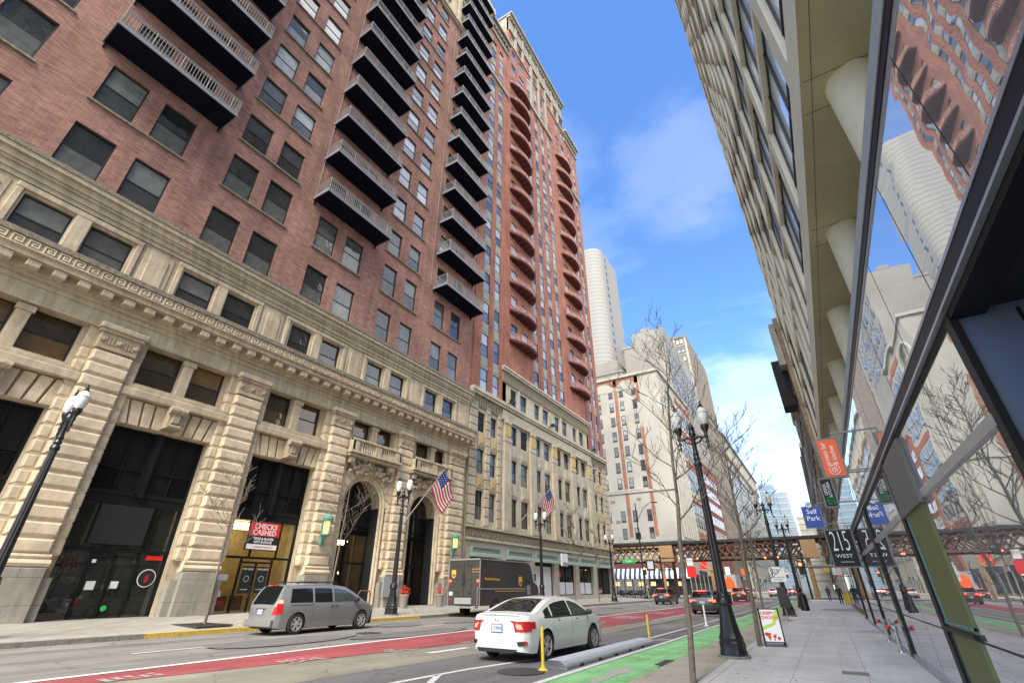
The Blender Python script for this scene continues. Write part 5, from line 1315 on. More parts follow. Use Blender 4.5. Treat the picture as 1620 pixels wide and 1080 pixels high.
# ---- camera and light
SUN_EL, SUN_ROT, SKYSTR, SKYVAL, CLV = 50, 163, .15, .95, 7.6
PUFFS = [((-.045,.955,.292), .990, .9995, .17), ((-.02,.985,.165), .984, .9985, .17), ((-.045,.70,.71), .988, .9997, .06)]
SKYTINT = (.67, .81, 1.0, 1); CLOUD = (1.3, .4, .2)
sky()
ld = bpy.data.lights.new('sun', 'SUN'); ld.energy = 2.6; ld.angle = math.radians(30); ld.color = (1, .93, .82)
sun = bpy.data.objects.new('sun', ld); COL.objects.link(sun)
az = math.radians(SUN_ROT); e_ = math.radians(SUN_EL)
sd = Vector((math.sin(az)*math.cos(e_), math.cos(az)*math.cos(e_), math.sin(e_)))
sun.rotation_euler = sd.to_track_quat('Z', 'Y').to_euler()
cd = bpy.data.cameras.new('camera'); cam = bpy.data.objects.new('camera', cd); COL.objects.link(cam)
cd.sensor_width = 36; cd.lens = 723.4/1620*36; cd.clip_end = 3000; cd.clip_start = .05
p_, y_ = math.radians(28.35), math.radians(31.42)
cam.location = (0, 0, 1.6); cam.rotation_euler = (PI/2+p_, 0, y_)
sc.camera = cam
vs = sc.view_settings; vs.view_transform = 'Standard'; vs.look = 'None'; vs.exposure = 1.5; vs.gamma = 1
# ================================================================== street lamps
def lamp(loc, label, s=1.0, detail=True):
    t = thing('street_lamp', label, 'street lamp', loc, 0, 'twin globe street lamps')
    t.scale = (1, 1, 1)
    m = MB(); m.lathe([(.36,0),(.36,.05)], n=24); m.build('footing', M['curb'], t, world=False).scale = (s,s,s)
    m = MB(); m.lathe([(.31,.05),(.31,.12),(.29,.16),(.30,.3),(.27,.34),(.28,.40),(.26,.44),(.235,.5),(.19,.75),(.155,1.0),(.15,1.1)], n=24, star=.05)
    m.lathe([(.16,1.08),(.19,1.12),(.19,1.2),(.17,1.24),(.18,1.28),(.14,1.34)], n=16)
    o = smooth_by_angle(m.build('lamp_base', M['black'], t, world=False), 30); o.scale = (s,s,s)
    m = MB(); m.lathe([(.125,1.3),(.085,4.55)], n=24, star=.10)
    m.lathe([(.10,4.5),(.115,4.56),(.10,4.62),(.07,4.66),(.10,4.72),(.07,4.8),(.085,4.86),(.065,4.95),(.06,5.3),(.085,5.36),(.10,5.45),(.07,5.55),(.09,5.62),(.03,5.75),(0,5.85)], n=14)
    o = smooth_by_angle(m.build('fluted_post', M['black'], t, world=False), 25); o.scale = (s,s,s)
    m = MB()
    for q in (-1, 1):
        m.tube([(q*.04,0,5.3),(q*.16,0,5.36),(q*.30,0,5.30),(q*.38,0,5.38),(q*.38,0,5.5)], [.05,.045,.04,.04,.05], 8)
        m.tube([(q*.05,0,5.15),(q*.18,0,5.2),(q*.28,0,5.33)], .025, 6)
        m.lathe([(0,4.95),(.02,4.98),(.035,5.05),(.02,5.1),(.05,5.18),(.03,5.26),(.06,5.34),(.04,5.4),(.07,5.48),(.11,5.56),(.12,5.64),(.10,5.68)], (q*.38,0,0), 12)
    o = smooth_by_angle(m.build('lamp_arms', M['black'], t, world=False), 40); o.scale = (s,s,s)
    for q in (-1, 1):
        m = MB(); m.lathe([(.10,5.67),(.135,5.75),(.16,5.87),(.16,5.97),(.15,6.02),(.165,6.04),(.11,6.14),(.06,6.2)], (q*.38,0,0), 18)
        o = smooth_by_angle(m.build('lamp_globe', M['globe'], t, world=False), 50); o.scale = (s,s,s)
        m = MB(); m.lathe([(.06,6.19),(.075,6.22),(.04,6.26),(.05,6.3),(.012,6.34),(.03,6.38),(0,6.42)], (q*.38,0,0), 10); m.build('finial', M['black'], o, world=False)
    return t
lamp((-2.33, 14.0, .155), 'black lamp post with two white globes beside the green lane, nearest on the right', 1.0)
lamp((-2.4, 35.5, .155), 'black twin globe lamp post behind the white parking sign on the right kerb', 1.12)
lamp((-2.25, 50, .155), 'black twin globe lamp post with a red signal beside it on the right kerb', 1.14)
lamp((-23.0, 5.45, .2), 'black twin globe lamp post leaning across the left edge before the first shop front', 1.3)
lamp((-23.0, 23.6, .18), 'black twin globe lamp post between the two arched doorways', 1.28)
lamp((-22.6, 42.3, .17), 'black twin globe lamp post in front of the brown delivery truck', 1.3)
lamp((-22.6, 60.9, .17), 'black twin globe lamp post at the far left street corner', 1.22)
def pole(loc, label, hgt, arm=None, cat='light pole'):
    t = thing('light_pole', label, cat, loc); m = MB(); m.tube([(0,0,0),(0,0,hgt)], [.13,.08], 10); m.lathe([(.3,0),(.28,.5),(.15,.7)], n=12); m.build('pole_shaft', M['black'], t, world=False)
    if arm:
        m = MB(); m.tube([(0,0,hgt*.8),(arm*.4,0,hgt*.94),(arm*.8,0,hgt),(arm,0,hgt-.1)], .045, 6); m.box(arm-.4,-.15,hgt-.2,arm+.4,.15,hgt-.05); m.build('curved_arm', M['black'], t, world=False)
    return t
p1 = pole((-23.9, 78, .15), 'tall black pole with a curved arm and a walk signal at the left corner', 13.8, 3.2)
m = MB(); m.box(-.35,-.3,8.3,.35,.0,9.3); m.build('control_box', M['black'], p1, world=False)
def signal(loc, label, horiz=False, lit='siglit', housing=True, s=1.0):
    t = thing('traffic_signal', label, 'traffic signal', loc, 0, 'traffic signals at the crossing')
    m = MB()
    if horiz: m.box(-.2*s,-.12*s,-.2*s,1.05*s,.12*s,.2*s)
    else: m.box(-.2*s,-.12*s,-.85*s,.2*s,.12*s,.25*s)
    m.build('signal_housing', M['black'], t, world=False)
    for k in range(3):
        m = MB(); c = (k*.4*s, -.12*s, 0) if horiz else (0, -.12*s, -k*.34*s)
        m.lathe([(.13*s,-.03),(.13*s,0)], c, 14, axis='y'); m.build('signal_lens', M[lit] if k == 0 else M['plastic'], t, world=False)
    return t
ap = thing('signal_mast', 'black mast arm holding red signals under the railway, right side', 'signal mast', (-2.5, 90, .1)); m = MB(); m.tube([(0,0,0),(0,0,6.6)], .14, 8); m.tube([(0,0,6.0),(-9.5,0,5.75)], [.1,.06], 8); m.build('mast', M['black'], ap, world=False)
ap = thing('signal_mast', 'black mast arm holding red signals under the railway, left side', 'signal mast', (-24.3, 90, .1)); m = MB(); m.tube([(0,0,0),(0,0,6.6)], .14, 8); m.tube([(0,0,6.2),(7.4,0,6.2)], [.1,.06], 8); m.build('mast', M['black'], ap, world=False)
for x, z, lab in ((-20.93, 6.07, 'red traffic signal left of the red hanging sign under the railway'), (-17.89, 5.99, 'red traffic signal right of the red hanging sign under the railway'), (-10.81, 5.72, 'red traffic signal on the right mast arm, farthest from its pole'), (-7.53, 5.81, 'red traffic signal in the middle of the right mast arm'), (-5.72, 5.85, 'red traffic signal on the right mast arm, nearest its pole')):
    signal((x, 89.8, z+.1), lab, True, s=.95)
signal((-1.75, 53.5, 3.55), 'red signal mounted low on the pole over the right pavement')
signal((-23.55, 77.8, 4.3), 'orange walk signal box on the tall pole at the left corner', lit='sigor')
signal((-17.6, 150, 5.5), 'distant red traffic signal hanging over the far street, left', s=1.2); signal((-9.0, 160, 5.2), 'distant red traffic signal hanging over the far street, right', s=1.2)
# ================================================================== bare trees
def tree(loc, label, h, seed, r0=.05, spread=1.0, first=.33, lean=(0,0), twig=.006, nb=14):
    rnd = random.Random(seed); t = thing('bare_tree', label, 'tree', loc, 0, 'young leafless street trees')
    pts = []; n = 9
    for i in range(n+1):
        f = i/n; pts.append(Vector((lean[0]*f+rnd.uniform(-.03,.03)*h*.12, lean[1]*f+rnd.uniform(-.03,.03)*h*.12, h*f)))
    m = MB(); m.tube(pts, [max(twig, r0*(1-i/n)**.8+.004) for i in range(n+1)], 8); smooth_by_angle(m.build('trunk', M['bark'], t, world=False), 60)
    b = MB()
    def branch(p, d, L, r, lev):
        k = 4; ps = [p]
        for i in range(k):
            d = (d + Vector((rnd.uniform(-.22,.22), rnd.uniform(-.22,.22), rnd.uniform(-.02,.16)))).normalized(); ps.append(ps[-1]+d*L/k)
        b.tube(ps, [max(twig, r*(1-.8*i/k)) for i in range(k+1)], 5 if lev == 0 else 4)
        if lev < 2:
            for i in range(1, k+1):
                for q in range(1 if lev else 1+(rnd.random() < .5)):
                    a = rnd.uniform(0, 2*PI); side = Vector((math.cos(a), math.sin(a), .35)).normalized()
                    branch(ps[i], (d*.7+side*.8).normalized(), L*rnd.uniform(.35,.6), r*.5, lev+1)
    for i in range(nb):
        f = first+(1-first)*(i+.5)/nb; idx = min(n-1, int(f*n)); p = pts[idx].lerp(pts[idx+1], f*n-idx)
        a = i*2.4+rnd.uniform(-.4,.4); up = rnd.uniform(.5, 1.1)
        branch(p, Vector((math.cos(a), math.sin(a), up)).normalized(), spread*h*.27*(1.15-f*.75)*rnd.uniform(.8,1.15), r0*.42*(1.1-f*.8), 0)
    b.build('branches', M['bark'], t, world=False)
    return t
tree((-2.43, 10.04, .15), 'leafless young tree with a thin grey trunk in front of the nearest right lamp post', 7.0, 11, .052, 1.0, .36, (.35,.8), .0045, 16)
tree((-2.1, 17.0, .15), 'leafless young tree behind the folding chicken sign', 6.6, 5, .065, 1.05, .42, (.2,.6), .007, 18)
tree((-2.6, 24.5, .15), 'small leafless tree between the chicken sign and the white parking sign', 4.6, 8, .05, 1.0, .3, (.1,.3), .009, 12)
tree((-2.4, 60, .15), 'leafless tree far along the right kerb behind the lamps', 5.5, 21, .07, 1.0, .35, (0,0), .015, 14)
tree((-23.3, 12.8, .2), 'leafless young tree in the grate left of the grey minivan', 6.2, 3, .06, 1.35, .36, (.2,-.3), .009, 6)
tree((-23.3, 19.1, .2), 'leafless tree behind the grey minivan reaching over the green wall lantern', 7.6, 9, .065, 1.35, .42, (.2,.1), .009, 7)
tree((-23.2, 51, .18), 'slim leafless tree on the left pavement beyond the delivery truck, nearest the truck', 9.5, 4, .08, .7, .4, (0,0), .02, 10)
tree((-23.2, 57.5, .18), 'slim leafless tree on the left pavement close to the street corner', 7.5, 6, .07, .7, .4, (0,0), .02, 8)
for (y, lab) in ((12.65, 'dark iron tree grate in the left pavement near the yellow kerb'), (19.1, 'dark iron tree grate hidden behind the grey minivan')):
    m = MB(); m.box(-24.3, y-.75, .2, -22.2, y+.75, .26)
    for k in range(9): m.box(-24.25+k*.22, y-.7, .26, -24.15+k*.22, y+.7, .266)
    tag(m.build('tree_grate', M['iron']), lab, 'tree grate', 'iron tree grates')
# ================================================================== vehicles
def interp(P, y):
    if y <= P[0][0]: return P[0][1]
    for (a, b_), (c, d) in zip(P, P[1:]):
        if y <= c: return b_+(d-b_)*(y-a)/(c-a) if c > a else d
    return P[-1][1]
class Car:
    def __init__(s, top, plan, wheels, R, belt, tumble, sill=.2, crown=.04, botx=.06, Wr=.0):
        s.top = top; s.plan = plan; s.wh = wheels; s.R = R; s.belt = belt; s.tum = tumble; s.sill = sill; s.crown = crown; s.botx = botx
        s.y0, s.y1 = top[0][0], top[-1][0]
    def zt(s, y): return interp(s.top, y)
    def w(s, y, z):
        w0 = interp(s.plan, y)
        if z > s.belt: return w0-.02-(z-s.belt)*s.tum-(z-s.belt)**2*.12
        q = (s.belt-z)/max(.1, s.belt-s.sill)
        return w0 - s.botx*q**2.2 - .02*(1-q)**3 + .012*math.sin(min(1, q*1.6)*PI)
    def zb(s, y):
        z = s.sill+.05*max(0, abs(y)-s.y1*.85)/.3
        for wy in s.wh:
            d = abs(y-wy); r = s.R+.055
            if d < r: z = max(z, s.R+math.sqrt(r*r-d*d))
        return z
    def body(s, name, m, parent):
        ys = set(); y = s.y0
        while y < s.y1: ys.add(round(y, 3)); y += .055
        ys.add(s.y1)
        for a in s.top: ys.add(a[0])
        for wy in s.wh:
            for k in range(13): ys.add(round(wy+(s.R+.055)*math.cos(PI*k/12), 3))
        ys = sorted(q for q in ys if s.y0 <= q <= s.y1)
        mb = MB(); ns = 9; rings = []
        for y in ys:
            zt = s.zt(y); zb = min(s.zb(y), zt-.12); zs = zt-.07; ring = []
            for k in range(ns): z = zb+(zs-zb)*k/(ns-1); ring.append((s.w(y, z), z))
            wt = s.w(y, zs)
            ring += [(wt-.018, zt-.03), (wt-.06, zt-.006-s.crown*.6), (wt*.75, zt-s.crown*.45+.004), (wt*.4, zt-s.crown*.1), (0, zt)]
            ring = [(x, z) for x, z in ring]
            full = [(x, y, z) for x, z in ring] + [(-x, y, z) for x, z in reversed(ring[:-1])]
            rings.append(len(mb.v)); mb.v += full; nn = len(full)
        for a, b_ in zip(rings, rings[1:]):
            for k in range(nn-1): mb.f.append((a+k, b_+k, b_+k+1, a+k+1)); mb.m.append(0)
        mb.f.append(tuple(rings[0]+k for k in range(nn))); mb.m.append(0)
        mb.f.append(tuple(rings[-1]+k for k in range(nn-1, -1, -1))); mb.m.append(0)
        o = mb.build(name, m, parent, world=False); smooth_by_angle(o, 32)
        ub = MB(); ub.box(-interp(s.plan,0)+.14, s.y0+.25, s.sill-.02, interp(s.plan,0)-.14, s.y1-.25, s.sill+.5)
        ub.build('underbody', M['plastic'], parent, world=False)
        return o
    def side(s, name, m, parent, sx, ya, yb, zlo, zhi, off=.006, dy=.05, sla=0, slb=0):
        """patch following the body side; zlo/zhi: numbers or functions; sla/slb slant the ends"""
        f = (lambda v: v if callable(v) else (lambda y: v)); zl, zh = f(zlo), f(zhi); mb = MB()
        n = max(2, int((yb-ya)/dy)); nz = 5
        g = []
        for i in range(n+1):
            row = []
            for j in range(nz+1):
                t = j/nz; yy = ya+sla*t+(yb+slb*t-ya-sla*t)*i/n
                z0, z1 = zl(yy), zh(yy); z = z0+(max(z1, z0+.002)-z0)*t
                row.append((sx*(s.w(yy, z)+off), yy, z))
            g.append(row)
        for i in range(n):
            for j in range(nz): mb.poly([g[i][j], g[i+1][j], g[i+1][j+1], g[i][j+1]])
        return mb.build(name, m, parent, world=False, merge=True, smooth=True)
    def topp(s, name, m, parent, ya, yb, ins=.1, off=.008, insb=None, ex=.9):
        mb = MB(); n = 10; g = []
        for i in range(n+1):
            y = ya+(yb-ya)*i/n; zt = s.zt(y); wt = s.w(y, zt-.07)
            w_ = wt-(ins+(insb-ins if insb is not None else 0)*i/n); row = []
            for k in range(9):
                x = w_*(k-4)/4; z = zt-s.crown*.5*(abs(x)/wt)**2*(1 if abs(x) < wt*.8 else 1.2)
                row.append((x, y, z+off))
            g.append(row)
        for i in range(n):
            for k in range(8): mb.poly([g[i][k], g[i+1][k], g[i+1][k+1], g[i][k+1]])
        return mb.build(name, m, parent, world=False, merge=True, smooth=True)
    def rear(s, name, m, parent, poly, off=.012, th=.012):
        """patch on the rounded rear corner: poly of (x, z), x>0 right; beyond the flat end it wraps along the plan"""
        def pt(x, z):
            ax = abs(x); sg = 1 if x > 0 else -1; P = s.plan
            if ax <= P[0][1]: return (x, s.y0-off, z)
            for (a, b_), (c, d) in zip(P, P[1:]):
                if ax <= d and d > b_:
                    y = a+(c-a)*(ax-b_)/(d-b_); return (x+sg*off*.6, y-off*.5, z)
            return (x, P[2][0], z)
        mb = MB()
        for q in poly:
            nn_ = 6
            def bl(u, v): return tuple((q[0][i]*(1-u)+q[1][i]*u)*(1-v)+(q[3][i]*(1-u)+q[2][i]*u)*v for i in (0, 1))
            for a in range(nn_):
                for c_ in range(2): mb.poly([pt(*bl(a/nn_, c_/2)), pt(*bl((a+1)/nn_, c_/2)), pt(*bl((a+1)/nn_, (c_+1)/2)), pt(*bl(a/nn_, (c_+1)/2))])
        return mb.build(name, m, parent, world=False)
def wheel(parent, x, y, R, w=.2, spokes=5, side=1, rim='rim'):
    m = MB(); m.lathe([(R*.6,-w/2+.085),(R*.62,-w/2),(R*.93,-w/2),(R,-w/2+.03),(R,w/2-.03),(R*.93,w/2),(R*.62,w/2),(R*.6,w/2-.085)], (0,0,0), 28, axis='x')
    o = smooth_by_angle(m.build('wheel', M['tyre'], parent, world=False), 40); o.location = (x, y, R)
    r = MB(); e = side*(w/2+.004)
    r.lathe([(R*.67, e-side*.03),(R*.67, e),(R*.61, e),(R*.59, e-side*.07)], (0,0,0), 28, axis='x', cap=False)
    for k in range(spokes):
        for dd in (-.10, .10) if spokes == 5 else (0,):
            a = 2*PI*k/spokes+dd; b_ = 2*PI*k/spokes+dd*1.9
            w_ = .026 if spokes == 5 else .038
            p0 = Vector((0, math.cos(a)*R*.12, math.sin(a)*R*.12)); p1 = Vector((0, math.cos(b_)*R*.62, math.sin(b_)*R*.62)); n = Vector((0, -(p1-p0).z, (p1-p0).y)).normalized()*w_
            r.prism([p0-n+Vector((e-side*.01,0,0)), p1-n+Vector((e-side*.01,0,0)), p1+n+Vector((e-side*.01,0,0)), p0+n+Vector((e-side*.01,0,0))], (-side*.03,0,0))
    r.lathe([(R*.16, e-side*.05),(R*.16, e),(R*.1,e+side*.005)], (0,0,0), 12, axis='x')
    ro = r.build('rim', M[rim], o, world=False)
    d = MB(); d.lathe([(R*.58, e-side*.075),(R*.58, e-side*.07)], (0,0,0), 20, axis='x'); d.build('hub_shadow_disc', M['plastic'], ro, world=False) if False else d.build('spoke_shade_disc', M['plastic'], o, world=False)  # flat black disc stands in for the shade behind the spokes
    return o
def plate(t, y, z, w=.32, h=.16, x=0, txt='E 2 8042'):
    m = MB(); m.box(x-w/2, y-.012, z-h/2, x+w/2, y, z+h/2, 0); m.box(x-w/2-.015, y-.008, z-h/2-.015, x+w/2+.015, y+.004, z+h/2+.015, 1); o = m.build('number_plate', [M['plate'], M['plastic']], t, world=False)
    text(txt, h*.62, M['signblue'], o, (x, y-.014, z), (PI/2,0,0), .001)
# ---- white saloon
def sedan():
    t = thing('white_saloon_car', 'white saloon car with red C shaped tail lamps waiting beside the yellow post', 'car', (-7.28, 13.72, 0), -math.radians(3.2))
    S = .98
    top = [(-2.32,.93),(-2.26,1.0),(-2.15,1.03),(-1.9,1.055),(-1.7,1.10),(-1.3,1.235),(-.95,1.335),(-.6,1.39),(-.1,1.42),(.3,1.40),(.6,1.335),(.95,1.18),(1.25,1.02),(1.4,.975),(1.8,.89),(2.1,.78),(2.25,.66),(2.32,.5)]
    plan = [(-2.32,.66),(-2.25,.78),(-2.1,.86),(-1.8,.895),(-1.0,.905),(0,.90),(1.0,.895),(1.8,.87),(2.1,.80),(2.25,.70),(2.32,.56)]
    c = Car(top, plan, (-1.36, 1.36), .325, .93, .50, .2)
    b = c.body('body', M['vwhite'], t)
    for sx in (-1, 1):
        for x, y in ((.80, -1.36), (.80, 1.36)): wheel(t, sx*x, y, .325, .2, 5, sx)
        zlo = lambda y: .955+.03*(-y)*.3; zh = lambda y: c.zt(y)-.115
        c.side('door_window', M['cglass'], t, sx, -1.02, .0, zlo, zh, sla=.02)
        c.side('door_window', M['cglass2'], t, sx, .07, .98, zlo, zh, slb=0)
        c.side('quarter_window', M['cglass'], t, sx, -1.42, -1.09, zlo, zh)
        c.side('window_trim', M['plastic'], t, sx, -1.45, 1.1, .925, lambda y: .95-.009*y, off=.004)
        for (ya, za, zb_) in ((-.98,.32,.95),(.03,.24,.93),(1.0,.24,.93)): c.side('door_gap', M['plastic'], t, sx, ya-.004, ya+.004, za, zb_, off=.003, sla=.0)
        for y in (-.82, .22):
            h = c.side('door_handle', M['chrome'], t, sx, y, y+.16, .845, .872, off=.02)
        m = MB(); m.lathe([(0,-.1),(.06,-.08),(.07,0),(.05,.08),(0,.1)], (sx*1.0, .88, 1.0), 10, axis='x'); m.box(min(sx*.86,sx*.95), .84, .96, max(sx*.86,sx*.95), .92, .99); smooth_by_angle(m.build('door_mirror', M['plastic'], t, world=False))
        # tail lamp
        q = [[(sx*.38,.90),(sx*.62,.885),(sx*.66,.83),(sx*.50,.845)], [(sx*.62,.885),(sx*.86,.88),(sx*.86,.78),(sx*.66,.83)], [(sx*.70,.82),(sx*.865,.78),(sx*.865,.66),(sx*.76,.68)], [(sx*.56,.66),(sx*.865,.66),(sx*.865,.71),(sx*.62,.715)], [(sx*.50,.845),(sx*.56,.84),(sx*.62,.715),(sx*.56,.66)]]
        tl = c.rear('tail_lamp', M['tail'], t, q, off=.022)
        c.rear('reversing_lens', M['amber'], tl, [[(sx*.58,.825),(sx*.70,.81),(sx*.75,.72),(sx*.64,.72)]], off=.02)
        c.side('tail_lamp', M['tail'], t, sx, -2.16, -1.90, .72, .87, off=.012)
        c.rear('fog_lamp_recess', M['plastic'], t, [[(sx*.60,.46),(sx*.80,.47),(sx*.83,.39),(sx*.64,.37)]], off=.012)
        c.rear('reflector', M['tail'], t, [[(sx*.77,.455),(sx*.82,.455),(sx*.82,.39),(sx*.77,.38)]], off=.018)
        c.side('headlamp', M['amber'], t, sx, 1.85, 2.08, .66, .76, off=.006)
    c.topp('rear_screen', M['cglass'], t, -1.82, -.84, .17, .010, .20); c.topp('windscreen', M['cglass'], t, .50, 1.32, .16, .010, .1)
    m = MB(); m.prism([(-.62,-2.345,.30),(.62,-2.345,.30),(.52,-2.345,.22),(-.52,-2.345,.22)], (0,.03,0)); m.build('lower_bumper_trim', M['plastic'], t, world=False)
    m = MB(); m.tube([(-.6,-2.27,1.015),(0,-2.30,1.03),(.6,-2.27,1.015)], .022, 6); m.build('boot_lip', M['vwhite'], t, world=False)
    m = MB(); m.box(-.23,-2.325,.63,.23,-2.31,.84); m.build('plate_recess', M['vwhite'], t, world=False)
    m = MB()
    m.box(-.055,-2.335,.865,-.04,-2.32,.945); m.box(.04,-2.335,.865,.055,-2.32,.945); m.box(-.04,-2.335,.895,.04,-2.32,.91); m.build('emblem', M['chrome'], t, world=False)
    plate(t, -2.33, .725)
    return t
sedan()
# ---- grey minivan
def minivan():
    t = thing('grey_minivan', 'grey metallic minivan parked at the yellow kerb beneath the vacant shop', 'minivan', (-19.42, 15.35, 0), 0)
    top = [(-2.55,.98),(-2.52,1.05),(-2.42,1.25),(-2.30,1.50),(-2.18,1.68),(-2.0,1.745),(-1.4,1.77),(-.5,1.78),(.3,1.76),(.75,1.69),(1.1,1.53),(1.5,1.30),(1.85,1.10),(2.05,1.04),(2.4,.93),(2.55,.76),(2.6,.5)]
    plan = [(-2.55,.74),(-2.48,.87),(-2.3,.96),(-2.0,.99),(0,.99),(1.5,.98),(2.1,.93),(2.4,.83),(2.55,.7),(2.6,.55)]
    top = [(y*1.03, z*1.0) for y, z in top]; plan = [(y*1.03, x) for y, x in plan]
    c = Car(top, plan, (-1.62, 1.72), .36, 1.02, .30, .22)
    c.body('body', M['vsilver'], t)
    for sx in (-1, 1):
        for y in (-1.62, 1.72): wheel(t, sx*.885, y, .36, .22, 6, sx)
        zl = lambda y: 1.10; zh = lambda y: c.zt(y)-.16
        c.side('quarter_window', M['cglass'], t, sx, -2.05, -.98, zl, zh, sla=.10); c.side('sliding_door_window', M['cglass'], t, sx, -.88, .02, zl, zh); c.side('front_door_window', M['cglass2'], t, sx, .12, 1.35, zl, zh, slb=-.02)
        for ya in (-.93, .06, 1.22): c.side('door_gap', M['plastic'], t, sx, ya-.005, ya+.005, .30, 1.09, off=.003)
        c.side('door_rail', M['plastic'], t, sx, -2.0, -.95, 1.0, 1.02, off=.004)
        c.side('side_moulding', M['plastic'] if False else M['vsilver'], t, sx, -.9, 1.15, .52, .60, off=.02)
        for y in (-.12, .14): c.side('door_handle', M['chrome'], t, sx, y, y+.2, .925, .965, off=.025)
        m = MB(); m.lathe([(0,-.1),(.08,-.08),(.1,0),(.08,.08),(0,.1)], (sx*1.08, 1.25, 1.16), 10, axis='x'); m.box(min(sx*.94,sx*1.02), 1.2, 1.1, max(sx*.94,sx*1.02), 1.3, 1.14); smooth_by_angle(m.build('door_mirror', M['plastic'], t, world=False))
        tl = c.side('tail_lamp', M['tail'], t, sx, -2.56, -2.36, .72, 1.08, off=.012, slb=.02); c.side('indicator_lens', M['amber'], t, sx, -2.5, -2.34, 1.08, 1.2, off=.012)
        c.rear('tail_lamp', M['tail'], t, [[(sx*.74,.70),(sx*.90,.70),(sx*.90,1.0),(sx*.78,.96)]])
        m = MB(); m.tube([(sx*.70,-1.7,1.79),(sx*.70,-1.6,1.84),(sx*.70,.2,1.84),(sx*.70,.35,1.78)], .022, 6); m.build('roof_rail', M['plastic'], t, world=False)
        c.side('headlamp', M['amber'], t, sx, 2.25, 2.5, .74, .88, off=.006)
    c.topp('rear_screen', M['cglass'], t, -2.60, -2.24, .12, .012, .16); c.topp('windscreen', M['cglass'], t, .80, 1.85, .14, .012, .1)
    m = MB(); m.box(-.85,-2.72,.28,.85,-2.58,.56); m.build('rear_bumper', M['vsilver'], t, world=False, bevel=.05)
    m = MB(); m.box(-.32,-2.645,.88,.32,-2.61,.93); m.build('tailgate_garnish', M['chrome'], t, world=False)
    m = MB(); m.box(-.2,-2.28,1.70,.2,-2.2,1.74); m.build('high_brake_lamp', M['tail'], t, world=False)
    m = MB(); m.tube([(0,-2.62,1.12),(.3,-2.64,1.16)], .012, 5); m.build('rear_wiper', M['plastic'], t, world=False)
    plate(t, -2.64, .79)
    return t
minivan()
# ---- distant moving cars
def suv(loc, label, paint, rz=0, group='cars driving away up the street', H=1.0, lamps=True):
    t = thing('suv', label, 'car', loc, rz, group)
    top = [(-2.3,1.0),(-2.26,1.08),(-2.12,1.35),(-1.95,1.56),(-1.7,1.63),(-.5,1.68),(.3,1.66),(.6,1.56),(1.2,1.18),(1.35,1.1),(2.0,1.0),(2.25,.85),(2.32,.5)]
    top = [(y, z*H) for y, z in top]
    plan = [(-2.3,.70),(-2.22,.84),(-2.05,.92),(0,.93),(1.8,.91),(2.15,.8),(2.32,.6)]
    c = Car(top, plan, (-1.35, 1.4), .35, 1.0*H, .32, .24); c.body('body', paint, t)
    for sx in (-1, 1):
        for y in (-1.35, 1.4): wheel(t, sx*.82, y, .35, .2, 6, sx)
        c.side('side_window', M['cglass'], t, sx, -1.8, 1.05, 1.06*H, lambda y: c.zt(y)-.13)
        c.rear('tail_lamp', M['tailon'], t, [[(sx*.42,.92*H),(sx*.86,.95*H),(sx*.86,1.03*H),(sx*.42,.97*H)], [(sx*.70,.84*H),(sx*.88,.84*H),(sx*.88,.96*H),(sx*.70,.96*H)]])
    c.topp('rear_screen', M['cglass'], t, -2.22, -1.92, .14, .012, .18); c.topp('windscreen', M['cglass'], t, .5, 1.3, .14)
    m = MB(); m.box(-.75,-2.36,.3,.75,-2.3,.55); m.build('rear_bumper', M['plastic'], t, world=False)
    m = MB(); m.box(-.3,-2.1,1.6*H,.3,-2.0,1.63*H); m.build('high_brake_lamp', M['tailon'], t, world=False)
    plate(t, -2.315, .74, .34, .15)
    return t
suv((-16.6, 62, 0), 'dark grey SUV with red lit tail lamps in the left lane, short of the railway', M['vdark'], 0)
suv((-7.9, 41, 0), 'dark saloon with lit tail lamps moving just left of the nearest right lamp post', M['vdark'], 0, H=.9)
suv((-10.9, 80, 0), 'maroon SUV braking under the railway, right lane', M['vred'], 0, H=1.08)
for i, (x, y, pm, lab) in enumerate(((-19.2,118,'vdark','dark car parked beyond the railway at the left kerb'),(-15.2,122,'vsilver','silver car waiting beyond the railway beside the box truck'),(-11.6,138,'vdark','black car in the middle of the far queue'),(-13.5,112,'vwhite','small white car in the far queue, left lane'),(-10.2,124,'vsilver','small silver car in the far queue, right lane'),(-7.4,136,'vdark','small dark car in the far queue nearest the right kerb'),(-12.5,150,'vwhite','white car farther up the street behind the first queued cars'),(-8.5,168,'vsilver','farthest silver car in the queue'),(-16.5,135,'vred','maroon car in the far queue beside the left kerb'))):
    suv((x, y, 0), lab, M[pm])
bt = thing('box_truck', 'grey box truck with an orange arch painted on its side beyond the railway', 'truck', (-17.5, 120, 0), 0)
m = MB(); m.box(-1.3,-4,1.0,1.3,3,4.2); m.build('cargo_box', M['flash'], bt, world=False); m = MB(); m.box(-1.15,3.05,.6,1.15,4.8,2.9); m.build('cab', M['vwhite'], bt, world=False, bevel=.2)
m = MB(); m.prism([(-1.1,-4.02,1.5)]+[(1.05*math.cos(PI-PI*k/10)*1.0,-4.02,1.5+2.3*math.sin(PI*k/10)) for k in range(11)], (0,.01,0)); m.build('orange_arch', M['orange'], bt, world=False)
for sx in (-1, 1):
    for y in (-2.8, 3.8): wheel(bt, sx*1.05, y, .5, .3, 6, sx)
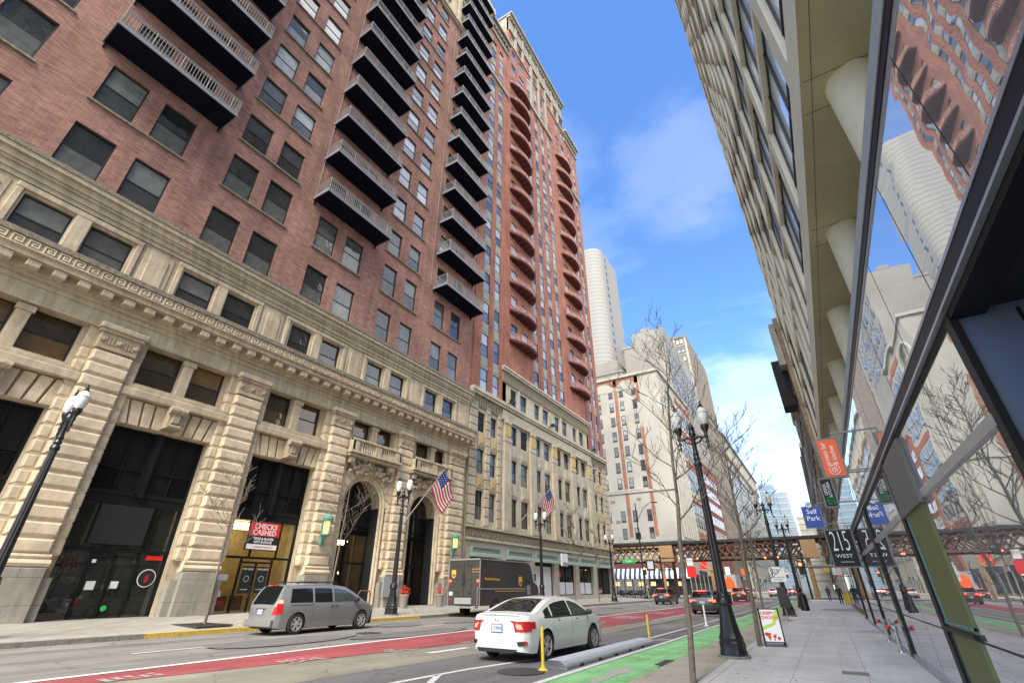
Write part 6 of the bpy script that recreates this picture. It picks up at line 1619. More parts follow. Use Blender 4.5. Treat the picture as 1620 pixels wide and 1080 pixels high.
# ---- brown delivery truck
def truck():
    t = thing('delivery_truck', 'dark brown boxy parcel delivery truck parked behind the grey minivan', 'delivery truck', (-20.45, 31.2, 0), 0)
    W = 1.28; yr, yf = -3.8, 2.2; z0, z1 = .62, 3.34
    m = MB(); m.box(-W, yr, z0, W, yf, z1); b = m.build('cargo_body', M['truckb'], t, world=False, bevel=.05)
    m = MB(); m.prism([(-W,yf,.62),(-W,yf,3.3),(-W,yf+.45,3.28),(-W,yf+.8,3.05),(-W,yf+1.15,2.05),(-W,yf+1.75,1.85),(-W,yf+1.95,1.5),(-W,yf+1.98,.8),(-W,yf+1.75,.62)], (2*W,0,0)); m.build('cab', M['truckb'], t, world=False, bevel=.06)
    m = MB()
    for sx in (-1, 1): m.box(sx*(W+.01)-.012, yr+.05, 1.55, sx*(W+.01)+.012, yf-.05, 1.62)
    m.build('side_rub_rail', M['flash'], t, world=False)
    m = MB()
    for sx in (-1, 1): m.box(sx*(W+.006)-.008, yr+1.8, 1.43, sx*(W+.006)+.008, yf-.1, 1.47)
    m.build('gold_pinstripe', M['goldlogo'], t, world=False)
    # roof cap edges
    m = MB(); m.box(-W-.02, yr-.02, z1-.06, W+.02, yr+.05, z1+.03); m.box(W-.03, yr, z1-.05, W+.02, yf+.4, z1+.03); m.box(-W-.02, yr, z1-.05, -W+.03, yf+.4, z1+.03); m.box(W-.03, yr-.02, z0, W+.02, yr+.04, z1); m.box(-W-.02, yr-.02, z0, -W+.03, yr+.04, z1); m.build('edge_trim', M['rail'], t, world=False)
    # rear doors
    m = MB(); m.box(-.62, yr-.03, 1.15, .62, yr, 3.1, 0); m.box(-.02, yr-.05, 1.15, .02, yr-.02, 3.1, 1)
    for z in (1.35, 2.1, 2.9):
        for sx in (-1, 1): m.box(min(sx*.32, sx*.62), yr-.05, z, max(sx*.32, sx*.62), yr-.028, z+.04, 1)
    m.box(-.14, yr-.06, 1.75, .12, yr-.03, 2.5, 1); m.build('rear_door', [M['truckb'], M['plastic']], t, world=False)
    m = MB(); m.box(-.68, yr-.06, .72, .66, yr-.01, 1.08); m.build('rear_step_plate', M['flash'], t, world=False)
    m = MB(); m.box(-W+.1, yr-.35, .5, W-.1, yr, .6); m.build('rear_bumper_step', M['rail'], t, world=False)
    for sx in (-1, 1):
        m = MB(); m.tube([(sx*(W-.02), yr-.05, 1.7), (sx*(W+.02), yr-.28, 1.6), (sx*(W+.02), yr-.3, .7), (sx*(W-.1), yr-.1, .55)], .03, 6); m.build('grab_rail', M['rail'], t, world=False)
        for z, r in ((2.05, .075), (1.82, .06), (.95, .06)):
            m = MB(); m.lathe([(r,-.03),(r,0)], (sx*(W-.16), yr, z), 14, axis='y'); m.build('tail_lamp', M['tailon'] if z > 2 else M['tail'], t, world=False)
        for y, R in ((-1.9, .44), (2.95, .44)):
            m = MB(); m.lathe([(.56,-.01),(.56,.012)], (sx*W, y, .5), 24, axis='x'); m.build('wheel_arch', M['plastic'], t, world=False)
            wheel(t, sx*(W-.1), y, R, .26, 6, sx, 'rail')
        m = MB(); m.box(sx*(W+.008)-.012, yf+.05, 2.0, sx*(W+.008)+.012, yf+.62, 2.78, 0); m.box(sx*(W+.004)-.01, yf-.02, .8, sx*(W+.004)+.01, yf+.02, 3.1, 1); m.box(sx*(W+.004)-.01, yf+.12, 1.2, sx*(W+.004)+.01, yf+.6, 1.8, 2)
        m.build('cab_door_window', [M['cglass2'], M['plastic'], M['rail']], t, world=False)
        m = MB(); m.box(sx*(W+.2)-.05, yf+1.0, 2.1, sx*(W+.2)+.05, yf+1.08, 2.6); m.tube([(sx*W, yf+.9, 2.5), (sx*(W+.2), yf+1.04, 2.5)], .02, 5); m.build('wing_mirror', M['plastic'], t, world=False)
    m = MB(); m.prism([(-W+.12,yf+.84,2.98),(W-.12,yf+.84,2.98),(W-.12,yf+1.15,2.12),(-W+.12,yf+1.15,2.12)], (0,.02,.006)); m.build('windscreen', M['cglass'], t, world=False)
    m = MB(); m.box(-W+.15, yf+1.95, .7, W-.15, yf+2.1, .95); m.build('front_bumper', M['plastic'], t, world=False)
    # shields and lettering
    def shield(p, rot, s):
        m = MB(); pts = [(-.5,.62),(-.25,.7),(.25,.7),(.5,.62),(.5,-.15),(.32,-.5),(0,-.72),(-.32,-.5),(-.5,-.15)]
        m.prism([(x*s, y*s, 0) for x, y in pts], (0,0,.012)); o = m.build('shield_emblem', M['goldlogo'], t, world=False); o.location = p; o.rotation_euler = rot
        text('ups', s*.62, M['truckb'], o, (0, -.12*s, .014), (0,0,0), .002, sx=.8, offset=.01)
    shield((W+.004, 1.35, 2.05), (PI/2,0,PI/2), .46); shield((-W+.42, yr-.004, 2.45), (PI/2,0,0), .36)
    text('Worldwide Services', .22, M['goldlogo'], t, (W+.006, -2.35, 2.15), (PI/2,0,PI/2), .003, offset=.003)
    text('1-800-PICK-UPS', .11, M['goldlogo'], t, (.93, yr-.006, 2.72), (PI/2,0,0), .003); text('www.ups.com', .11, M['goldlogo'], t, (.93, yr-.006, 2.57), (PI/2,0,0), .003)
    m = MB(); m.box(-W+.1, yr-.01, 1.2, -W+.38, yr, 1.42); m.build('number_plate', M['plate'], t, world=False)
    return t
truck()
# ================================================================== kerbside items
bar = MB()
pf = [(0,.02),(.05,.0),(.05,.12),(.10,.2),(.44,.2),(.5,.12),(.5,0)]
bar.prism([(-5.93+x, 11.05+(.18 if x in (0,.5) else 0), z) for x, z in [(0,0),(0,.1),(.07,.19),(.43,.19),(.5,.1),(.5,0)]], (.12, 6.35, 0))
for k in range(5): bar.box(-5.46+.1*(k+1)/6, 11.9+k*1.1, .0, -5.40+.12*(k+1)/6, 12.1+k*1.1, .07, 1)
bb_ = bar.build('kerb_barrier', [M['barrier'], M['plastic']], bevel=.03); tag(bb_, 'long low grey precast concrete barrier beside the green bike lane', 'barrier')
def post(loc, lab, h=.82):
    t = thing('flexible_post', lab, 'bollard', loc, 0, 'flexible lane posts')
    m = MB(); m.lathe([(.12,0),(.11,.02),(.05,.05),(.045,.09)], n=16); m.build('post_base', M['yellow'], t, world=False)
    m = MB(); m.lathe([(.036,.06),(.036,h*.78),(.033,h*.8),(.033,h*.98),(.024,h)], n=14); m.build('post_tube', M['yellow'], t, world=False)
    for z in (.5, .64):
        m = MB(); m.lathe([(.038,z),(.038,z+.05)], n=14); m.build('reflective_band', M['goldlogo'], t, world=False)
    return t
post((-5.83, 10.86, .01), 'yellow flexible post in front of the rear wheel of the white car'); post((-5.5, 17.75, .01), 'yellow flexible post at the far end of the concrete barrier')
for (x, y, lab) in ((-5.5, 27, 'thin white flexible post between the traffic and the bike lane, nearer one'), (-5.45, 33.5, 'thin white flexible post between the traffic and the bike lane, farther one')):
    t = thing('flexible_post', lab, 'bollard', (x, y, .01), 0, 'flexible lane posts'); m = MB(); m.lathe([(.12,0),(.05,.04),(.04,.08),(.04,.85),(.02,.9)], n=10); m.build('post_tube', M['signwhite'], t, world=False)
# folding board
ab = thing('folding_board_sign', 'folding pavement sign reading crispy chicken with a picture of food', 'sandwich board', (-1.72, 17.3, .155), math.radians(8)); ab.scale = (.9, .9, .92)
for s_ in (-1, 1):
    m = MB(); y0_, y1_ = s_*.34, s_*.04
    for x in (-.28, .28): m.tube([(x, y0_, 0), (x, y1_, 1.02)], .022, 6)
    m.tube([(-.28, y1_, 1.0), (.28, y1_, 1.0)], .018, 6); m.tube([(-.28, y0_*.9, .12), (.28, y0_*.9, .12)], .015, 6); m.build('board_frame', M['black'], ab, world=False)
    m = MB(); m.poly([(-.27,y0_*.88,.14),(.27,y0_*.88,.14),(.27,y1_,.98),(-.27,y1_,.98)]); m.poly([(-.27,y0_*.88+.01,.14),(.27,y0_*.88+.01,.14),(.27,y1_+.01,.98),(-.27,y1_+.01,.98)]); pn = m.build('board_panel', M['signwhite'], ab, world=False)
    if s_ == -1:
        tl = math.atan2(y1_-y0_*.88, .84)
        def P_(x, z, o=.006): f = (z-.14)/.84; return (x, y0_*.88+(y1_-y0_*.88)*f-o, z)
        m = MB(); m.prism([P_(-.26,.42),P_(-.1,.5),(P_(.1,.56)),P_(.265,.8),P_(.265,.97),P_(.2,.97),P_(.05,.62),P_(-.26,.52)][::-1], (0,-.002,0)); m.build('green_print', M['lime_green'], pn, world=False)
        text('CRISPY', .125, M['signred'], pn, P_(-.05,.88,.012), (PI/2-tl,0,0), .001, offset=.003); text('CHICKEN', .115, M['orange'], pn, P_(-.01,.76,.012), (PI/2-tl,0,0), .001, offset=.003)
        rr = random.Random(4)
        for k in range(14):
            m = MB(); m.lathe([(rr.uniform(.02,.055),-.002),(.02,0)], P_(rr.uniform(-.2,.25), rr.uniform(.17,.4), .01), 8, axis='y'); m.build('food_print', M[rr.choice(['orange','gold','signred','signwhite'])], pn, world=False)
# white parking sign
ps = thing('parking_sign', 'white parking information board on a post in front of the second right lamp', 'sign', (-2.15, 30, .155)); m = MB(); m.tube([(0,0,0),(0,0,2.55)], .03, 8); m.build('sign_post', M['rail'], ps, world=False)
m = MB(); m.box(-.33,-.04,1.75,.38,-.02,2.45); o = m.build('sign_face', M['signwhite'], ps, world=False); text('CP', .3, M['signblack'], o, (-.02,-.042,2.22), (PI/2,0,0), .002); text('2 HR 8AM-6PM\nPAY BOX', .1, M['signblack'], o, (.02,-.042,1.9), (PI/2,0,0), .002)
m = MB(); m.box(-.2,-.1,.6,.2,.1,1.5); m.build('pay_box', M['black'], ps, world=False)
# blade signs on the right wall
def blade(name, lab, x0, x1, y, z0, z1, face, tilt=0, th=.12):
    t = thing(name, lab, 'hanging sign', ((x0+x1)/2, y, z0))
    m = MB(); m.box(x0-.04, y-th/2, z0-.04, x1+.04, y+th/2, z1+.04); m.build('sign_case', M['alu'] if False else mat(name+'_case', (.16,.165,.17), .5), t)
    m = MB(); m.box(x0, y-th/2-.006, z0, x1, y-th/2-.001, z1); f = m.build('sign_face', M[face], t)
    m = MB(); m.tube([(x1-.05, y, z1+.03), (x1-.05, y, z1+.14), (GX+.05, y, z1+.14)], .025, 6); m.tube([(x1, y, z0+.1), (GX+.05, y, z0+.1)], .02, 6); m.build('bracket', M['rail'], t)
    return t, f
def ft(f, s, size, m, x, y, z, rot=(PI/2,0,0), **k): return text(s, size, M[m], f, Vector((x, y, z))-wloc(f), rot, .002, **k)
t, f = blade('orange_blade_sign', 'orange hanging sign with white sideways lettering, topmost over the pavement', .56, .92, 12.3, 3.74, 4.52, 'orange')
ft(f, 'protein bar', .135, 'signwhite', .66, 12.23, 4.22, (PI/2, -PI/2, 0), sx=.82); ft(f, '& kitchen', .135, 'signwhite', .80, 12.23, 4.18, (PI/2, -PI/2, 0), sx=.82)
m = MB(); m.tube([(.74+.1*math.cos(a*PI/10), 12.23, 3.87+.1*math.sin(a*PI/10)) for a in range(21)], .007, 4)
for k in range(8): a = k*PI/4; m.tube([(.74+.02*math.cos(a), 12.23, 3.87+.02*math.sin(a)), (.74+.065*math.cos(a), 12.23, 3.87+.065*math.sin(a))], .008, 4)
m.build('flower_emblem', M['signwhite'], f)
t, f = blade('charcoal_blade_sign', 'charcoal hanging sign with white sideways lettering and a green spiral, below the orange one', .53, .80, 16.6, 3.68, 4.42, 'signblack')
ft(f, 'GREEK', .11, 'signwhite', .61, 16.53, 4.14, (PI/2, -PI/2, 0)); ft(f, 'KITCHEN', .11, 'signwhite', .71, 16.53, 4.13, (PI/2, -PI/2, 0), sx=.9)
m = MB(); sp_ = [(.53,3.82),(.6,3.82),(.6,3.92),(.74,3.92),(.74,3.76),(.64,3.76),(.64,3.86),(.69,3.86),(.69,3.80)]; m.tube([(x, 16.53, z) for x, z in sp_], .011, 4); m.tube([(.6,16.53,3.82),(.6,16.53,3.73),(.78,16.53,3.73),(.78,16.53,3.84)], .011, 4); m.build('green_spiral', M['signgreen'], f)
t, f = blade('address_sign', 'large charcoal sign with the number 215 and WEST in thin white figures', .40, 1.2, 22.5, 2.32, 3.55, 'signblack', th=.16)
ft(f, '215', 1.0, 'signwhite', .78, 22.41, 3.14, sx=.40, offset=-.012); ft(f, 'WEST', .17, 'signwhite', .78, 22.41, 2.66, sx=1.2); ft(f, 'WASHINGTON', .06, 'signwhite', .82, 22.41, 2.46)
t, f = blade('blue_parking_sign', 'blue self park sign with a round white P on top', -.17, .48, 25.5, 3.98, 4.82, 'signblue')
ft(f, 'Self\nPark', .28, 'signwhite', .16, 25.43, 4.48, offset=.004); m = MB(); m.lathe([(.14,-.03),(.14,.03)], (.12, 25.43, 4.90), 24, mi=0, axis='y'); m.lathe([(.115,-.036),(.115,-.03)], (.12, 25.43, 4.90), 24, mi=1, axis='y'); m.build('round_badge', [M['signblue'], M['signwhite']], f); ft(f, 'P', .2, 'signblue', .12, 25.385, 4.90)
t, f = blade('convenience_store_sign', 'white, red and green convenience store sign far down the right pavement', .62, 1.5, 60, 2.8, 3.5, 'signwhite')
ft(f, '7', .42, 'signred', 1.05, 59.93, 3.25); ft(f, 'ELEVEN', .15, 'signgreen', 1.05, 59.93, 3.0); m = MB(); m.box(.62,59.925,2.6,1.5,59.93,2.68); m.box(.62,59.92,2.8,.68,59.93,3.5,1); m.build('sign_stripes', [M['signred'], M['signgreen']], f)
t, f = blade('yellow_blade_sign', 'small yellow sign behind the red and green store sign', .0, .55, 70, 3.3, 3.75, 'yellow')
m = MB(); m.box(-.9, 44, 3.05, 1.3, 47.5, 3.15); m.box(-.95, 43.95, 3.0, -.85, 47.5, 3.3); tag(m.build('entrance_canopy', M['flash']), 'flat grey entrance canopy over the right pavement by the address sign', 'canopy')
# checks cashed sign
cs = thing('check_cashing_sign', 'red, black and white check cashing sign fixed over the vacant shop door', 'shop sign', (XF-.6, CL[3]-.1, 3.65))
fr = frameX(XF-.45); c = CL[3]-.1
m = MB(); m.fbox(fr, c-1.02, c+1.02, 3.6, 5.18, .0, .12); m.build('sign_case', M['signblack'], cs)
m = MB(); m.fbox(fr, c-.97, c+.97, 4.38, 5.13, -.006, 0); f = m.build('red_panel', M['signred'], cs)
m = MB(); m.fbox(fr, c-.97, c+.97, 3.65, 3.92, -.006, 0); f2 = m.build('white_panel', M['signwhite'], cs)
R_ = (PI/2, 0, PI/2)
for s_, sz, z, mm, k in (('CHECKS', .40, 4.90, 'signwhite', 1.0), ('CASHED', .40, 4.56, 'signwhite', 1.0), ('TITLE & PLATES', .17, 4.22, 'signwhite', 1.1), ('CITY & STATE', .17, 4.04, 'signwhite', 1.1)):
    text(s_, sz, M[mm], cs, Vector(fr(c, z, -.012))-wloc(cs), R_, .003, sx=k, offset=.008)
text('CURRENCY EXCHANGE', .11, M['signred'], cs, Vector(fr(c+.1, 3.78, -.012))-wloc(cs), R_, .003)
# green copper wall lanterns
def lantern(y, lab):
    t = thing('wall_lantern', lab, 'wall lantern', (XF+.3, y, 5.0), 0, 'green copper wall lanterns')
    m = MB(); m.lathe([(.0,-.62),(.10,-.55),(.05,-.48),(.22,-.38),(.3,-.34),(.3,-.28),(.26,-.26)], (.45,0,0), 10); m.lathe([(.30,.5),(.34,.54),(.33,.6),(.36,.66),(.30,.82),(.16,.95),(.06,1.0),(.07,1.05),(0,1.12)], (.45,0,0), 12)
    for k in range(6):
        a = 2*PI*k/6; m.tube([(.45+.27*math.cos(a), .27*math.sin(a), -.28), (.45+.30*math.cos(a), .30*math.sin(a), .54)], .022, 5)
    m.build('lantern_cage', M['verdigris'], t, world=False)
    m = MB(); m.lathe([(.19,-.26),(.21,.5)], (.45,0,0), 12); m.build('lantern_glass', M['lanternlit'], t, world=False)
    m = MB(); m.prism([(0,-.09,.7),(.28,-.09,.55),(.2,-.09,.3),(.1,-.09,-.4),(.3,-.09,-.62),(.2,-.09,-.95),(0,-.09,-.8)], (0,.18,0)); m.build('scroll_bracket', M['verdigris'], t, world=False)
lantern(21.2, 'green copper lantern glowing on the pier left of the first arch'); lantern(35.0, 'green copper lantern glowing on the pier right of the second arch')
# flags
def flag(base, tip, top, w, h, lab, flip=1):
    t = thing('flag', lab, 'flag', base, 0, 'national flags on wall poles'); B = Vector(base); d = Vector(tip)-B
    m = MB(); m.tube([(0,0,0), tuple(d)], [.05,.03], 8); m.lathe([(0,-.06),(.07,0),(0,.08)], tuple(d), 8); m.build('flagpole', M['flash'], t, world=False)
    # cloth hangs from the pole: hoist runs down the pole, fly droops
    u = -d.normalized(); N_U, N_V = 20, 13
    st = [MB(), MB(), MB()]
    def pt(a, b_):  # a 0..1 along the fly, b 0..1 down the hoist
        p = d*.97 + u*(b_*h)
        drop = Vector((0, w*.62*a*flip, -w*.80*a)); wave = math.sin(a*5.5+b_*2)*.10*a*w*.5
        return p + drop*(1-.12*b_*a) + Vector((wave, wave*.6, -.25*b_*a*h*.3))
    for i in range(N_U):
        for j in range(N_V):
            a0, a1, b0, b1_ = i/N_U, (i+1)/N_U, j/N_V, (j+1)/N_V
            k = 2 if (i < 8 and j < 7) else (0 if j % 2 == 0 else 1)
            st[k].poly([pt(a0,b0), pt(a1,b0), pt(a1,b1_), pt(a0,b1_)])
    for k, nm, mm in ((0,'red_stripe','flagred'),(1,'white_stripe','flagwhite'),(2,'blue_canton','flagblue')):
        o = st[k].build(nm, M[mm], t, world=False, merge=True, smooth=True); so = o.modifiers.new('t', 'SOLIDIFY'); so.thickness = .012
    s = MB()
    for i in range(5):
        for j in range(4):
            p = pt((i+.5)/5*.38, (j+.5)/4*.5); s.lathe([(.035,-.02),(.035,.02)], tuple(p), 5, axis='x')
    s.build('star', M['flagwhite'], t, world=False)
    return t
flag((XF+.4, 28.4, 5.9), (-24.6, 29.8, 10.4), 0, 2.5, 1.75, 'large drooping national flag on a slanted pole over the second arch')
flag((XF+.2, 47.4, 8.3), (-24.4, 48.5, 11.7), 0, 2.3, 1.6, 'smaller drooping national flag on the buff limestone wall behind a lamp post')
# planters with red foliage, rack
for (y, lab) in ((28.75, 'grey planter with red leaves between the two arches'), (32.9, 'grey planter with red leaves right of the second arch')):
    t = thing('planter', lab, 'planter', (-26.9, y, .36), 0, 'planters by the arched doors'); m = MB(); m.lathe([(.24,0),(.26,.05),(.34,.75),(.38,.8),(.36,.85),(.30,.82)], n=18); smooth_by_angle(m.build('pot', M['pot'], t, world=False))
    m = MB(); rr = random.Random(int(y))
    for k in range(170):
        a, b_ = rr.uniform(0, 2*PI), rr.uniform(.02, .4); z = .85+rr.uniform(0, .7)*(1-b_*1.3); p = Vector((b_*math.cos(a), b_*math.sin(a), z)); q = Vector((rr.uniform(-1,1), rr.uniform(-1,1), rr.uniform(-.3,1))).normalized()*.09; r_ = q.orthogonal().normalized()*.035
        m.poly([p-r_, p+q, p+r_])
    m.build('red_leaves', M['redleaf'], t, world=False)
m = MB(); m.tube([(0,-.45,0),(0,-.45,1.15),(0,-.32,1.32),(0,.32,1.32),(0,.45,1.15),(0,.45,0)], .035, 8); o = m.build('bicycle_rack', M['rustiron'], world=False); o.location = (-22.9, 21.2, .17); tag(o, 'rusted bicycle rack hoop by the nose of the grey minivan', 'bicycle rack')
m = MB(); m.tube([(0,0,0),(0,0,1.5)], .03, 6); m.box(-.12,-.12,1.2,.12,.12,1.7); o = m.build('parking_meter', M['rail'], world=False); o.location = (-2.6, 52, .16); tag(o, 'grey parking meter at the right kerb beside the third lamp', 'parking meter')
# signs at the crossing
m = MB(); m.box(-27.8, 79.9, 5.2, -25.6, 80, 5.8, 0); o = m.build('street_name_sign', M['signgreen']); tag(o, 'green street name sign at the left corner under the railway', 'street sign'); text('Wells', .45, M['signwhite'], o, (-26.7, 79.88, 5.5), (PI/2,0,0), .003)
m = MB(); m.box(-23.3, 78.0, 4.0, -22.0, 78.15, 5.5, 0); m.box(-23.1, 77.97, 4.25, -22.2, 78.0, 5.3, 1); tag(m.build('information_board', [M['black'], M['plate']]), 'black framed pale board beside the orange walk signal', 'board')
hs_ = thing('red_hanging_sign', 'red rectangular shop sign hanging beneath the railway between two signals', 'shop sign', (-19.4, 90.4, 3.3)); m = MB(); m.box(-20.1, 90.35, 3.3, -18.6, 90.5, 4.9); m.build('sign_face', M['signred'], hs_); m = MB(); m.box(-19.9, 90.35, 5.1, -18.9, 90.5, 6.2); m.build('white_panel', M['signwhite'], hs_)
# wall-base fittings on the right
for (y, lab) in ((20.5, 'low silver siamese hose connection with red caps at the foot of the glass wall'), (17.2, 'short silver standpipe with red caps by the steel post')):
    t = thing('hose_connection', lab, 'standpipe', (1.18, y, .15), 0, 'fire hose connections'); m = MB(); m.lathe([(.07,0),(.05,.05),(.05,.45),(.08,.5),(.08,.6)], n=12); m.tube([(0,0,.5),(-.12,-.12,.55)], .05, 8); m.tube([(0,0,.5),(-.12,.12,.55)], .05, 8); m.build('pipe', M['chrome'], t, world=False); m = MB(); m.lathe([(.055,-.02),(.055,.02)], (-.14,-.14,.56), 10, axis='x'); m.lathe([(.055,-.02),(.055,.02)], (-.14,.14,.56), 10, axis='x'); m.build('red_cap', M['signred'], t, world=False)
m = MB(); m.lathe([(.28,0),(.3,.1),(.26,.95),(.3,1.0),(.1,1.15)], n=14); o = m.build('litter_bin', M['black'], world=False); o.location = (-1.9, 45, .155); tag(o, 'black litter bin by the kerb between the right hand lamp posts', 'litter bin')
m = MB(); m.box(-.3,-.25,0,.3,.25,.95); m.box(-.32,-.27,.95,.32,.27,1.02); o = m.build('newspaper_box', M['yellow'], world=False, bevel=.03); o.location = (1.35, 66, .155); tag(o, 'yellow newspaper box by the wall beyond the walkers', 'newspaper box')
# ================================================================== people
def person(loc, rz, lab, top='cloth_dark', legs='cloth_dark', stride=.3, hair=(.05,.03,.02), h=1.74, seated=False, bag=False):
    t = thing('person', lab, 'person', loc, rz, None); k = h/1.74; s_ = stride
    J = {'pel':(0,0,.95),'wai':(0,0,1.1),'che':(0,0,1.34),'nek':(0,0,1.48),'hea':(0,-.01,1.58),'crn':(0,-.01,1.70),
         'hl':(-.09,0,.92),'kl':(-.1,-s_*.45,.50),'al':(-.1,-s_*.55+.1,.09),'tl':(-.1,-s_*.55-.07,.04),'hr':(.09,0,.92),'kr':(.1,s_*.35,.50),'ar':(.1,s_*.9,.10),'tr':(.1,s_*.9-.13,.04),
         'sl':(-.19,0,1.42),'el':(-.25,s_*.35,1.15),'wl':(-.24,s_*.3-.14,.93),'fl':(-.23,s_*.3-.2,.84),'sr':(.19,0,1.42),'er':(.25,-s_*.35,1.15),'wr':(.24,-s_*.5-.14,.95),'fr':(.23,-s_*.5-.22,.88)}
    if seated:
        for a, b_ in (('hl','kl'),('hr','kr')): pass
        dz = -.46
        for n_ in list(J):
            if n_ not in ('kl','al','tl','kr','ar','tr'): J[n_] = (J[n_][0], J[n_][1]+.0, J[n_][2]+dz)
        J.update({'kl':(-.12,-.42,.50),'al':(-.12,-.42,.09),'tl':(-.12,-.55,.04),'kr':(.12,-.42,.50),'ar':(.12,-.40,.09),'tr':(.12,-.53,.04),'wl':(-.2,-.35,.62),'fl':(-.18,-.42,.62),'wr':(.2,-.35,.62),'fr':(.18,-.42,.62),'el':(-.26,-.1,.72),'er':(.26,-.1,.72)})
    E_ = [('pel','wai'),('wai','che'),('che','nek'),('nek','hea'),('hea','crn'),('pel','hl'),('hl','kl'),('kl','al'),('al','tl'),('pel','hr'),('hr','kr'),('kr','ar'),('ar','tr'),('che','sl'),('sl','el'),('el','wl'),('wl','fl'),('che','sr'),('sr','er'),('er','wr'),('wr','fr')]
    R = {'pel':.13,'wai':.12,'che':.15,'nek':.055,'hea':.085,'crn':.075,'hl':.085,'kl':.055,'al':.04,'tl':.035,'hr':.085,'kr':.055,'ar':.04,'tr':.035,'sl':.06,'el':.042,'wl':.028,'fl':.03,'sr':.06,'er':.042,'wr':.028,'fr':.03}
    def skin(name, keys, edges, mt, add, par):
        me = bpy.data.meshes.new(name); idx = {n_: i for i, n_ in enumerate(keys)}
        me.from_pydata([tuple(c*k for c in J[n_]) for n_ in keys], [(idx[a], idx[b_]) for a, b_ in edges], [])
        o = bpy.data.objects.new(name, me); COL.objects.link(o)
        o.modifiers.new('skin', 'SKIN'); sl = me.skin_vertices[0].data
        for n_, i in idx.items(): sl[i].radius = ((R[n_]+add)*k,)*2; sl[i].use_root = (i == 0)
        sb = o.modifiers.new('sub', 'SUBSURF'); sb.levels = 1; sb.render_levels = 1
        bpy.context.view_layer.update(); ev = bpy.data.meshes.new_from_object(o.evaluated_get(bpy.context.evaluated_depsgraph_get()))
        bpy.data.objects.remove(o); ev.materials.clear(); ev.materials.append(mt); ev.polygons.foreach_set('use_smooth', [True]*len(ev.polygons))
        o2 = bpy.data.objects.new(name, ev); COL.objects.link(o2); o2.parent = par; return o2
    b = skin('body', list(J), E_, M['skin'], 0, t)
    skin('trousers', ['pel','hl','kl','al','hr','kr','ar'], [('pel','hl'),('hl','kl'),('kl','al'),('pel','hr'),('hr','kr'),('kr','ar')], M[legs], .018, t)
    skin('coat', ['che','wai','pel','nek','sl','el','wl','sr','er','wr'], [('che','wai'),('wai','pel'),('che','nek'),('che','sl'),('sl','el'),('el','wl'),('che','sr'),('sr','er'),('er','wr')], M[top], .022, t)
    hc = J['crn']; m = MB(); m.lathe([(.0,.075),(.06,.065),(.092,.03),(.1,-.02),(.095,-.08),(.07,-.12),(0,-.1)], (hc[0]*k, (hc[1]+.02)*k, (hc[2]-.01)*k), 12); smooth_by_angle(m.build('hair', M['cloth_dark'], t, world=False), 60)
    for s2, tt in ((-1, 'tl'), (1, 'tr')):
        p = J[tt]; m = MB(); m.box((p[0]-.045)*k, (p[1]-.03)*k, 0, (p[0]+.045)*k, (p[1]+.2)*k, .08*k); m.build('shoe', M['plastic'], t, world=False, bevel=.02)
    if bag: m = MB(); m.box(-.34*k,-.1,.95*k,-.2*k,.12,1.25*k); m.build('shoulder_bag', M['plastic'], t, world=False, bevel=.03)
    return t
person((.75, 64.5, .155), 0, 'walker in dark clothing on the right pavement, nearer one', stride=.32)
person((-.25, 80, .155), 0, 'walker in a navy coat on the right pavement, farther one', top='cloth_navy', legs='cloth_navy', stride=.25)
person((-25.2, 83.2, .15), 2.8, 'person in a long tan coat with a dark bag waiting at the left corner', top='cloth_tan', legs='cloth_tan', stride=.05, h=2.1, bag=True)
PD = [(-30.6,86,1.2),(-29.6,87.5,-1.3),(-28.8,85.5,1.0),(-28.0,87,-1.2),(-27.2,86,.4),(-26.5,87.5,2.2)]
DL = ['person in black seated at the cafe tables, at the left end by the corner lamp','person in navy seated at the cafe tables, second from the corner lamp','person in black seated at the cafe tables, third from the corner lamp','person in navy seated at the cafe tables, third from the signal pole','person in black seated at the cafe tables, second from the signal pole','person in navy seated at the cafe tables, next to the signal pole']
for (x, y, r), lb in zip(PD, DL): person((x, y, .15), r, lb, top='cloth_navy' if 'navy' in lb else 'cloth_dark', seated=True, h=2.15)
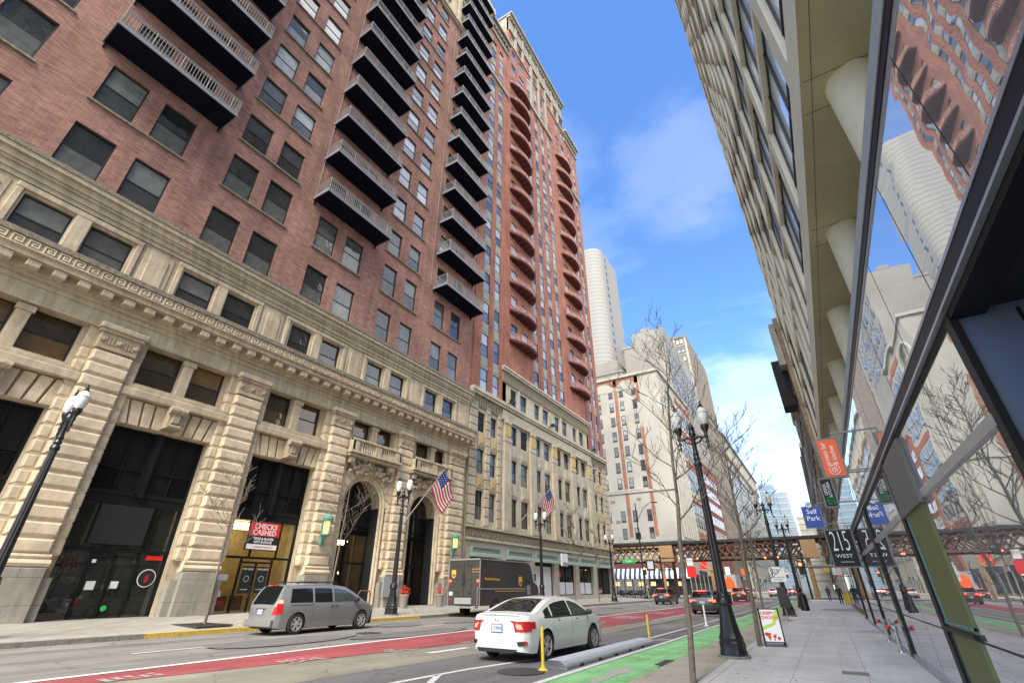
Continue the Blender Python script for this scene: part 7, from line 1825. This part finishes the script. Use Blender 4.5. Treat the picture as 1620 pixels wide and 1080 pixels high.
for i, (x, y, lb) in enumerate(((-30.1, 86.8, 'small round cafe table nearest the corner lamp'), (-28.4, 86.4, 'small round cafe table in the middle of the pavement seating'), (-26.9, 86.8, 'small round cafe table nearest the signal pole'))):
    t = thing('cafe_table', lb, 'table', (x, y, .15), 0, 'pavement cafe tables'); m = MB(); m.lathe([(.45,.86),(.45,.9)], n=18); m.build('table_top', M['rail'], t, world=False); m = MB(); m.lathe([(.25,0),(.05,.06),(.04,.86)], n=10); m.build('pedestal', M['black'], t, world=False)

# small repairs, patches and covers that a used street has
rr = random.Random(12)
for i in range(9):
    x, y = rr.uniform(-20.5, -6.8), rr.uniform(6, 50); w_, l_ = rr.uniform(.5, 1.4), rr.uniform(1.0, 3.2)
    mb = MB(); mb.poly([(x+w_*math.cos(a)*rr.uniform(.85,1.1), y+l_*math.sin(a)*rr.uniform(.85,1.1), .0215+.0004*i) for a in [k*PI/7 for k in range(14)]]); 
    if not (-13.7 < x < -8.5): tag(mb.build('tar_patch', M['patch']), kind='structure')
mb = MB()
for (x0, y0, x1, y1) in ((-19.5,4,-19.2,30),(-15.2,12,-14.9,26),(-8.0,22,-7.6,48),(-18.3,30,-14.4,30.4),(-7.9,15,-6.6,15.3)):
    n = 14; L = [Vector((x0+(x1-x0)*k/n+rr.uniform(-.08,.08), y0+(y1-y0)*k/n+rr.uniform(-.08,.08), .0265)) for k in range(n+1)]
    for a, b_ in zip(L, L[1:]):
        d = (b_-a).normalized(); q = Vector((-d.y, d.x, 0))*.03; mb.poly([a-q, b_-q, b_+q, a+q])
tag(mb.build('crack_sealant', mat('black_crack_sealant', (.04,.04,.04), .6)), kind='structure')
mb = MB()
for k in range(150):
    x, y = rr.uniform(-2.2, 1.1), rr.uniform(4, 40); r_ = rr.uniform(.012, .035); mb.poly([(x+r_*math.cos(a), y+r_*math.sin(a)*1.2, .1565) for a in [q*PI/3 for q in range(6)]])
tag(mb.build('pavement_gum_spots', mat('gum_spot', (.16,.15,.14), .9)), kind='structure')
for (x, y, lab) in ((-.2, 12.5, 'small square utility cover in the right pavement slabs'),):
    m = MB(); m.box(x, y, .153, x+.45, y+.45, .158); tag(m.build('utility_cover', M['curb']), lab, 'utility cover')
